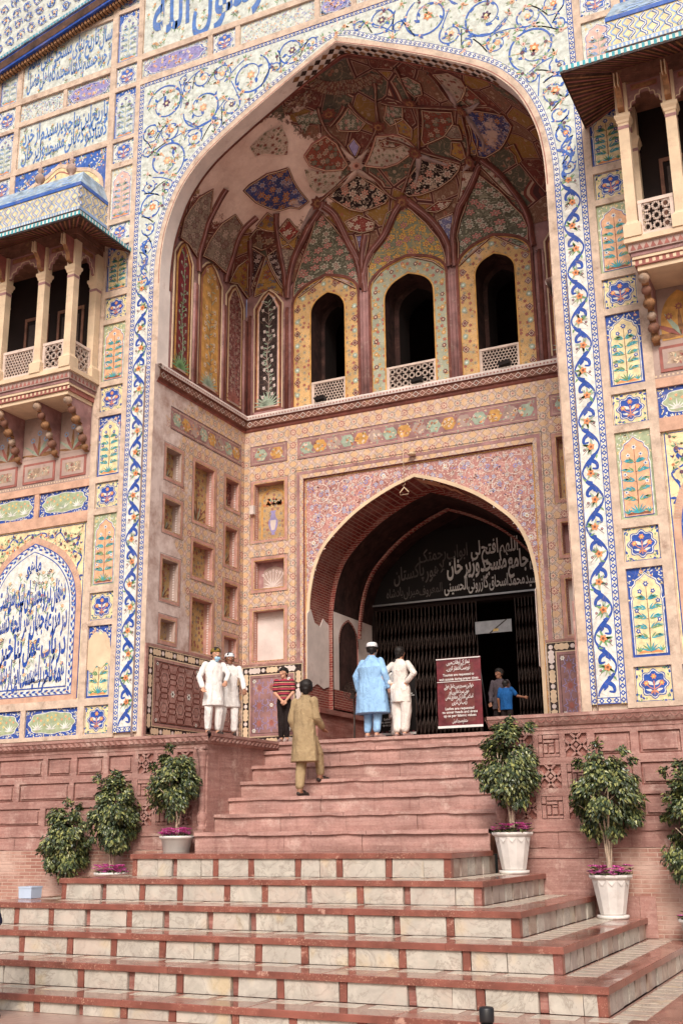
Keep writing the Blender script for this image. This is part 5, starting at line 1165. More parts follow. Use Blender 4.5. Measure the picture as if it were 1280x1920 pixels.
# ------------------------------------------------------------------ recess: lower walls with niches
NI_SIDE = [(.45, .98, 8.95, 9.56), (.45, 1.0, 7.85, 8.47), (.43, .97, 6.46, 7.24), (.43, .92, 5.64, 6.04), (1.50, 2.26, 8.30, 9.56), (1.50, 2.26, 7.12, 7.82), (1.52, 2.27, 5.56, 6.66), (2.75, 3.28, 8.92, 9.56), (2.76, 3.25, 7.62, 8.46), (2.76, 3.30, 6.46, 7.20), (2.76, 3.28, 5.64, 6.04)]
NI_BACK = [(3.08, 3.83, 8.28, 9.56), (3.08, 3.81, 7.16, 7.78), (3.08, 3.83, 5.58, 6.66)]
def rr(a, b, c, d): return [(a, c), (b, c), (b, d), (a, d)]
def niche(fr, a, b, c, d, parent, kind, mat, rev):
    mb = MB(fr); w0 = -.20
    mb.reveal(rr(a, b, c, d), rev, 0, .20); mb.rect(a, c, b, d, mat, w0)
    # painted frame of two bands round the opening
    for o, wd, mt, w in ((.055, .085, 'pink_paint', .004), (.012, .014, 'gold_line', .007), (.10, .010, 'ink', .006)):
        mb.stroke([(a - o, c - o), (b + o, c - o), (b + o, d + o), (a - o, d + o)], wd, mt, w, True)
    W, H = b - a, d - c; cx = (a + b) / 2
    # lozenge chain painted on the inner side
    f0 = mb.fr
    n = int(H / .055)
    for i in range(n):
        z = c + .03 + i * (H - .05) / n
        for uu in (b - .002, a + .002):
            q = [(uu, z, -.10), (uu, z + .022, -.075), (uu, z + .044, -.10), (uu, z + .022, -.125)]; mb.F([mb.P(*p) for p in q], 'white_plaster')
    if kind == 'vase':
        ar = four_centred(a + .07, c + H * .74, b - .07, d - .06); mb.poly([(a + .07, c + .05)] + ar + [(b - .07, c + .05)], 'gold_line', w0 + .004)
        mb.poly([(a + .11, c + .05)] + [(cx + (x - cx) * .84, z - .03) for x, z in ar] + [(b - .11, c + .05)], 'fr_niche_x', w0 + .007)
        pr = [(.05, 0), (.035, .05), (.07, .09), (.115, .22), (.12, .32), (.07, .40), (.045, .50), (.075, .56)]
        mb.poly([(cx - r_, c + .12 + z) for r_, z in pr] + [(cx + r_, c + .12 + z) for r_, z in reversed(pr)], 'lilac', w0 + .010); mb.poly([(cx - r_ * .6, c + .14 + z) for r_, z in pr[2:5]] + [(cx + r_ * .6, c + .14 + z) for r_, z in reversed(pr[2:5])], 'white_plaster', w0 + .012)
        r = random.Random(2)
        for k in range(40): t = r.uniform(-1, 1); mb.leaf(cx + t * .22, c + .78 + (1 - t * t) * .16 * r.random(), r.uniform(.4, 2.7), .10, .05, r.choice(['orange', 'gilt_brown', 'rose_paint', 'grey_green', 'orange']), w0 + .013)
    elif kind == 'bouquet':
        mb.rect(a, c, b, d, 'mauve_paint', w0 + .003)
        ar = four_centred(a + .12, c + H * .62, b - .12, d - .10); mb.poly([(a + .12, c + .02)] + ar + [(b - .12, c + .02)], 'grey_plaster', w0 + .006)
        for k in range(7): mb.stroke(smooth_path([(cx, c + .05), (cx + (k - 3) * .05, c + .2), (cx + (k - 3) * .085, c + .34 + .03 * (3 - abs(k - 3)))], 3), .012, 'white_plaster', w0 + .008); mb.flower(cx + (k - 3) * .085, c + .34 + .03 * (3 - abs(k - 3)), .036, 'white_plaster', 'rose_paint', w0 + .010, 5)
        for k in range(9): mb.leaf(cx, c + .04, pi / 2 + (k - 4) * .3, .26, .03, 'white_plaster', w0 + .009, (k - 4) * .2)
    elif kind == 'plant':
        for k in range(9): mb.leaf(cx + .02, c + .04, pi / 2 + (k - 4) * .3, H * .42, .045, ('grey_green', 'gilt_brown', 'carved_wood')[k % 3], w0 + .006, (k - 4) * .2)
        for k in range(4): mb.flower(cx + (-.1, .09, -.03, .05)[k], c + H * (.45 + .1 * k), .045, 'rose_paint', 'gold_line', w0 + .008, 6)
        mb.stroke([(cx, c + .03), (cx + .02, c + H * .8)], .014, 'carved_wood', w0 + .005)
    return mb.obj('niche', parent)
def patterned_panel(fr, a, b, c, d, parent, seed):
    mb = MB(fr); mb.rect(a, c, b, d, 'mauve_paint', .003); mb.stroke(rr(a, b, c, d), .012, 'ink', .006, True); mb.stroke(rr(a + .05, b - .05, c + .05, d - .05), .008, 'cream_stone', .006, True)
    r = random.Random(seed); n = max(1, int((b - a) / .33)); p = (b - a - .12) / n
    for i in range(n):
        x = a + .06 + (i + .5) * p; z = (c + d) / 2; mt = ('grey_green', 'gold_line', 'grey_plaster')[i % 3]
        mb.poly(star_outline(x, z, .15, 6, .15, 0, 1.1), mt, .007)
        for k in range(5): mb.flower(x + r.uniform(-.12, .12), z + r.uniform(-.09, .09), .032, r.choice(['white_plaster', 'orange', 'rose_paint', 'cream_stone']), 'gold_line', .009, 5)
        scatter_leaves(mb, rr(x - p / 2, x + p / 2, c + .07, d - .07), ['grey_green', 'cream_stone', 'rose_paint'], 12, .07, .008, seed + i)
    return mb.obj('painted_panel', parent)
def dado(fr, u0, u1, v0, v1, parent, kind):
    mb = MB(fr); mb.rect(u0, v0, u1, v1, 'ink', .012, .012)
    B = .15
    mb.stroke(rr(u0 + .012, u1 - .012, v0 + .012, v1 - .012), .02, 'cream_stone', .016, True)
    def pill(x, z, L, hor):
        h = B * .44; pts = [(-L, 0), (-L * .72, h), (-L * .38, h * .72), (0, h), (L * .38, h * .72), (L * .72, h), (L, 0), (L * .72, -h), (L * .38, -h * .72), (0, -h), (-L * .38, -h * .72), (-L * .72, -h)]
        mb.poly([(x + a, z + b) if hor else (x + b, z + a) for a, b in pts], 'cream_stone' if R.random() < .7 else 'white_plaster', .016)
    def run(a, b, fixed, hor):
        L = b - a; n = max(1, round(L / .42)); p = L / n
        for i in range(n):
            c = a + (i + .5) * p; 
            if hor: pill(c, fixed, p * .36, True); mb.disk(a + i * p, fixed, B * .30, 'white_plaster', .016, 8, .39)
            else: pill(fixed, c, p * .36, False); mb.disk(fixed, a + i * p, B * .30, 'white_plaster', .016, 8, .39)
    q = B / 2 + .02
    run(u0 + q, u1 - q, v1 - q, True); run(u0 + q, u1 - q, v0 + q, True); run(v0 + q, v1 - q, u0 + q, False); run(v0 + q, v1 - q, u1 - q, False)
    i = B + .05; a, b, c, d = u0 + i, u1 - i, v0 + i, v1 - i
    mb.rect(a - .02, c - .02, b + .02, d + .02, 'cream_stone', .018); mb.rect(a, c, b, d, 'sandstone' if kind == 'hex' else 'mauve_paint', .022); mb.stroke(rr(a + .06, b - .06, c + .06, d - .06), .014, 'ink', .024, True)
    a += .08; b -= .08; c += .08; d -= .08
    ox, oz = mb.o; col = 'ink' if kind == 'hex' else 'cobalt'
    if kind == 'hex':
        s = .185; n = max(2, round((b - a) / (s * 3.0))); px = (b - a) / n; m_ = 2; pz = (d - c) / m_
        for ix in range(n + 1):
            for iz in range(m_ + 1):
                for (ex, ez) in ((0, 0), (.5, .5)):
                    x = a + (ix + ex) * px; z = c + (iz + ez) * pz
                    if x > b + .01 or z > d + .01: continue
                    hexp = [(x + px * .33 * cos(k * pi / 3), z + pz * .36 * sin(k * pi / 3)) for k in range(6)]
                    hexp = [(min(max(p[0], a), b), min(max(p[1], c), d)) for p in hexp]; mb.stroke(hexp, .024, 'rib_paint', .026, True)
                    for k in range(6):
                        p0 = (x + px * .33 * cos(k * pi / 3), z + pz * .36 * sin(k * pi / 3)); p1 = (x + px * .5 * cos(k * pi / 3), z + pz * .52 * sin(k * pi / 3))
                        if a <= p1[0] <= b and c <= p1[1] <= d: mb.stroke([p0, p1], .024, 'rib_paint', .026)
                    if a < x < b and c < z < d and ez == 0: mb.flower(x, z, .075, 'white', 'ink', .028, 6)
                    elif ez: mb.stroke([(x + .10 * cos(k * pi / 3), z + .10 * sin(k * pi / 3)) for k in range(6)], .010, 'ink', .026, True)
        for x in (a + .03, (a + b) / 2, b - .03):
            for z in (c + .03, d - .03): mb.flower(x, z, .04, 'white', 'ink', .028, 6)
    else:
        n, m_ = 3, 3; px, pz = (b - a) / n, (d - c) / m_
        for ix in range(n):
            for iz in range(m_):
                x, z = a + (ix + .5) * px, c + (iz + .5) * pz
                st = [(x + px * .5 * (1.0 if k % 2 == 0 else .52) * cos(k * pi / 8), z + pz * .5 * (1.0 if k % 2 == 0 else .52) * sin(k * pi / 8)) for k in range(16)]; mb.stroke(st, .018, 'lilac', .026, True)
                mb.poly([(x + px * .17 * cos(k * pi / 4), z + pz * .17 * sin(k * pi / 4)) for k in range(8)], 'rose_paint', .024)
        for x in (a, a + px * 1.5, b):
            for z in (c, (c + d) / 2, d):
                if (x in (a, b)) == (z in (c, d)): mb.flower(min(max(x, a + .03), b - .03), min(max(z, c + .04), d - .04), .05, 'white', 'grey_plaster', .028, 6)
    mb.rect(u0, v1, u1, v1 + .05, 'sandstone', .02, .03)
    return mb.obj('inlaid_dado', parent)
for s in (-1, 1):
    SF = SIDE(s * SX, -s)
    W = bpy.data.objects.new('recess_side_wall', None); COL.objects.link(W); W.parent = gate
    mb = MB(SF); mb.holed(rr(-.06, D, ZP - .2, ZC), [rr(a, b, c, d) for a, b, c, d in NI_SIDE], 'lattice_side', 0); mb.rect(-.06, ZP - .2, D, ZC, 'grey_plaster', -.25); mb.obj('painted_wall', W)
    kinds = ['plant', 'plant', 'plant', '', 'plant', '', '', 'plant', 'plant', 'plant', '']
    for (q, k) in zip(NI_SIDE, kinds): niche(SF, *q, W, k, 'white_plaster' if q[2] < 5.7 and q[0] > 2 else ('fr_maroon' if q[0] > 2 and q[2] > 8 else 'fr_niche'), 'pink_paint' if q[0] > 1.2 else 'grey_plaster')
    patterned_panel(SF, .55, 3.37, 10.0, 10.48, W, 5)
    dado(SF, .03, 3.42, 3.78, 5.46, W, 'hex')
    mb = MB(SF); mb.rect(-.055, 3.75, .025, 5.5, 'sandstone', .03, .03); mb.obj('edge_stone', W)
# back wall with the doorway arch
AH = [(2.50, 6.0), (2.49, 6.6), (2.44, 7.05), (2.33, 7.5), (2.12, 7.92), (1.78, 8.27), (1.36, 8.6), (.9, 8.86), (.45, 9.06), (0, 9.21)]
def arch_path(h, zb, k=4, sx=1.0, dz=0.0):
    q = [h[0]] + smooth_path(h[:-1], k)[1:] + [h[-1]]; L = [(-h[0][0] * sx, zb)] + [(-x * sx, z + dz) for x, z in q]; return L + [(-x, z) for x, z in reversed(L[:-1])]
DOOR = arch_path(AH, ZP - .1)
BF = FRONT(D)
BW = bpy.data.objects.new('recess_back_wall', None); COL.objects.link(BW); BW.parent = gate
frame = [(-2.60, ZP - .2), (-2.60, 9.53), (2.60, 9.53), (2.60, ZP - .2)]
mb = MB(BF); hl = [rr(-2.60, 2.60, ZP - .15, 9.53)] + [rr(s * (a if s > 0 else b), s * (b if s > 0 else a), c, d) for s in (-1, 1) for a, b, c, d in NI_BACK]
mb.holed(rr(-SX, SX, ZP - .2, ZC), hl, 'lattice_back', 0); mb.reveal([(-2.60, ZP - .15), (-2.60, 9.53), (2.60, 9.53), (2.60, ZP - .15)], 'rose_paint', 0, .07, False); mb.obj('painted_wall', BW)
mb = MB(BF); mb.poly([(-2.60, ZP - .15), (-2.60, 9.53), (2.60, 9.53), (2.60, ZP - .15)] + DOOR[::-1], 'fr_spandrel', -.07)
mb.stroke([(x * 1.012, z + .03) for x, z in DOOR], .075, 'cream_stone', -.05, depth=.03); mb.stroke([(-2.57, ZP), (-2.57, 9.50), (2.57, 9.50), (2.57, ZP)], .03, 'gold_line', -.062)
# painted scrolls of the spandrel
r_ = random.Random(9); dp = [(-2.55, 6.2), (-2.55, 9.45), (2.55, 9.45), (2.55, 6.2)] + [p for p in DOOR[::-1] if p[1] > 6.1]
def in_sp(x, z): return inside(x, z, dp)
for s in (-1, 1):
    for (x, z, r, a0, sg) in ((2.2, 9.12, .24, 1, 1), (1.62, 9.2, .20, 3, -1), (2.28, 8.55, .20, -1, -1), (1.12, 9.25, .16, 0, 1), (1.85, 8.78, .17, 2, 1), (.7, 9.33, .11, 3, -1), (2.38, 8.05, .14, 1, 1), (2.44, 7.6, .09, 2, -1)):
        spiral(mb, s * x, z, r, a0 if s > 0 else pi - a0, 1.1, s * sg, -.066, 'white_plaster', False, .016, 5); mb.flower(s * x, z, .055, 'lilac' if r > .15 else 'white', 'gold_line', -.064, 6)
scatter_leaves(mb, dp, ['white_plaster', 'pale_pink', 'rose_paint', 'lilac'], 900, .06, -.0665, 12)
mb.obj('door_spandrel', BW)
for s in (-1, 1):
    for (a, b, c, d), k in zip(NI_BACK, ('vase', 'bouquet', '')): niche(BF, min(s * a, s * b), max(s * a, s * b), c, d, BW, k, 'fr_niche_x' if c > 6 else 'white_plaster', 'pink_paint')
    patterned_panel(BF, min(s * 3.0, s * 3.94), max(s * 3.0, s * 3.94), 10.01, 10.47, BW, 8)
    dado(BF, -4.08 if s < 0 else 2.62, -2.62 if s < 0 else 4.08, 3.78, 5.46, BW, 'star')
patterned_panel(BF, -2.74, 2.74, 9.99, 10.48, BW, 9)
mb = MB(BF); mb.stroke([(-2.72, ZP), (-2.72, 9.66), (2.72, 9.66), (2.72, ZP)], .10, 'mauve_paint', .004); mb.stroke([(-2.79, ZP), (-2.79, 9.73), (2.79, 9.73), (2.79, ZP)], .012, 'ink', .007)
mb.obj('painted_border', BW)
# passage behind the arch
PS = bpy.data.objects.new('entrance_passage', None); COL.objects.link(PS); PS.parent = gate; YE = 6.6
mb = MB(BF); mb.reveal(arch_path(AH, ZP - .1), 'brick_side', -.0701, .93, False, True); mb.obj('brick_arch', PS)
mb = MB(FRONT(D + 1.0)); inn = arch_path(AH, ZP - .1, 4, .962, -.10); a = arch_path(AH, ZP - .1)
i1 = [mb.P(x, z, 0) for x, z in a]; i2 = [mb.P(x, z, 0) for x, z in inn]
for k in range(len(a) - 1): mb.F([i1[k], i1[k + 1], i2[k + 1], i2[k]], 'brick_front')
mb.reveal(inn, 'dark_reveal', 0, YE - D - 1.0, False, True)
mb.stroke([(x * .93, z - .12) for x, z in inn[4:-4]], .05, 'brick_front', -1.0, depth=.1)
mb.obj('passage_vault', PS)
mb = MB(FRONT(D)); pa = [p for p in arch_path(AH, ZP - .1, 8) if -.25 < p[0] < 1.75 and p[1] > 7]
for i, (p, q) in enumerate(zip(pa, pa[1:])):
    f = i / len(pa); c0 = -.35 - .75 * f; h0 = (.16 if f < .35 else .06) * (1 + .7 * sin(i * 1.9)); h1 = (.16 if f < .35 else .06) * (1 + .7 * sin((i + 1) * 1.9)); c1 = -.35 - .75 * (i + 1) / len(pa)
    if c1 < -.90: break
    mb.F([mb.P(p[0] * .995, p[1] - .012, c0 + h0), mb.P(q[0] * .995, q[1] - .012, c1 + h1), mb.P(q[0] * .995, q[1] - .012, c1 - h1), mb.P(p[0] * .995, p[1] - .012, c0 - h0)], 'peach')
mb.obj('plaster_patch', PS)
for s in (-1, 1):
    mb = MB(SIDE(s * 2.38, -s))
    ar = four_centred(4.80, 6.05, 5.80, 6.62); nf = [(4.80, 5.0)] + ar + [(5.80, 5.0)]
    mb.holed(rr(D + 1.0, YE, 5.0, 6.9), [nf], 'white_plaster', 0, .22, 'rose_paint'); mb.rect(4.7, 4.9, 5.9, 6.8, 'cream_stone', -.22)
    mb.stroke([(x, z) for x, z in ar], .05, 'brick_side', .004); mb.rect(D + 1.0, 6.9, YE, 7.6, 'brick_side', .005); mb.rect(D + 1.0, 4.58, YE, 5.0, 'brick_side', .005)
    if s < 0: mb.box(D - .06, ZP, -.12, YE, 4.40, .14, 'sandstone_dark'); mb.box(D - .06, 4.40, -.12, YE, 4.50, .19, 'sandstone_dark')
    mb.obj('passage_wall', PS)
    mb = MB(SIDE(s * 2.495, -s)); r2_ = random.Random(4)
    mb.poly([(D - .05, 5.02), (D - .05, 6.5), (D + .12, 6.62), (D + .3, 6.35), (D + .55, 6.3), (D + .7, 6.5), (D + .98, 6.4), (D + .98, 5.05), (D + .7, 4.98), (D + .4, 5.06), (D + .2, 4.96)], 'white_plaster', .012, .012); mb.obj('plaster_patch', PS)
# room beyond and end wall
mb = MB(BF); mb.fr = FRONT(YE)
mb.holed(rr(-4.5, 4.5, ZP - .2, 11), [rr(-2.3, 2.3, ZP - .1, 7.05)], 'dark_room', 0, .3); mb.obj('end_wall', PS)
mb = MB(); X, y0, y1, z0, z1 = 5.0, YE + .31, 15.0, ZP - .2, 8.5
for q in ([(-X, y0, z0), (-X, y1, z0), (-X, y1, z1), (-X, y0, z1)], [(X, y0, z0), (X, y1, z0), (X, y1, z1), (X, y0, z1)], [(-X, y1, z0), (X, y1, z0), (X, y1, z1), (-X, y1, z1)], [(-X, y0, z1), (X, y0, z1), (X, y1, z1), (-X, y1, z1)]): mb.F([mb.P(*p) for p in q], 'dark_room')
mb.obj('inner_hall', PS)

# ---- cornice between the storeys
mb = MB()
def cor(o): return [(-SX + o, -.0), (-SX + o, D - o), (SX - o, D - o), (SX - o, -.0)]
prof = [(0, 10.83), (.03, 10.85), (.04, 10.89), (.075, 10.92), (.085, 11.06), (.12, 11.09), (.13, 11.17), (.11, 11.20), (0, 11.21)]
rings = [[(x, y, z) for x, y in cor(o)] for o, z in prof]
for (ra, rb), mt in zip(zip(rings, rings[1:]), ('rose_paint', 'rib_paint', 'rib_paint', 'carved_wood', 'rib_paint', 'white_plaster', 'white_plaster', 'white_plaster')):
    for i in range(3): mb.F([mb.P(*p) for p in (ra[i], ra[i + 1], rb[i + 1], rb[i])], mt)
mb.obj('cornice', gate)
mb = MB()
def loz(fr, L, w):
    mb.fr = fr; n = int(L / .15); p = L / n
    for i in range(n):
        u = (i + .5) * p; worn = False
        mb.stroke([(u - p * .45, 10.99), (u, 11.055), (u + p * .45, 10.99), (u, 10.93)], .016, 'pale_pink' if i % 3 else 'white_plaster', w, True); mb.disk(u, 10.99, .02, 'rose_paint', w + .001, 4)
        mb.disk(u - p * .25, 11.13, .022, 'rose_paint', w + .05, 4); mb.disk(u + p * .25, 11.13, .022, 'rose_paint', w + .05, 4)
loz(lambda u, v, w: (-SX + .083 + w, u + .05, v), D - .2, .004); loz(lambda u, v, w: (SX - .083 - w, u + .05, v), D - .2, .004); loz(lambda u, v, w: (u - SX + .1, D - .083 - w, v), 2 * SX - .2, .004)
mb.obj('cornice_lozenge', gate)

# ---- upper storey walls, windows and blind niches
def arch_pts(a, b, zs, za): return four_centred(a, zs, b, za, 4)
def tall_niche(fr, a, b, za, parent, mat, plant, border, zs=None, z0=None, name='blind_niche'):
    z0 = z0 or ZC + .10; zs = zs or za - .42; mb = MB(fr); cx = (a + b) / 2
    chamfer = [(a, z0), (a, zs), (a + (b - a) * .28, za - .12), (cx, za), (b - (b - a) * .28, za - .12), (b, zs), (b, z0)]
    sm = lambda k, d: [(cx + (x - cx) * k, (z if i in (0, 6) else z - d) + (d * .8 if i in (0, 6) else 0)) for i, (x, z) in enumerate(chamfer)]
    mb.poly(sm(1.0, 0), 'rib_paint', .005); mb.stroke(sm(1.0, 0), .04, 'cream_stone', .02, depth=.02); k = 1 - .09 / (b - a) * 2
    mb.poly(sm(k, .07), border, .008); mb.stroke(sm(k, .07), .018, 'gold_line', .012, True); k2 = 1 - .14 / (b - a) * 2; mb.poly(sm(k2, .12), mat, .014)
    x0, x1 = cx - (b - a) * .5 * k2, cx + (b - a) * .5 * k2; st, lf, fl, mid, dens = plant; r = random.Random(int(a * 100)); W = x1 - x0; zt = za - .35; z = z0 + .12
    pts = smooth_path([(cx, z), (cx + .03, z + .6), (cx - .03, z + 1.2), (cx + .03, z + 1.8), (cx, zt)], 6); mb.stroke(pts, [.028 * (1 - i / len(pts)) + .008 for i in range(len(pts))], st, .018)
    for i in range(1, len(pts), 1):
        x, y = pts[i]
        for q in range(dens):
            sx = r.choice((-1, 1)); l = W * r.uniform(.18, .34); mb.leaf(x, y, pi / 2 - sx * r.uniform(.4, 1.3), l, .035, lf, .019, -sx * .6)
        if i % 2 == 0:
            for sx in (-1, 1):
                fx, fy = x + sx * W * r.uniform(.18, .33), y + r.uniform(0, .10); mb.stroke([(x, y - .08), (fx, fy)], .010, st, .018)
                if fl: mb.flower(fx, fy, W * .085, fl, mid, .020, 5, None, r.random() * 6); mb.leaf(fx, fy, pi / 2 + .5, W * .12, W * .07, fl, .021); mb.leaf(fx, fy, pi / 2 - .5, W * .12, W * .07, fl, .021)
    for k in range(11): mb.leaf(cx, z - .02, pi / 2 + (k - 5) * .26, .38, .05, lf, .0195, (k - 5) * .12)
    mb.poly(arc(cx, z - .06, W * .42, 0, pi, 8, .07), 'grey_plaster', .018)
    mb.obj(name, parent)
for s in (-1, 1):
    SF = SIDE(s * SX, -s); U = bpy.data.objects.new('upper_side_wall', None); COL.objects.link(U); U.parent = gate
    mb = MB(SF); mb.rect(.40, ZC, D, 14.6, 'mauve_paint', -.01); mb.obj('painted_wall', U)
    tall_niche(SF, .50, 1.20, 14.42, U, 'fr_red' if 0 else 'vinyl_red', ('grey_green', 'green', 'grey_green', 'rose_paint', 1), 'gold_line')
    tall_niche(SF, 1.46, 2.42, 14.43, U, 'gold_line', ('gilt_brown', 'grey_green', 'cream_stone', 'rose_paint', 1), 'rose_paint')
    tall_niche(SF, 2.60, 3.40, 14.35, U, 'fr_maroon', ('mauve_paint', 'rose_paint', 'mauve_paint', 'cream_stone', 1), 'cream_stone')
    for y in (1.33, 2.51, 3.44):
        mb = MB()
        for dy, r in ((-.055, .035), (0, .05), (.055, .035)): mb.lathe(s * SX - s * .02, y + dy, [(r, ZC), (r, 13.6)], 'mauve_paint' if dy else 'rib_paint', 8)
        mb.obj('engaged_column', U)
UB = bpy.data.objects.new('upper_back_wall', None); COL.objects.link(UB); UB.parent = gate
OPN = {}
opens = [(-2.40, -1.52, 13.42, 13.92, -2.85, -1.17, 14.34, 'fr_frame_y'), (-.56, .62, 13.35, 13.92, -.90, .94, 14.34, 'fr_frame_g'), (1.56, 2.46, 13.45, 13.92, 1.18, 2.84, 14.34, 'fr_frame_y')]
hol = [[(a, ZC - .02)] + arch_pts(a, b, zs, za) + [(b, ZC - .02)] for a, b, zs, za, *_ in opens]
mb = MB(BF); mb.holed(rr(-SX, SX, ZC - .1, 14.7), hol, 'mauve_paint', 0); mb.obj('painted_wall', UB)
for (a, b, zs, za, fa, fb, fz, mat), h in zip(opens, hol):
    Wd = bpy.data.objects.new('arched_window', None); COL.objects.link(Wd); Wd.parent = gate
    mb = MB(BF); fo = [(fa, ZC + .02)] + arch_pts(fa, fb, 13.72, fz) + [(fb, ZC + .02)]
    mb.poly(fo + [(b, ZC + .02)] + h[1:-1][::-1] + [(a, ZC + .02)], mat, .010)
    mb.stroke(fo[1:-1] and fo, .06, 'rib_paint', .05, depth=.05); mb.stroke([((x - (fa + fb) / 2) * .965 + (fa + fb) / 2, z - .04) for x, z in fo], .02, 'gold_line', .03, depth=.02); mb.stroke(h, .035, 'gold_line', .016)
    # flower heads set round the frame
    per = [((x - (fa + fb) / 2) * .86 + (fa + fb) / 2, z - .19 if 0 < i < len(fo) - 1 else z) for i, (x, z) in enumerate(fo)]; acc = 0; last = per[0]; k = 0
    dd = []
    for p, q in zip(per, per[1:]):
        l = hypot(q[0] - p[0], q[1] - p[1]); t = 0
        while acc + (l - t) >= .30: t += .30 - acc; acc = 0; dd.append((p[0] + (q[0] - p[0]) * t / l, p[1] + (q[1] - p[1]) * t / l))
        acc += l - t
    for k, (x, z) in enumerate(dd):
        if mat == 'fr_frame_y':
            if k % 2: mb.poly([(x - .085, z), (x, z + .085), (x + .085, z), (x, z - .085)], 'vinyl_red_light', .016); mb.stroke([(x - .05, z), (x, z + .05), (x + .05, z), (x, z - .05)], .012, 'cream_stone', .018, True)
            else: mb.flower(x, z, .075, 'grey_green', 'mint', .016, 8)
        else: mb.flower(x, z, .06, 'vinyl_red_light' if k % 2 else 'gold_line', 'cream_stone', .016, 7)
    mb.obj('painted_frame', Wd)
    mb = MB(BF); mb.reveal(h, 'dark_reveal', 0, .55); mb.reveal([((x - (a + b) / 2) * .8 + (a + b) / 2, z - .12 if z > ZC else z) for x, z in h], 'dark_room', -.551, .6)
    ih = [((x - (a + b) / 2) * .8 + (a + b) / 2, z - .12 if z > ZC else z) for x, z in h]; i1 = [mb.P(x, z, -.55) for x, z in h]; i2 = [mb.P(x, z, -.55) for x, z in ih]
    for k in range(len(h) - 1): mb.F([i1[k], i1[k + 1], i2[k + 1], i2[k]], 'dark_reveal')
    mb.obj('opening_reveal', Wd)
    mb = MB(BF); z0, z1 = ZC + .02, 11.77
    mb.rect(a, z0, b, z0 + .05, 'jali_stone', -.02, .05); mb.rect(a, z1 - .05, b, z1, 'jali_stone', -.015, .06); mb.rect(a, z0 + .05, a + .07, z1 - .05, 'jali_stone', -.02, .05); mb.rect(b - .07, z0 + .05, b, z1 - .05, 'jali_stone', -.02, .05)
    lattice_lines(mb, a + .06, z0 + .04, b - .06, z1 - .04, 'star' if a > -1 and a < 0 else 'hex', -.03); mb.obj('pierced_railing', Wd)
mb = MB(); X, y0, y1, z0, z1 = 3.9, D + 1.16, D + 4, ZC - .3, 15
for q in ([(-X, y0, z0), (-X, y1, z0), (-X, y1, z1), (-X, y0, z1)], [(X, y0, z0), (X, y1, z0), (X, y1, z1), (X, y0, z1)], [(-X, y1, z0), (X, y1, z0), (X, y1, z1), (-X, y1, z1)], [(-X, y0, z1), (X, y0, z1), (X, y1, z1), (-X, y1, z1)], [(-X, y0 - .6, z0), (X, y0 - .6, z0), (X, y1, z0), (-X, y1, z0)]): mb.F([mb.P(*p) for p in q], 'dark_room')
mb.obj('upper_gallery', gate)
for s in (-1, 1): tall_niche(BF, -3.88 if s < 0 else 3.12, -3.12 if s < 0 else 3.88, 14.33, UB, 'ink', ('grey_plaster', 'grey_green', 'white_plaster', 'mauve_paint', 2), 'pale_pink')
for x in (-3.0, -1.04, 1.06, 3.0, -3.99, 3.99):
    mb = MB()
    for dx, r in ((-.075, .04), (0, .06), (.075, .04)): mb.lathe(x + dx, D - .01, [(r, ZC), (r, 13.62), (r * .6, 13.75)], 'rib_paint' if dx == 0 and abs(x) > 2 else 'mauve_paint', 8)
    mb.obj('engaged_column', UB)

# ------------------------------------------------------------------ painted half-dome
ZT = [13.3, 14.32, 14.95, 15.45, 15.8, 16.25, 16.5, 16.97, 17.35]; GT = [1.0, 1.0, .925, .83, .735, .56, .455, .24, 0.0]
_l = [0]
for i in range(1, 9): _l.append(_l[-1] + hypot(ZT[i] - ZT[i - 1], (GT[i] - GT[i - 1]) * 4.1))
_l = [x / _l[-1] for x in _l]
def interp(t, xs, ys):
    if t <= xs[0]: return ys[0]
    for i in range(1, len(xs)):
        if t <= xs[i]: return ys[i - 1] + (ys[i] - ys[i - 1]) * (t - xs[i - 1]) / (xs[i] - xs[i - 1])
    return ys[-1]
def dome(th, t, off=0.0):
    th = max(0, min(1, th)) * pi; t = max(0, min(1, t)); z = interp(t, _l, ZT); g = interp(t, _l, GT); cs, sn = cos(th), sin(th)
    A, Bq = SX, D - .4; Rr = min(A / max(abs(cs), 1e-6), Bq / max(sn, 1e-6)); Re = 1 / math.sqrt((cs / A) ** 2 + (sn / Bq) ** 2)
    k = min(1, max(0, t - .17) / .42); k = k * k * (3 - 2 * k); r = (Rr + (Re - Rr) * k) * g
    p = Vector((r * cs, .4 + r * sn, z)); d = (Vector((0, .8, 13.4)) - p).normalized(); return p + d * off
HD = bpy.data.objects.new('half_dome', None); COL.objects.link(HD); HD.parent = gate
mb = MB(); NTH, NT_ = 120, 60
g_ = [[mb.P(*dome(i / NTH, .172 + .828 * j / NT_)) for i in range(NTH + 1)] for j in range(NT_ + 1)]
for j in range(NT_):
    for i in range(NTH): mb.F([g_[j][i], g_[j][i + 1], g_[j + 1][i + 1], g_[j + 1][i]], 'dome_ground', True)
mb.obj('painted_vault', HD)
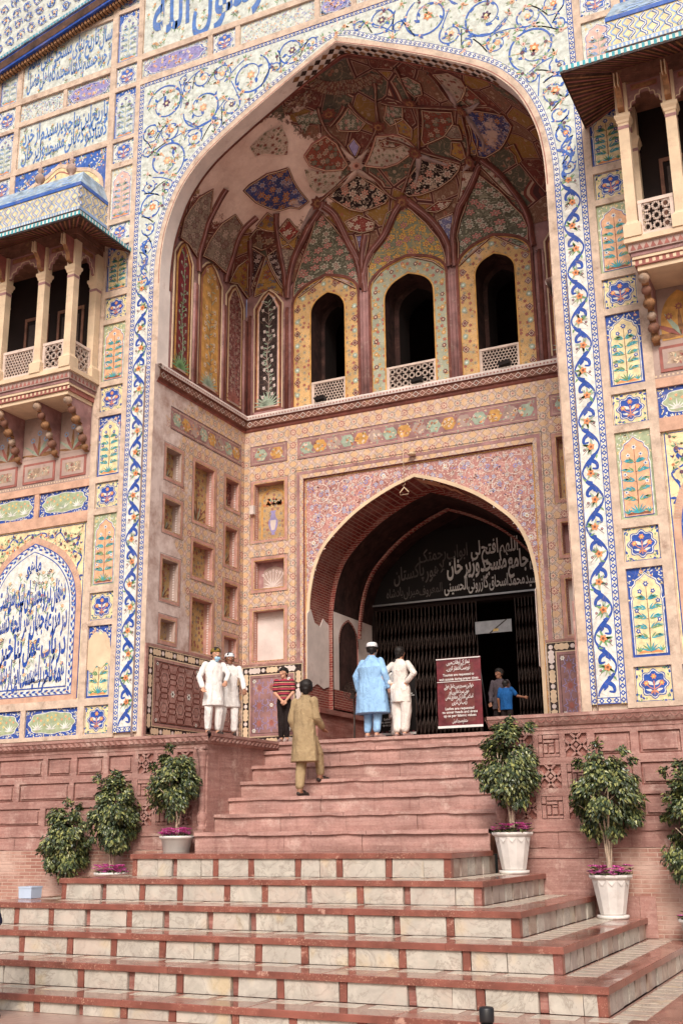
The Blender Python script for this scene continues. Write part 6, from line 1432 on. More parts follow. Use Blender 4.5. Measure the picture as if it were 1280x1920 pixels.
def curved_poly(pts, mat, offs, parent, name):
    """a flat-outlined field laid over the vault, cut fine enough to follow it"""
    tris = [[Vector((pts[i][0], pts[i][1], 0)) for i in t] for t in tessellate_polygon([[Vector((p[0], p[1], 0)) for p in pts]])]
    out = []
    while tris:
        t = tris.pop(); e = [(t[(i + 1) % 3] - t[i]).length for i in range(3)]; m_ = max(e)
        if m_ < .035: out.append(t); continue
        i = e.index(m_); a, b, c = t[i], t[(i + 1) % 3], t[(i + 2) % 3]; h = (a + b) / 2; tris += [[a, h, c], [h, b, c]]
    me_v, me_f, uv = [], [], []
    for t in out:
        k = len(me_v)
        for p in t: me_v.append(tuple(dome(p.x, p.y, offs))); uv.append((p.x * 8.0, p.y * 6.4))
        me_f.append((k, k + 1, k + 2))
    me = bpy.data.meshes.new(name); me.from_pydata(me_v, [], me_f); ul = me.uv_layers.new(name='UVMap')
    for l in me.loops: ul.data[l.index].uv = uv[l.vertex_index]
    me.materials.append(MAT[mat]); me.update(); return link(name, me, parent)
def curved_stroke(mb, pts, wd, mat, offs, taper=None, closed=False):
    pts = smooth_path(pts, 5, closed) if len(pts) > 2 and not closed else pts
    if closed: pts = pts + [pts[0]]
    q = []
    for a, b in zip(pts, pts[1:]):
        n = max(1, int(hypot(a[0] - b[0], a[1] - b[1]) / .02))
        for k in range(n): q.append((a[0] + (b[0] - a[0]) * k / n, a[1] + (b[1] - a[1]) * k / n))
    q.append(pts[-1]); P3 = [dome(x, y, offs) for x, y in q]; L = []; Rr = []; n = len(P3)
    for i, p in enumerate(P3):
        a, b = P3[max(0, i - 1)], P3[min(n - 1, i + 1)]; t = (b - a).normalized(); nn = (Vector((0, .8, 13.4)) - p).normalized(); sd_ = t.cross(nn).normalized(); f = i / (n - 1 or 1)
        w = wd * (taper(f) if taper else 1) / 2; L.append((mb.P(*(p + sd_ * w)), mb.P(*(p + sd_ * w - nn * (offs + .02))))); Rr.append((mb.P(*(p - sd_ * w)), mb.P(*(p - sd_ * w - nn * (offs + .02)))))
    for i in range(n - 1):
        mb.F([L[i][0], Rr[i][0], Rr[i + 1][0], L[i + 1][0]], mat, True); mb.F([L[i][1], L[i][0], L[i + 1][0], L[i + 1][1]], mat); mb.F([Rr[i][0], Rr[i][1], Rr[i + 1][1], Rr[i + 1][0]], mat)
VMAT = dict(blue='fr_blue', black='fr_black', black2='fr_black', greenL='fr_green', greenM='fr_greengold', greenR='fr_green', blue2='fr_blue', red2='fr_red', white1='fr_white', red1='fr_red', white0='fr_white', green1='fr_green', purple='lilac', dgreen0='fr_green', white00='fr_white', blueT1='fr_lilac', blueT2='fr_lilac', ros1='fr_rosette', ros2='fr_rosette',
            side1='fr_grey', side2='fr_grey', gold1='fr_gold', gold2='fr_gold', cav='fr_dark', gold3='fr_gold', bw1='fr_net', bw2='fr_net', grey1='fr_grey', redd='fr_rosette', gold4='fr_gold', whiteR='fr_white', grnR='fr_green', redR='fr_red', gold5='fr_gold', gold6='fr_gold', grey2='fr_grey', ornR1='fr_gold', wf1='fr_white', wf2='fr_white', goldT='fr_dark', brnT='fr_dark', grnT='fr_green', goldM='fr_gold', redM='fr_red')
for k, pts in VP.items():
    curved_poly(pts, VMAT[k], .022, HD, 'painted_field')
mb = MB()
for k, pts in VP.items():
    if k in ('dgreen0', 'white00', 'white0', 'brnT', 'goldT'): continue
    curved_stroke(mb, pts, .045, 'rib_paint' if k not in ('white1', 'red1') else 'rose_paint', .032, None, True); curved_stroke(mb, pts, .012, 'cream_stone', .036, None, True)
mb.obj('field_border', HD)
for k, pts in VR.items():
    mb = MB(); wide = .17 if k[0] in 'a' else .13 if k[0] == 's' else .10 if k[0] == 'n' else .2
    if k[0] == 'n': curved_stroke(mb, pts, wide, 'rib_paint', .05, lambda f: .45 + .55 * (1 - sin(pi * f))); curved_stroke(mb, pts, .014, 'faded_panel', .058)
    else:
        curved_stroke(mb, pts, wide, 'rib_paint', .05); curved_stroke(mb, pts, wide * .42, 'mauve_paint', .062); curved_stroke(mb, pts, wide * .12, 'rib_paint', .068)
    mb.obj('rib', HD)
# pale pointed leaves round the star bosses
BOSS = [(.6001, .5535), (.3774, .5327), (.1424, .5481), (.27, .4198), (.7143, .4242), (.4811, .3648), (.4617, .6893), (.2381, .7099), (.7439, .7783)]
for a, b in (((.375, .52), (.32, .44)), ((.372, .52), (.425, .42)), ((.262, .42), (.30, .40)), ((.145, .54), (.085, .50)), ((.15, .53), (.23, .43)), ((.598, .53), (.545, .47)), ((.60, .56), (.66, .64)), ((.60, .56), (.545, .61)), ((.60, .53), (.655, .47)), ((.14, .57), (.07, .64)), ((.715, .42), (.665, .36)), ((.715, .42), (.74, .34))):
    mb = MB(); m_ = ((a[0] + b[0]) / 2, (a[1] + b[1]) / 2); curved_stroke(mb, [a, m_, b], .13, 'star_plaster' if .5 < a[0] < .65 else 'pale_mauve', .058, lambda f: max(.12, 1 - abs(f - .3) * 1.35)); mb.obj('pale_leaf', HD)
for x, t in BOSS:
    c = dome(x, t, .07); n = (Vector((0, .8, 13.4)) - c).normalized(); ax = n.orthogonal().normalized(); ay = n.cross(ax); mb = MB()
    for rad, mt, o in ((.18, 'rib_paint' if x != .6001 else 'star_plaster', 0), (.10, 'gilt_brown' if x != .6001 else 'pink_paint', .006), (.05, 'rib_paint', .012)):
        k = [mb.P(*(c + n * o + (ax * cos(2 * pi * i / 16) + ay * sin(2 * pi * i / 16)) * rad * (1 if i % 2 else .72))) for i in range(16)]; mb.F(k, mt)
    mb.obj('star_boss', HD)
# wall closing the gap between the soffit of the front arch and the vault
mb = MB(FRONT(.399)); cut = [tuple(dome(i / 80, 0 if 0 else .0)) for i in range(0)]
edge = [dome(1.0, j / 40) for j in range(41)] + [dome(0.0, 1 - j / 40) for j in range(1, 41)]
mb.poly([(-4.6, 13.0), (-4.6, 18.2), (4.6, 18.2), (4.6, 13.0)] + [(p.x * .995, p.z if p.z > 13.31 else 13.0) for p in reversed(edge)], 'rib_paint', 0); mb.obj('vault_lip', HD)
# ------------------------------------------------------------------ ground, plinth, stairs
mb = MB(); mb.rect(-60, -60, 60, 30, 'paving', 0); g = mb.obj('ground', None); g['kind'] = 'structure'
mb = MB(); mb.poly([(-13, .0), (-13, 20), (9.5, 20), (9.5, .0), (2.66, 0), (2.66, 2.46), (-2.66, 2.46), (-2.66, 0)], 'sandstone_dark', ZP - .004); g = mb.obj('terrace_floor', None); g['kind'] = 'structure'
PY = -.06
def geo(mb, x, z, W, H, kind):
    """interlaced relief of a square stone panel"""
    w = .0
    def bar(p, q, t=.028): mb.stroke([p, q], t, 'sandstone', w, False, .05)
    a, b = W / 2, H / 2
    if kind == 0:
        for (p, q) in (((-a, b * .45), (a * .45, -b)), ((-a * .45, b), (a, -b * .45)), ((-a, -b * .45), (a * .45, b)), ((-a * .45, -b), (a, b * .45))): bar((x + p[0], z + p[1]), (x + q[0], z + q[1]), .036)
        mb.poly([(x - a * .22, z), (x, z + b * .22), (x + a * .22, z), (x, z - b * .22)], 'sandstone', -.004, .045)
    else:
        for (x0, z0, x1, z1) in ((-.95, .35, -.6, .95), (-.5, .62, .95, .95), (.62, -.6, .95, .5), (-.5, .28, .45, .50), (-.95, -.95, -.6, .2), (-.48, -.95, .95, -.72), (-.48, -.6, -.15, .15), (0, -.6, .45, -.05), (.0, .02, .45, .18)):
            mb.rect(x + a * x0, z + b * z0, x + a * x1, z + b * z1, 'sandstone', -.003, .045)
def plinth(s):
    T = thing('stone_plinth', ('red sandstone plinth wall left of the steps with recessed panels and corner column' if s < 0 else 'red sandstone plinth wall right of the steps with square interlaced panels and scalloped coping'), 'wall')
    fr = lambda u, v, w: (s * u, PY - w, v); XE = 13.0 if s < 0 else 9.5
    cells = []
    for c, d in ((3.10, 3.43), (2.64, 2.97), (2.19, 2.51)):
        r1 = c > 3 or c < 2.3
        for a, b in (((4.27, 4.81), (4.93, 5.55), (5.68, 6.24), (6.36, 7.45), (7.58, 8.6), (8.75, 9.4)) if r1 else ((4.27, 4.81), (4.93, 5.60), (5.70, 6.90), (7.03, 7.9), (8.05, 9.4))): cells.append((a, b, c, d, -1))
    for j, (c, d) in enumerate(((3.09, 3.44), (2.63, 2.98), (2.17, 2.51))):
        for i, (a, b) in enumerate(((2.96, 3.30), (3.38, 3.72), (3.81, 4.15))): cells.append((a, b, c, d, (i + j) % 2))
    mb = MB(fr); mb.holed([(2.65, 2.0), (XE, 2.0), (XE, 3.60), (2.65, 3.60)], [rr(a, b, c, d) for a, b, c, d, k in cells], 'sandstone', 0, .05); mb.rect(2.66, 2.0, XE, 3.6, 'sandstone_dark', -.0501)
    mb.obj('wall_face', T)
    rg = random.Random(3)
    for a, b, c, d, k in cells:
        mb = MB(fr)
        if k < 0:
            m_ = .055; j = lambda: rg.uniform(-.008, .008); P_ = [(a + m_, c + m_)]; n = 7
            P_ = [(a + m_ + (b - a - 2 * m_) * t / n, c + m_ + (j() if rg.random() < .5 else 0)) for t in range(n + 1)] + [(b - m_, d - m_), (a + m_, d - m_)]
            mb.rect(a + .02, c + .02, b - .02, d - .02, 'sandstone', -.034, .016); mb.poly(P_, 'sandstone', -.002, .048)
        else: geo(mb, (a + b) / 2, (c + d) / 2, b - a, d - c, k)
        mb.obj('stone_panel', T)
    # thin string course under the coping, plain ledge courses, brick below
    mb = MB(fr); mb.box(2.65, 3.505, 0, XE, 3.52, .012, 'sandstone'); mb.obj('string_course', T)
    def rough_course(z0, z1, w, mat, x0, x1, name):
        mb = MB(fr); n = int((x1 - x0) / .12); 
        lo = [mb.P(x0 + (x1 - x0) * i / n, z0 + (rg.uniform(0, .018) if rg.random() < .6 else 0), w) for i in range(n + 1)]; hi = [mb.P(x0 + (x1 - x0) * i / n, z1, w) for i in range(n + 1)]; bk = [mb.P(x0 + (x1 - x0) * i / n, z1, 0) for i in range(n + 1)]; bl = [mb.P(x0 + (x1 - x0) * i / n, z0, 0) for i in range(n + 1)]
        for i in range(n): mb.F([lo[i], lo[i + 1], hi[i + 1], hi[i]], mat); mb.F([hi[i], hi[i + 1], bk[i + 1], bk[i]], mat); mb.F([bl[i], bl[i + 1], lo[i + 1], lo[i]], mat)
        mb.obj(name, T)
    rough_course(1.985, 2.03, .045, 'sandstone', 2.65, XE, 'ledge')
    x = 2.65
    while x < XE:
        l = rg.uniform(.5, 1.1); x1 = min(XE, x + l); rough_course(1.745, 1.985, .02, 'sandstone', x, x1 - .008, 'course_stone'); x = x1
    mb = MB(fr); mb.rect(2.65, 1.0, XE, 2.0, 'sandstone_dark', -.02); mb.obj('core', T)
    x = 2.65; lim = 4.5
    mb = MB(fr); mb.rect(4.2 if s > 0 else 3.2, 0, XE, 1.745, 'old_brick', .012); mb.obj('brickwork', T)
    for (z0, z1) in ((1.60, 1.74), (1.08, 1.59), (.5, 1.07), (0, .49)):
        x = 2.65; xe = (5.0 if z1 < 1.6 and z0 < .6 else 4.25) if s > 0 else 3.3
        while x < xe - .1:
            x1 = min(xe, x + rg.uniform(.9, 1.6)); mb = MB(fr); mb.box(x, z0, 0, x1 - .006, z1, .028, 'sandstone'); mb.obj('base_stone', T); x = x1
    # return face along the stairs and the coping
    mb = MB(SIDE(s * 2.65, -s)); mb.rect(PY, 1.6, 2.46, 3.60, 'sandstone', 0); mb.obj('stair_cheek', T)
    for (frm, L, nm) in ((lambda u, v, w: (s * (2.60 + u), PY - w, v), XE - 2.60, 'front'), (lambda u, v, w: (s * (2.65 - w), PY + u, v), 2.50, 'side')):
        mb = MB(frm); mb.loft([[(0 - (.06 if nm == 'side' else 0), v, w), (L, v, w)] for v, w in ((3.56, 0), (3.575, .03), (3.60, .045), (3.69, .085), (3.70, .10), (3.75, .10), (3.752, -.02))], 'sandstone', False, False, False)
        n = int(L / .135); p = L / n
        for i in range(n):
            u = i * p
            if s > 0: mb.stroke([(u + p * .06, 3.685), (u + p * .2, 3.645), (u + p * .5, 3.625), (u + p * .8, 3.645), (u + p * .94, 3.685)], .014, 'sandstone_dark', .088 if False else .082)
            else: mb.poly([(u, 3.615), (u + p * .45, 3.615), (u + p * .95, 3.685), (u + p * .5, 3.685)], 'sandstone', .092, .03); mb.poly([(u + p * .46, 3.61), (u + p * .60, 3.61), (u + p * 1.1, 3.69), (u + p * .96, 3.69)], 'sandstone_dark', .086)
        mb.obj('coping', T)
    # engaged corner column
    mb = MB(); prof = [(.085, 2.06), (.09, 2.12), (.06, 2.15), (.085, 2.22), (.10, 2.30), (.08, 2.37), (.055, 2.42), (.075, 2.45), (.062, 2.50), (.060, 3.16), (.072, 3.18), (.064, 3.21), (.085, 3.36), (.11, 3.44), (.105, 3.47)]
    mb.lathe(s * 2.745, PY - .015, prof, 'sandstone', 10)
    mb.obj('corner_column', T); mb = MB()
    mb.box(s * 2.745 - .11, PY - .12, 3.47, s * 2.745 + .11, PY, 3.51, 'sandstone'); mb.box(s * 2.745 - .10, PY - .11, 2.03, s * 2.745 + .10, PY, 2.07, 'sandstone'); mb.obj('column_block', T)
for s in (-1, 1): plinth(s)

ST = thing('sandstone_stairs', 'flight of worn red sandstone steps rising between the plinth blocks to the doorway', 'stairs')
LV = [(3.748, 2.42), (3.54, 1.98), (3.247, 1.52), (2.94, 1.10), (2.64, .68), (2.344, .20), (2.037, -.42)]; rs = random.Random(12)
for i, (z, y) in enumerate(LV):
    zb = LV[i + 1][0] if i < 6 else 1.72; yb = LV[i - 1][1] if i else 2.47
    # tread slabs with a chipped lower edge
    cuts = [-2.648] + sorted(rs.uniform(-1.9, 1.9) for _ in range(2)) + [2.648]
    if i in (0, 6): cuts[0] = -2.648
    for a, b in zip(cuts, cuts[1:]):
        mb = MB(lambda u, v, w, y=y: (u, y - w, v)); n = max(4, int((b - a) / .10)); a2, b2 = a + .004, b - .004; th = .065; dep = yb - y + .08
        U = [a2 + (b2 - a2) * k / n for k in range(n + 1)]
        chip = [0.012 * max(0, noise.noise(Vector((u * 2.3, i * 3.1, 1))) * 2.2) + .016 * max(0, noise.noise(Vector((u * 9, i, 4)))) for u in U]
        tp = [mb.P(u, z - rs.uniform(0, .004), .04 - c * .6) for u, c in zip(U, chip)]; bt = [mb.P(u, z - th + c, .045 - c * .9) for u, c in zip(U, chip)]; bk = [mb.P(u, z, -dep) for u in U]; bi = [mb.P(u, z - th + .0, .0) for u in U]
        for k in range(n): mb.F([bt[k], bt[k + 1], tp[k + 1], tp[k]], 'sandstone_step'); mb.F([tp[k], tp[k + 1], bk[k + 1], bk[k]], 'sandstone_step'); mb.F([bi[k], bi[k + 1], bt[k + 1], bt[k]], 'sandstone_step')
        mb.obj('tread_slab', ST)
    x = -2.648
    while x < 2.64:
        l = rs.uniform(.95, 1.9); x1 = 2.648 if 2.648 - x - l < .6 else x + l
        mb = MB(lambda u, v, w, y=y: (u, y - w, v)); n = max(3, int((x1 - x) / .12)); m_ = 3; zt = z - .062; w0 = rs.uniform(-.008, .006)
        g_ = [[mb.P(x + .004 + (x1 - x - .008) * a / n, zb + (zt - zb) * c / m_, w0 + .012 * noise.noise(Vector((x + a * .13, c * .4, i * 2.0)) * 2.2) - (.010 if c in (0, m_) else 0)) for a in range(n + 1)] for c in range(m_ + 1)]
        for c in range(m_):
            for a in range(n): mb.F([g_[c][a], g_[c][a + 1], g_[c + 1][a + 1], g_[c + 1][a]], 'sandstone_step')
        mb.obj('riser_stone', ST); x = x1
    mb = MB(); mb.box(-2.648, y + .03, zb - .05, 2.648, 2.46, z - .07, 'carved_wood'); mb.obj('step_core', ST)

MS = thing('marble_steps', 'broad wet lower steps of red granite slabs and pale marble blocks', 'stairs')
HX = [2.66, 3.37, 4.12, 4.83, 5.47, 6.15]; FY = [-2.18, -3.0, -3.85, -4.66, -5.4, -6.08]; HZ = [1.72, 1.385, 1.08, .78, .49, .20]; rm = random.Random(31)
def block(fr, u0, u1, v0, v1, mat, proud, name, chip=.009, dp=.12):
    mb = MB(fr); j = lambda: rm.uniform(-chip, chip); e = .007
    f = [(u0 + e + j(), v0 + e), (u1 - e + j(), v0 + e), (u1 - e + j(), v1 - e + j()), ((u0 + u1) / 2, v1 - e + j()), (u0 + e + j(), v1 - e + j())]; o = [(u0, v0), (u1, v0), (u1, v1), ((u0 + u1) / 2, v1), (u0, v1)]
    a = [mb.P(x, z, proud) for x, z in f]; b = [mb.P(x + (.004 if x < (u0 + u1) / 2 else -.004), z, proud - .012) for x, z in o]; c = [mb.P(x + (.004 if x < (u0 + u1) / 2 else -.004), z, proud - dp) for x, z in o]
    mb.F(a, mat)
    for k in range(5): q = (k + 1) % 5; mb.F([a[k], a[q], b[q], b[k]], mat); mb.F([b[k], b[q], c[q], c[k]], mat)
    return mb.obj(name, MS)
for k in range(6):
    X, Y, Z = HX[k], FY[k], HZ[k]; zb = HZ[k + 1] if k < 5 else 0.0; th = .075; ov = .03
    # core
    mb = MB(); mb.box(-X + .10, Y + .10, zb - .02, X - .10, -.07, Z - th - .002, 'sandstone_dark'); mb.obj('step_core', MS)
    # nosing slabs: front run and the two side runs, top wet and dark
    yb = FY[k - 1] if k else -.42; xb = HX[k - 1] if k else 2.66
    def slab(u0, u1, y0, y1, nm='granite_slab'):
        mb = MB(); z = Z; e = .008
        lo = [(u0, y0, z - th), (u1, y0, z - th), (u1, y1, z - th), (u0, y1, z - th)]; mi_ = [(a, b, z - e) for a, b, c in lo]; cx, cy = (u0 + u1) / 2, (y0 + y1) / 2
        tp = [(a + (e if a < cx else -e), b + (e if b < cy else -e), z) for a, b, c in lo]
        L1 = [mb.P(*p) for p in lo]; L2 = [mb.P(*p) for p in mi_]; L3 = [mb.P(*p) for p in tp]
        for i in range(4): j = (i + 1) % 4; mb.F([L1[i], L1[j], L2[j], L2[i]], 'red_granite'); mb.F([L2[i], L2[j], L3[j], L3[i]], 'red_granite')
        mb.F(L3, 'wet_granite'); mb.F(L1[::-1], 'red_granite'); mb.obj(nm, MS)
    cuts = [-X - ov]; x = -X + rm.uniform(1.4, 2.2)
    while x < X - 1.2: cuts.append(x); x += rm.uniform(1.6, 2.6)
    cuts.append(X + ov)
    for a, b in zip(cuts, cuts[1:]): slab(a + .0015, b - .0015, Y - ov, yb - .002 if k else yb + .0)
    if k:
        for s in (-1, 1): slab(min(s * (xb + .001), s * (X + ov)), max(s * (xb + .001), s * (X + ov)), yb, -.09)
    # pale inlays on the tread, against the riser above
    if k:
        ox = rm.uniform(0, .3); x = -xb + ox
        while x < xb - .1:
            l = rm.uniform(.42, .56); x1 = min(x + l, xb + .25); mb = MB(); mb.rect(x, yb - .30, x1, yb - .05, 'marble_tread', Z + .004, .008); mb.obj('tread_inlay', MS); x = x1 + .13
        for s in (-1, 1):
            y = yb - .02
            while y < -.30:
                mb = MB(); mb.rect(min(s * (xb + .05), s * (xb + .38)), y, max(s * (xb + .05), s * (xb + .38)), y + .22, 'marble_tread', Z + .004, .008); mb.obj('tread_inlay', MS); y += .285
    # risers
    fr = lambda u, v, w, Y=Y: (u, Y - w, v); zt = Z - th
    x = -X; sp = .10; first = True
    block(fr, x, x + .09, zb, zt, 'red_granite', .0, 'spacer_stone'); x += .09
    while x < X - .15:
        l = rm.uniform(.50, .72); last = X - .10 - (x + l) < .35
        if last: l = X - .10 - x
        if rm.random() < .22: c = x + l * rm.uniform(.4, .75); block(fr, x, c, zb, zt, 'marble', rm.uniform(-.004, .002), 'marble_block'); block(fr, c, x + l, zb, zt, 'marble', rm.uniform(-.004, .002), 'marble_block')
        else: block(fr, x, x + l, zb, zt, 'marble', rm.uniform(-.004, .003), 'marble_block')
        x += l
        q = rm.random(); block(fr, x, min(x + sp, X), zb, zt, 'red_granite' if q < .8 else 'sandstone_dark', .0 if q < .8 or last else -.045, 'spacer_stone'); x += sp
        if last: break
    for s in (-1, 1):
        fs = lambda u, v, w, s=s, X=X: (s * (X + w), u, v); y = Y; block(fs, y + .001, y + .10, zb, zt, 'red_granite', 0, 'spacer_stone'); y += .11
        while y < -.25:
            l = rm.uniform(.25, .31); y1 = min(y + l, -.09); block(fs, y, y1, zb, zt, rm.choice(['marble_brown', 'marble_brown', 'marble']), rm.uniform(-.016, .0), 'marble_block', .014); y = y1
            if y < -.2: block(fs, y, y + .035, zb, zt, 'sandstone_dark', -.03, 'spacer_stone'); y += .035

# ------------------------------------------------------------------ gate leaves, boards, signs, small fittings
def scissor(x0, x1, label, n):
    T = thing('folding_gate', label, 'gate', None); Y = YE + .05; z0, z1 = ZP, 7.04
    mb = MB(); p = (x1 - x0) / n
    for i in range(n + 1): mb.box(x0 + i * p - .009, Y - .012, z0, x0 + i * p + .009, Y + .012, z1, 'iron')
    mb.obj('upright', T); mb = MB()
    for band in (z0 + .35, z0 + 1.35, z0 + 2.25):
        for i in range(n):
            for (za, zc) in ((band, band + .42), (band + .42, band)):
                a, b = Vector((x0 + i * p, Y - .02, za)), Vector((x0 + (i + 1) * p, Y - .02, zc)); mb.tube([a, b], .009, 'iron', 4)
                mb.tube([a + Vector((0, 0, .42)) if za < zc else a - Vector((0, 0, .0)), b + (Vector((0, 0, .42)) if za < zc else Vector((0, 0, 0)))], .009, 'iron', 4)
    mb.obj('scissor_bar', T); mb = MB(); mb.box(x0 - .02, Y - .03, z1, x1 + .02, Y + .03, z1 + .05, 'iron'); mb.obj('top_track', T)
scissor(-2.28, .20, 'dark iron folding gate closed across the left side of the doorway', 26)
scissor(1.12, 2.28, 'dark iron folding gate drawn back at the right side of the doorway', 15)
T = thing('inscribed_board', 'black board with white Urdu lettering filling the head of the doorway arch', 'sign')
mb = MB(FRONT(YE - .08)); bd = [(-2.34, 7.12)] + [(x * .955, z - .12) for x, z in arch_path(AH, 7.2) if z > 7.2 and z < 8.95] + [(2.34, 7.12)]
mb.poly(bd, 'black_board', 0, .05); mb.obj('board', T)
mb = MB(FRONT(YE - .08)); write_ar(mb, 'ابواب رحمتک', -1.1, 8.10, .1, .42, 'letter_dim', .004, .012, .10); write_ar(mb, 'اللهم افتح لی', .18, 8.10, 1.30, .46, 'letter_paint', .004, .018, .05)
write_ar(mb, 'لاہور پاکستان', -1.75, 7.72, -.48, .46, 'letter_dim', .004, .014, .14); write_ar(mb, 'مرکزی جامع مسجد وزیر خان', -.42, 7.72, 2.15, .56, 'letter_paint', .004, .028, .05); write_ar(mb, 'المعروف میراں بادشاہ', -1.95, 7.32, -.55, .30, 'letter_dim', .004, .008, .08); write_ar(mb, 'حضرت سید محمد اسحاق گازرونی الحسینی', -.5, 7.32, 2.2, .38, 'letter_paint', .004, .016, .04)
mb.obj('lettering', T); mb = MB(FRONT(YE - .08)); mb.box(-2.32, 7.13, 0, 2.32, 7.17, .03, 'grey_metal'); mb.obj('lower_edge', T)
T = thing('lintel_sign', 'small grey sign with a yellow mark over the open doorway', 'sign')
mb = MB(FRONT(YE - .1)); mb.rect(.21, 6.27, 1.06, 6.55, 'grey_metal', 0, .03); mb.obj('plate', T); mb = MB(FRONT(YE - .1)); mb.poly([(.62, 6.30), (.74, 6.30), (.76, 6.36), (.64, 6.36)], 'yellow', .004); mb.stroke([(.55, 6.27), (.95, 6.55)], .025, 'ink', .003); mb.obj('mark', T)
def banner(x0, x1, z0, z1, Y, bgm, inner, label, name='notice_banner'):
    T = thing(name, label, 'sign'); mb = MB(FRONT(Y)); n = 12
    W, H = x1 - x0, z1 - z0
    g_ = [[mb.P(x0 + W * i / n, z0 + H * j / n, .012 * noise.noise(Vector((i * .7, j * .45, x0)))) for i in range(n + 1)] for j in range(n + 1)]
    for j in range(n):
        for i in range(n): mb.F([g_[j][i], g_[j][i + 1], g_[j + 1][i + 1], g_[j + 1][i]], inner if 2 <= i < n - 2 and 0 < j < n - 1 else bgm, True)
    mb.obj('vinyl_sheet', T); L = 'letter_white'; w = .024; cx = (x0 + x1) / 2
    mb = MB(FRONT(Y)); a = lambda t, v, wd, h: write_ar(mb, t, cx - W * wd / 2, z0 + H * v, cx + W * wd / 2, H * h, L, w, .012, .06)
    a('نماز کے اوقات میں', .905, .52, .085); a('ٹورسٹ انتظار کریں۔', .82, .54, .085)
    e = lambda t, v, wd: write_latin(mb, t, cx, z0 + H * v, H * .052, L, w, W * wd / 1, .016)
    e('Tourists are requested to', .735, .70); e('wait outside during prayer times', .675, .88)
    mb.rect(x0 + .01, z0 + H * .652, x1 - .01, z0 + H * .660, L, w); mb.rect(x0, z1 - .03, x1, z1 - .012, L, w)
    a('خواتین مسجد میں داخل ہوتے', .565, .66, .08); a('ہوئے سر ڈھانپیں اور', .485, .46, .08); a('اسلامی اقدار کے مطابق لباس', .41, .62, .08); a('زیب تن کریں', .335, .34, .08)
    e('Ladies are requested', .255, .64); e('to cover heads and dress', .205, .80); e('up as per Islamic values', .155, .76); a('منتظم مسجد کمیٹی', .075, .34, .07)
    mb.obj('lettering', T); mb = MB(FRONT(Y)); mb.rect(x0, z0, x1, z0 + .045, L, .02, .01)
    for k in range(9): u = x0 + W * (k + .5) / 9; mb.poly([(u - .03, z0 + .045), (u + .03, z0 + .045), (u, z0 + .085)], 'vinyl_red', .022)
    mb.obj('torn_edge', T)
    mb = MB()
    for x in (x0 + .03, x1 - .03): mb.tube([(x, Y + .04, ZP), (x, Y + .04, z1)], .014, 'black_plastic', 6); mb.tube([(x, Y + .04, z1 - .2), (x, Y + .5, ZP)], .012, 'black_plastic', 6)
    mb.tube([(x0, Y + .04, z1 - .02), (x1, Y + .04, z1 - .02)], .014, 'black_plastic', 6); mb.obj('stand', T)
banner(.56, 1.46, 3.90, 5.24, 3.05, 'vinyl_red', 'vinyl_red_light', 'maroon notice banner on a stand asking ladies to cover heads, in the doorway')
banner(-.92, -.06, 3.86, 5.02, 3.45, 'black_board', 'black_board', 'black notice banner half hidden behind the man in blue and the boy in white')
T = thing('standing_fan', 'round grey wire fan standing by the left passage wall', 'fan')
mb = MB(); cx, cy, cz = -1.58, 3.75, 4.82
for r in (.19, .15, .10, .05): mb.tube([(cx + r * cos(a), cy, cz + r * sin(a)) for a in [2 * pi * i / 20 for i in range(21)]], .006, 'iron', 4)
for k in range(16): a = 2 * pi * k / 16; mb.tube([(cx, cy - .03, cz), (cx + .19 * cos(a), cy, cz + .19 * sin(a))], .002, 'iron', 4)
mb.obj('guard', T); mb = MB()
for k in range(3): a = 2 * pi * k / 3; mb.F([mb.P(cx, cy + .02, cz), mb.P(cx + .17 * cos(a), cy + .01, cz + .17 * sin(a)), mb.P(cx + .17 * cos(a + .8), cy + .04, cz + .15 * sin(a + .8))], 'iron')
mb.obj('blade', T); mb = MB(); mb.lathe(cx, cy + .08, [(.16, ZP), (.16, ZP + .03), (.02, ZP + .06), (.02, cz), (.05, cz + .02), (.05, cz + .06)], 'iron', 12); mb.obj('stand', T)
T = thing('hanging_hook', 'pale triangular wire hanger dangling before the apex of the doorway arch', 'hook')
mb = MB(); hx, hy = -.14, 3.36
mb.tube([(hx, hy, 10.1), (hx, hy, 9.06)], .006, 'cream_stone', 4); mb.obj('cord', T); mb = MB()
mb.tube([(hx, hy, 9.06), (hx + .03, hy, 9.0), (hx - .02, hy, 8.96), (hx, hy, 8.93), (hx + .10, hy, 8.82), (hx + .09, hy, 8.77), (hx - .09, hy, 8.77), (hx - .10, hy, 8.82), (hx, hy, 8.93)], .010, 'cream_stone', 6); mb.obj('hanger', T)
T = thing('small_lamp', 'tiny pale lamp fitting fixed over the doorway arch', 'lamp'); mb = MB(); mb.lathe(.02, 3.44, [(.01, 9.62), (.08, 9.64), (.09, 9.67), (.03, 9.70)], 'cream_stone', 12); mb.obj('shade', T); mb = MB(); mb.tube([(.02, 3.44, 9.68), (.02, 3.53, 9.70)], .01, 'cream_stone'); mb.obj('arm', T)
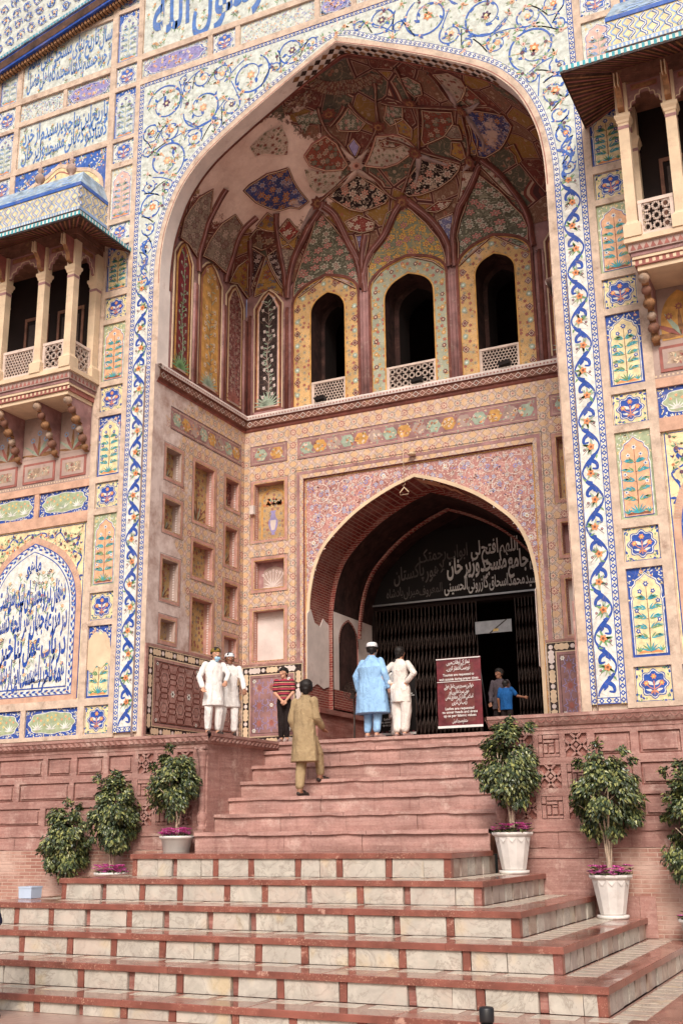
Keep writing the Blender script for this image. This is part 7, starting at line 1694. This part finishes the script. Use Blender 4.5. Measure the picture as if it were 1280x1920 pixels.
for i, (x, lb) in enumerate(((-2.10, 'black floodlight lying on the ledge under the left arched window'), (.22, 'black floodlight lying on the ledge under the middle arched window'), (2.16, 'black floodlight lying on the ledge under the right arched window'))):
    T = thing('floodlight', lb, 'floodlight', 'floodlights on the window ledge'); mb = MB()
    mb.loft([[(x - .11, 3.34, 11.24), (x + .11, 3.34, 11.26), (x + .11, 3.44, 11.24), (x - .11, 3.44, 11.22)], [(x - .13, 3.30, 11.29), (x + .13, 3.30, 11.33), (x + .13, 3.46, 11.30), (x - .13, 3.46, 11.27)]], 'black_plastic', True, True, False); mb.obj('housing', T)
    mb = MB(); mb.tube([(x - .12, 3.38, 11.26), (x - .13, 3.38, 11.215), (x + .13, 3.38, 11.215), (x + .12, 3.38, 11.27)], .010, 'black_plastic'); mb.obj('bracket', T)
mb = MB(); mb.box(-3.90, 3.44, 8.86, -3.80, 3.53, 9.06, 'white_plaster'); tag(mb.obj('switch_box', None), 'small white box fixed in the corner of the recess beside the painted vase', 'box')
mb = MB(); b0 = (-5.62, -1.78, 1.08)
mb.loft([[(-.12, -.12, 0), (.12, -.12, 0), (.12, .12, 0), (-.12, .12, 0)], [(-.125, -.125, .165), (.125, -.125, .165), (.125, .125, .165), (-.125, .125, .165)]], 'box_blue', True, True, False); mb.box(-.13, -.13, .150, .13, .13, .172, 'box_blue')
BX = mb.obj('storage_box', None); tag(BX, 'pale blue box sitting on the step at the far left', 'box')
T = thing('bollard', 'short black bollard with a flat cap at the bottom edge of the steps', 'bollard')
mb = MB(); bx, by = 5.44, -9.0; mb.lathe(bx, by, [(.045, 0), (.045, .66)], 'black_plastic', 12); mb.obj('post', T)
mb = MB(); mb.lathe(bx, by, [(.052, .66), (.055, .68), (.055, .75), (.048, .762), (.0, .765)], 'black_plastic', 16); mb.obj('cap', T)

# ------------------------------------------------------------------ trees in pots
def pot_tree(x, y, zb, label, cw, z0, z1, seed, stems=3, pot='round', lean=0.0, ph=.60):
    T = thing('potted_tree', label, 'potted plant', 'small trees in pots beside the steps'); r = random.Random(seed)
    mb = MB(); n = 12
    prof = [(.17, .05), (.185, .07), (.275, ph - .06), (.30, ph - .05), (.315, ph - .03), (.315, ph), (.285, ph), (.27, ph - .04)]
    if pot == 'round': prof = [(a * .96, b) for a, b in prof]
    mb.lathe(x, y, [(a, zb + b) for a, b in prof], 'pot_white', 12 if pot != 'round' else 24, smooth=pot == 'round', cap=False)
    if pot != 'round':
        for k in range(12):
            a0, a1 = 2 * pi * k / 12, 2 * pi * (k + 1) / 12; am = (a0 + a1) / 2
            mb.F([mb.P(x + .272 * cos(a0), y + .272 * sin(a0), zb + ph - .07), mb.P(x + .272 * cos(a1), y + .272 * sin(a1), zb + ph - .07), mb.P(x + .266 * cos(am), y + .266 * sin(am), zb + ph - .15)], 'pot_white')
    mb.obj('pot', T); mb = MB(); mb.lathe(x, y, [(.21, zb + .0), (.225, zb + .015), (.225, zb + .05), (.19, zb + .05)], 'pot_white', 24); mb.obj('saucer', T)
    mb = MB(); mb.disk(x, y, .275, 'soil', zb + ph - .035, 16); mb.obj('soil', T)
    top = zb + ph - .04; cz = (z0 + z1) / 2; H = (z1 - z0) / 2; cx = x + lean
    mb = MB()
    for k in range(stems):
        a = 2 * pi * k / stems + r.random(); sp = .06 + .10 * r.random(); 
        pts = [(x + .03 * cos(a), y + .03 * sin(a), top - .02), (x + .02 * cos(a), y + .02 * sin(a), top + .16), (x + sp * .6 * cos(a), y + sp * .6 * sin(a), z0 + H * .2), (cx + sp * 1.6 * cos(a), y + sp * 1.6 * sin(a), z0 + H * .7), (cx + sp * 2.2 * cos(a), y + sp * 2.2 * sin(a), cz + H * .3)]
        mb.tube(smooth_path(pts, 3), [.026 - .0014 * i for i in range(13)], 'bark', 6)
        for q in range(4):
            b = r.uniform(0, 6.3); m_ = Vector(pts[3]); mb.tube([m_ + Vector((0, 0, (q - 1) * .1)), m_ + Vector((cos(b) * cw * .25, sin(b) * cw * .25, .08 + q * .1))], [.010, .005], 'bark', 4)
    mb.obj('trunk', T)
    # crown: leaf clusters on drooping twigs, gaps between
    mb = MB(); lobes = []
    for k in range(38):
        while True:
            p = Vector((r.uniform(-1, 1), r.uniform(-1, 1), r.uniform(-1, 1)))
            if .35 < p.length < 1: break
        taper = 1 - .30 * max(0, p.z) ** 1.5 - .12 * max(0, -p.z); lobes.append((Vector((cx + p.x * cw * .43 * taper, y + p.y * cw * .40 * taper, cz + p.z * H * .86)), r.uniform(.09, .155)))
    for k in range(7): a = r.uniform(0, 6.3); zz_ = r.uniform(-.6, .9); lobes.append((Vector((cx + cw * .5 * cos(a) * (1 - .3 * abs(zz_)), y + cw * .4 * sin(a), cz + zz_ * H)), .07))
    lobes.append((Vector((cx + r.uniform(-.12, .08), y, z1 - .03)), .07))
    for c, rad in lobes:
        nl = int(150 * (rad / .13) ** 1.6)
        for q in range(nl):
            d = Vector((r.gauss(0, 1), r.gauss(0, 1), r.gauss(0, 1) * .9 + .15)).normalized(); p = c + d * rad * r.uniform(.5, 1.3)
            out = (p - Vector((cx, y, cz))); out.z *= .4; out = out.normalized() if out.length > 1e-3 else Vector((0, -1, 0))
            ax = (out * .7 + Vector((r.uniform(-.6, .6), r.uniform(-.6, .6), -r.uniform(.2, 1.1)))).normalized(); l = r.uniform(.058, .092); wd = l * .56
            nn = (out + Vector((r.uniform(-.5, .5), r.uniform(-.5, .5), r.uniform(.1, .9)))).normalized(); sd_ = ax.cross(nn).normalized(); nn = sd_.cross(ax)
            i = [mb.P(*(p)), mb.P(*(p + ax * l * .35 + sd_ * wd * .5 - nn * .006)), mb.P(*(p + ax * l * .75 + sd_ * wd * .32 - nn * .012)), mb.P(*(p + ax * l - nn * .02)), mb.P(*(p + ax * l * .75 - sd_ * wd * .32 - nn * .012)), mb.P(*(p + ax * l * .35 - sd_ * wd * .5 - nn * .006)), mb.P(*(p + ax * l * .4 + nn * .008))]
            mb.F([i[0], i[1], i[2], i[3], i[6]], 'leaf'); mb.F([i[0], i[6], i[3], i[4], i[5]], 'leaf')
    mb.obj('crown', T)
    mb = MB()
    for k in range(70):
        a = r.uniform(0, 6.3); rad = r.uniform(.08, .31); p = Vector((x + rad * cos(a), y + rad * sin(a), zb + ph + r.uniform(.0, .12)))
        for q in range(5):
            b = q * 1.256 + r.random() * .4; s_ = .040; mb.F([mb.P(*p), mb.P(p.x + s_ * cos(b - .5), p.y + s_ * sin(b - .5) - .006, p.z + s_ * .6), mb.P(p.x + s_ * 1.5 * cos(b), p.y + s_ * 1.5 * sin(b) - .01, p.z + s_ * .5), mb.P(p.x + s_ * cos(b + .5), p.y + s_ * sin(b + .5) - .006, p.z + s_ * .6)], 'petal' if k % 3 or pot == 'round' else 'leaf')
    mb.obj('flowers', T)
    mb = MB()
    for k in range(110):
        a = r.uniform(0, 6.3); rad = r.uniform(.05, .30); mb.fr = FLAT; p = Vector((x + rad * cos(a), y + rad * sin(a), zb + ph - .02)); d = Vector((cos(a) * .6 + r.uniform(-.4, .4), sin(a) * .6 + r.uniform(-.4, .4), r.uniform(.3, 1))).normalized() * r.uniform(.06, .10); s2 = d.cross(Vector((0, 0, 1))).normalized() * .016
        mb.F([mb.P(*p), mb.P(*(p + d * .5 + s2)), mb.P(*(p + d)), mb.P(*(p + d * .5 - s2))], 'leaf')
    mb.obj('flower_leaves', T)
    return T
pot_tree(-5.45, -.45, .20, 'small tree at the far left with its pot hidden, near the blue box', .90, 1.16, 2.62, 1, 1)
pot_tree(-4.36, -.45, .78, 'oval small tree, middle of the three left of the steps, flowers at its foot', .88, 1.62, 3.10, 2, 2, lean=.02)
pot_tree(-3.0, -.45, 1.385, 'small tree in a plain round white pot with bright pink flowers by the left column', .84, 2.27, 3.52, 3, 3, lean=-.10)
pot_tree(3.02, -.45, 1.385, 'small tree in a fluted white pot beside the topmost marble step on the right', .94, 2.22, 3.68, 4, 4, 'fluted', lean=-.02)
pot_tree(4.45, -.45, .78, 'broad small tree on splayed pale stems in a fluted white pot, lower right', 1.04, 1.80, 3.24, 6, 5, 'fluted')
pot_tree(5.66, -.45, .20, 'small tree cut off by the right edge of the view', .84, 1.10, 2.92, 7, 3, 'fluted')
BX.location = (-3.99, -2.98, 1.086)
# ------------------------------------------------------------------ people
def blob(cones, lofts, voxel, smooth_it=3):
    """tapered capsules and ellipse lofts fused into one continuous skin"""
    mb = MB(); mb.mats = []
    MAT.setdefault('_tmp', MAT['hair'])
    for p0, r0, p1, r1 in cones:
        p0, p1 = Vector(p0), Vector(p1); d = p1 - p0
        if d.length < 1e-4: d = Vector((0, 0, 1e-3)); p1 = p0 + d
        dn = d.normalized(); x = dn.orthogonal().normalized(); y = dn.cross(x); N = 12; rings = []
        for k in range(1, 4): a = pi / 2 * k / 4; rings.append((p0 - dn * r0 * cos(a), r0 * sin(a)))
        rings.append((p0, r0)); rings.append(((p0 + p1) / 2, (r0 + r1) / 2)); rings.append((p1, r1))
        for k in range(3, 0, -1): a = pi / 2 * k / 4; rings.append((p1 + dn * r1 * cos(a), r1 * sin(a)))
        mb.loft([[tuple(c + (x * cos(2 * pi * i / N) + y * sin(2 * pi * i / N)) * r) for i in range(N)] for c, r in rings], 'hair', True, True)
    for rings in lofts:
        N = 28; L = []
        for (cx, cy, cz, rx, ry, *e) in rings:
            rot = e[0] if e else 0; wav = e[1] if len(e) > 1 else 0; L.append([(cx + rx * (1 + wav * sin(5 * a + cx * 9) + wav * .6 * sin(9 * a)) * cos(a) * cos(rot) - ry * sin(a) * sin(rot), cy + rx * cos(a) * sin(rot) + ry * (1 + wav * sin(5 * a + 1)) * sin(a) * cos(rot), cz) for a in [2 * pi * i / N for i in range(N)]])
        mb.loft(L, 'hair', True, True)
    o = link('tmp', mb.mesh('tmp')); m1 = o.modifiers.new('r', 'REMESH'); m1.mode = 'VOXEL'; m1.voxel_size = voxel; m1.use_smooth_shade = True
    m2 = o.modifiers.new('s', 'SMOOTH'); m2.factor = .5; m2.iterations = smooth_it
    bpy.context.view_layer.update(); me = bpy.data.meshes.new_from_object(o.evaluated_get(bpy.context.evaluated_depsgraph_get()))
    old = o.data; bpy.data.objects.remove(o); bpy.data.meshes.remove(old); me.materials.clear(); return me
def folds(me, amp, seed, zlo=0, zhi=2):
    for v in me.vertices:
        c = v.co; n = noise.noise(Vector((c.x * 7 + seed, c.y * 7, c.z * 2.2))); n2 = noise.noise(Vector((c.x * 16, c.y * 16 + seed, c.z * 9 + c.x * 6)))
        k = amp * (n + .45 * n2); d = Vector((c.x, c.y, 0)); d = d.normalized() if d.length > .02 else Vector((0, 0, 0)); v.co = c + d * k
    for p in me.polygons: p.use_smooth = True
def fin(me, mat, name, T, M):
    me.materials.clear(); me.materials.append(MAT[mat]); me.transform(M)
    for p in me.polygons: p.use_smooth = True
    return link(name, me, T)
def hand(wr, el, s, curl=.5):
    """palm, four curled fingers of unequal length and a thumb from the side of the palm"""
    w, e = Vector(wr), Vector(el); d = (w - e).normalized(); side = d.cross(Vector((0, 1, 0)))
    if side.length < .2: side = d.cross(Vector((0, 0, 1)))
    side.normalize(); nrm = side.cross(d); out = []
    kb = w + d * .085
    out.append((w, .026, w + d * .03, .030)); out.append((w + d * .03 + side * .014, .021, kb + side * .022, .017)); out.append((w + d * .03 - side * .014, .021, kb - side * .022, .017)); out.append((w + d * .02, .022, kb, .020))
    for i, (o, l) in enumerate(((-.033, .060), (-.011, .072), (.011, .068), (.033, .052))):
        a = kb + side * o; b = a + (d * (1 - curl * .3) + nrm * s * curl * .5 + side * o * 2.5).normalized() * l * .55; c = b + (d * (1 - curl) + nrm * s * curl * 1.2 + side * o * 1.2).normalized() * l * .5
        out.append((a, .0100, b, .0090)); out.append((b, .0090, c, .0075))
    t0 = w + d * .025 + side * .024 * s; t1 = t0 + (d * .8 + side * s * .7).normalized() * .035; t2 = t1 + (d + side * s * .15 + nrm * s * .3).normalized() * .03
    out.append((t0, .0125, t1, .0110)); out.append((t1, .0110, t2, .009)); return out
def person(label, pos, H, rz, skin, top, bottom, shoe, pose=None, hem=.52, head_turn=0.0, hair=True, cap=None, beard=False, mask=False, wide=1.0, kurta=True, sleeve='long', tilt=0.0, seed=1, detail=True, legw=1.0, lean=(0, 0)):
    T = thing('person', label, 'person'); k = H / 1.75; q = dict(
        shP=(.185, 0, 1.43), shN=(-.185, 0, 1.43), elP=(.25, .03, 1.14), elN=(-.25, .03, 1.14), wrP=(.26, -.05, .90), wrN=(-.26, -.05, .90),
        hiP=(.09, 0, .93), hiN=(-.09, 0, .93), knP=(.11, -.02, .50), knN=(-.11, -.02, .50), anP=(.11, .02, .09), anN=(-.11, .02, .09), head=(0, -.015, 1.62), toP=(.13, -.16, .03), toN=(-.13, -.16, .03))
    q.update(pose or {})
    M = Matrix.Translation(pos) @ Matrix.Rotation(rz, 4, 'Z') @ Matrix.Scale(k, 4)
    V = {a: Vector(b) for a, b in q.items()}; hd = V['head']; hr = Matrix.Rotation(head_turn, 3, 'Z') @ Matrix.Rotation(tilt, 3, 'X'); h = lambda x, y, z: hd + hr @ Vector((x, y, z))
    chest = Vector((lean[0] * .7, lean[1] * .7, 1.27)); 
    cones = [(h(0, .015, .025), .098, h(0, -.02, .03), .090), (h(0, .005, 0), .088, h(0, -.045, -.075), .050), (h(0, -.05, -.085), .036, h(0, -.06, -.09), .03), (h(0, -.098, .0), .012, h(0, -.117, -.028), .014), (h(.028, -.100, -.028), .008, h(-.028, -.100, -.028), .008),
             (h(.088, .01, .0), .014, h(.092, .015, -.03), .010), (h(-.088, .01, .0), .014, h(-.092, .015, -.03), .010), (h(.02, -.088, .028), .012, h(-.02, -.088, .028), .012),
             ((lean[0], lean[1] + .010, 1.42), .052, h(0, .015, -.07), .052), ((-.12, 0, 1.38), .042, (.12, 0, 1.38), .042), (chest, .095, (0, 0, 1.05), .09), ((0, 0, 1.05), .09, (0, 0, .95), .10)]
    for s, a in ((1, 'P'), (-1, 'N')):
        cones += [(V['sh' + a] - Vector((0, 0, .02)), .044, V['el' + a], .040), (V['el' + a], .042, V['wr' + a], .027), (V['hi' + a], .085, V['kn' + a], .056), (V['kn' + a], .056, V['an' + a], .040), (V['an' + a], .042, V['an' + a] + Vector((0, .02, -.045)), .038), (V['an' + a] + Vector((0, -.01, -.04)), .036, V['to' + a], .028)]
        if detail: cones += hand(V['wr' + a], V['el' + a], s, .6)
    body = blob(cones, [], .0068 if detail else .012, 2); fin(body, skin, 'body', T, M)
    # eyes, brows and mouth
    mb = MB()
    for sx in (-1, 1):
        c = h(sx * .034, -.092, .008); x = hr @ Vector((1, 0, 0)); z = hr @ Vector((0, 0, 1)); y = hr @ Vector((0, -1, 0))
        mb.F([mb.P(*(c + x * .017 * cos(t) + z * .009 * sin(t) + y * .004)) for t in [2 * pi * i / 10 for i in range(10)]], 'eye_white'); mb.F([mb.P(*(c + x * .008 * cos(t) + z * .008 * sin(t) + y * .006)) for t in [2 * pi * i / 8 for i in range(8)]], 'hair')
        c = h(sx * .034, -.098, .034); mb.tube([c - x * .02, c + z * .005, c + x * .02], .005, 'hair', 4)
    c = h(0, -.101, -.058); x = hr @ Vector((1, 0, 0)); mb.tube([c - x * .024 + hr @ Vector((0, .008, 0)), c, c + x * .024 + hr @ Vector((0, .008, 0))], [.004, .007, .004], 'lip', 6)
    me = mb.mesh('face'); me.transform(M); link('face', me, T)
    if hair:
        hc = blob([(h(0, .03, .055), .102, h(0, -.012, .068), .096), (h(0, .055, -.01), .070, h(0, .055, -.05), .050), (h(.05, .02, .02), .058, h(.055, .025, -.01), .046), (h(-.05, .02, .02), .058, h(-.055, .025, -.01), .046), (h(-.04, -.060, .088), .040, h(.04, -.060, .088), .040)], [], .010, 2); folds(hc, .006, seed); fin(hc, 'hair', 'hair', T, M)
    if cap:
        mb = MB(); pr = [(.106, .045), (.109, .07), (.106, .10), (.085, .128), (.05, .142), (.0, .146)]
        rings = [[tuple(h(r * cos(a) * .95, .012 + r * sin(a) * 1.12, z)) for a in [2 * pi * i / 20 for i in range(20)]] for r, z in pr]; mb.loft(rings, cap, True, False); mb.loft([[tuple(h(r * cos(a) * .95, .012 + r * sin(a) * 1.12, z)) for a in [2 * pi * i / 20 for i in range(20)]] for r, z in ((.104, .045), (.112, .047), (.113, .072), (.108, .074))], cap, True, False)
        me = mb.mesh('cap'); me.transform(M); link('cap', me, T)
    if beard: bm = blob([(h(0, -.06, -.085), .050, h(0, -.075, -.16), .030), (h(.06, -.02, -.04), .032, h(.03, -.065, -.09), .04), (h(-.06, -.02, -.04), .032, h(-.03, -.065, -.09), .04)], [], .010, 2); folds(bm, .008, 5); fin(bm, 'beard', 'beard', T, M)
    if mask: bm = blob([(h(-.03, -.085, -.085), .036, h(.03, -.085, -.085), .036), (h(0, -.07, -.11), .045, h(0, -.06, -.12), .04)], [], .009, 2); fin(bm, 'mask_blue', 'face_mask', T, M)
    # trousers
    cones = []; lw = legw
    for a in 'PN':
        cones += [(V['hi' + a], .105 * lw, V['kn' + a], .088 * lw), (V['kn' + a], .088 * lw, V['an' + a] + Vector((0, 0, .06)), .070 * lw)]
    cones += [((-.04, 0, .96), .13, (.04, 0, .96), .13)]
    me = blob(cones, [], .014, 3); folds(me, .016, seed + 3); fin(me, bottom, 'trousers', T, M)
    # shirt
    W = wide; lx, ly = lean; cones = []; o = lambda t: (lx * t, ly * t)
    if kurta: rings = [(lx * 0, .0, hem, .245 * W, .175 * W, 0, .045), (0, 0, hem + .12, .232 * W, .17 * W, 0, .035), (0, 0, .92, .205 * W, .155 * W, 0, .02), (lx * .2, ly * .2, 1.08, .180 * W, .140 * W), (lx * .6, ly * .6, 1.28, .205 * W, .145 * W), (lx, ly, 1.39, .195, .112), (lx, ly, 1.455, .135, .085), (lx, ly + .01, 1.495, .072, .068)]
    else: rings = [(0, 0, hem, .165 * W, .125 * W, 0, .03), (lx * .3, ly * .3, 1.08, .160 * W, .125 * W), (lx * .7, ly * .7, 1.28, .185 * W, .13 * W), (lx, ly, 1.40, .195, .11), (lx, ly, 1.455, .12, .08), (lx, ly + .01, 1.485, .068, .064)]
    for a in 'PN':
        S, E_, Wr = V['sh' + a], V['el' + a], V['wr' + a]
        if sleeve == 'long': S = S - Vector((0, 0, .012)); cones += [(S, .064, E_, .062), (E_, .062, E_ + (Wr - E_) * .90, .050)]
        else: cones += [(S, .074, S + (E_ - S) * .72, .068)]
    me = blob(cones, [rings], .0115, 3); folds(me, .017 if kurta else .010, seed); fin(me, top, 'shirt', T, M)
    if kurta and detail:
        mb = MB(); rg_ = [(lx + .070 * cos(t), ly + .005 + .066 * sin(t), 1.495 + .004 * sin(t)) for t in [2 * pi * i / 20 for i in range(21)]]; mb.tube(rg_, .014, top, 6); me = mb.mesh('collar'); me.transform(M); link('collar', me, T)
    # shoes
    for a in 'PN':
        A, B_ = V['an' + a], V['to' + a]; me = blob([(A + Vector((0, .03, -.055)), .037, B_ + Vector((0, -.01, -.005)), .036), (A + Vector((0, -.03, -.045)), .035, (A + B_) / 2 + Vector((0, -.01, -.01)), .040)], [], .011, 2)
        for v in me.vertices: v.co.z = max(v.co.z, min(A.z, B_.z + .06) - .088) if False else v.co.z
        fin(me, shoe, 'shoe', T, M)
    return T
Rd = radians
person('boy in white with an olive cap and a blue mask pulled under his chin', (-2.84, .40, ZP), 1.60, Rd(52), 'skin_light', 'cloth_white', 'cloth_white', 'leather',
       dict(elN=(-.30, .04, 1.16), wrN=(-.27, -.10, .93), elP=(.26, -.14, 1.22), wrP=(.16, -.26, 1.06), head=(.02, -.02, 1.62)), .58, Rd(6), True, 'cap_olive', mask=True, wide=.92, seed=2)
person('boy in white with a white skull cap, holding the hem of his shirt', (-2.74, .80, ZP), 1.56, Rd(30), 'skin_brown', 'cloth_white', 'cloth_white', 'leather',
       dict(elP=(.27, -.05, 1.17), wrP=(.30, -.20, .96), elN=(-.26, -.06, 1.17), wrN=(-.22, -.18, 1.0), knN=(-.14, -.05, .5), anN=(-.20, .0, .09), toN=(-.22, -.17, .03), head=(-.01, -.03, 1.61)), .60, Rd(14), True, 'cap_white', wide=.92, seed=5, lean=(-.01, -.01))
person('small boy in a red and black striped shirt with his hands clasped', (-2.56, 2.60, ZP), 1.48, Rd(14), 'skin_light', 'cloth_striped', 'cloth_black', 'sandal',
       dict(elP=(.23, -.03, 1.16), wrP=(.10, -.19, .96), elN=(-.22, -.02, 1.16), wrN=(-.02, -.17, .97), knP=(.075, -.02, .5), anP=(.07, .02, .09), toP=(.09, -.15, .03), knN=(-.075, 0, .5), anN=(-.07, .02, .09), toN=(-.09, -.15, .03)), .90, Rd(-30), True, None, kurta=False, sleeve='short', seed=7, legw=.86, wide=.95)
person('man in khaki shirt and trousers climbing the red steps, seen from behind', (-1.16, .80, 2.64), 2.06, Rd(168), 'skin_brown', 'cloth_khaki', 'cloth_khaki', 'leather',
       dict(knN=(-.10, -.22, .62), anN=(-.09, -.26, .30), toN=(-.10, -.42, .26), knP=(.06, .0, .50), anP=(.04, .06, .09), toP=(.04, -.10, .03), elN=(-.22, -.02, 1.16), wrN=(-.19, -.20, 1.02), elP=(.235, .02, 1.15), wrP=(.215, -.08, .92), head=(0, -.05, 1.61)), .50, Rd(30), True, None, seed=9, wide=.98, lean=(0, -.03), legw=.95)
person('stout man in a pale blue tunic with a white skull cap and grey beard', (-.64, 2.66, ZP), 1.85, Rd(163), 'skin_light', 'cloth_blue', 'cloth_blue', 'sandal',
       dict(shP=(.215, 0, 1.41), shN=(-.215, 0, 1.41), elP=(.35, .06, 1.15), wrP=(.37, -.02, .88), elN=(-.34, .04, 1.15), wrN=(-.35, -.05, .89)), .44, Rd(32), True, 'cap_white', True, wide=1.48, seed=11, tilt=Rd(0))
person('youth in cream shirt and loose trousers standing with both hands on his hips', (-.02, 2.60, ZP), 1.70, Rd(170), 'skin_light', 'cloth_cream', 'cloth_cream', 'sandal',
       dict(elP=(.37, .08, 1.20), wrP=(.19, .07, 1.04), elN=(-.37, .08, 1.20), wrN=(-.19, .07, 1.04), anP=(.09, .02, .09), anN=(-.09, .02, .09)), .66, Rd(0), True, None, wide=.88, seed=13, legw=1.25)
person('person in white half hidden behind the man in pale blue', (-.30, 3.12, ZP), 1.56, Rd(155), 'skin_brown', 'cloth_white', 'cloth_white', 'sandal', dict(elP=(.27, .05, 1.16)), .45, Rd(20), True, None, wide=1.0, seed=17, detail=False, legw=1.2)
person('boy in a dark grey shirt smiling in the doorway beside the maroon banner', (1.52, 4.0, ZP), 1.34, Rd(2), 'skin_brown', 'cloth_grey', 'cloth_black', 'leather', dict(elN=(-.25, -.02, 1.15), wrN=(-.24, -.10, .90)), .72, Rd(-38), True, None, wide=.95, seed=19)
person('child in a bright blue shirt reaching a hand towards the gate', (1.72, 3.72, ZP), 1.10, Rd(175), 'skin_brown', 'cloth_teal', 'cloth_black', 'leather', dict(elN=(-.33, -.10, 1.22), wrN=(-.50, -.20, 1.18), head=(.03, -.10, 1.58)), .80, Rd(-20), True, None, kurta=False, sleeve='short', wide=1.2, seed=21, lean=(0, -.03))
person('person in dark navy clothes, only an elbow showing at the left edge', (-1.475, -6.75, 0), 2.02, Rd(160), 'skin_brown', 'cloth_navy', 'cloth_navy', 'leather', dict(elP=(.27, .02, 1.2)), .6, 0, True, None, seed=23, detail=False)
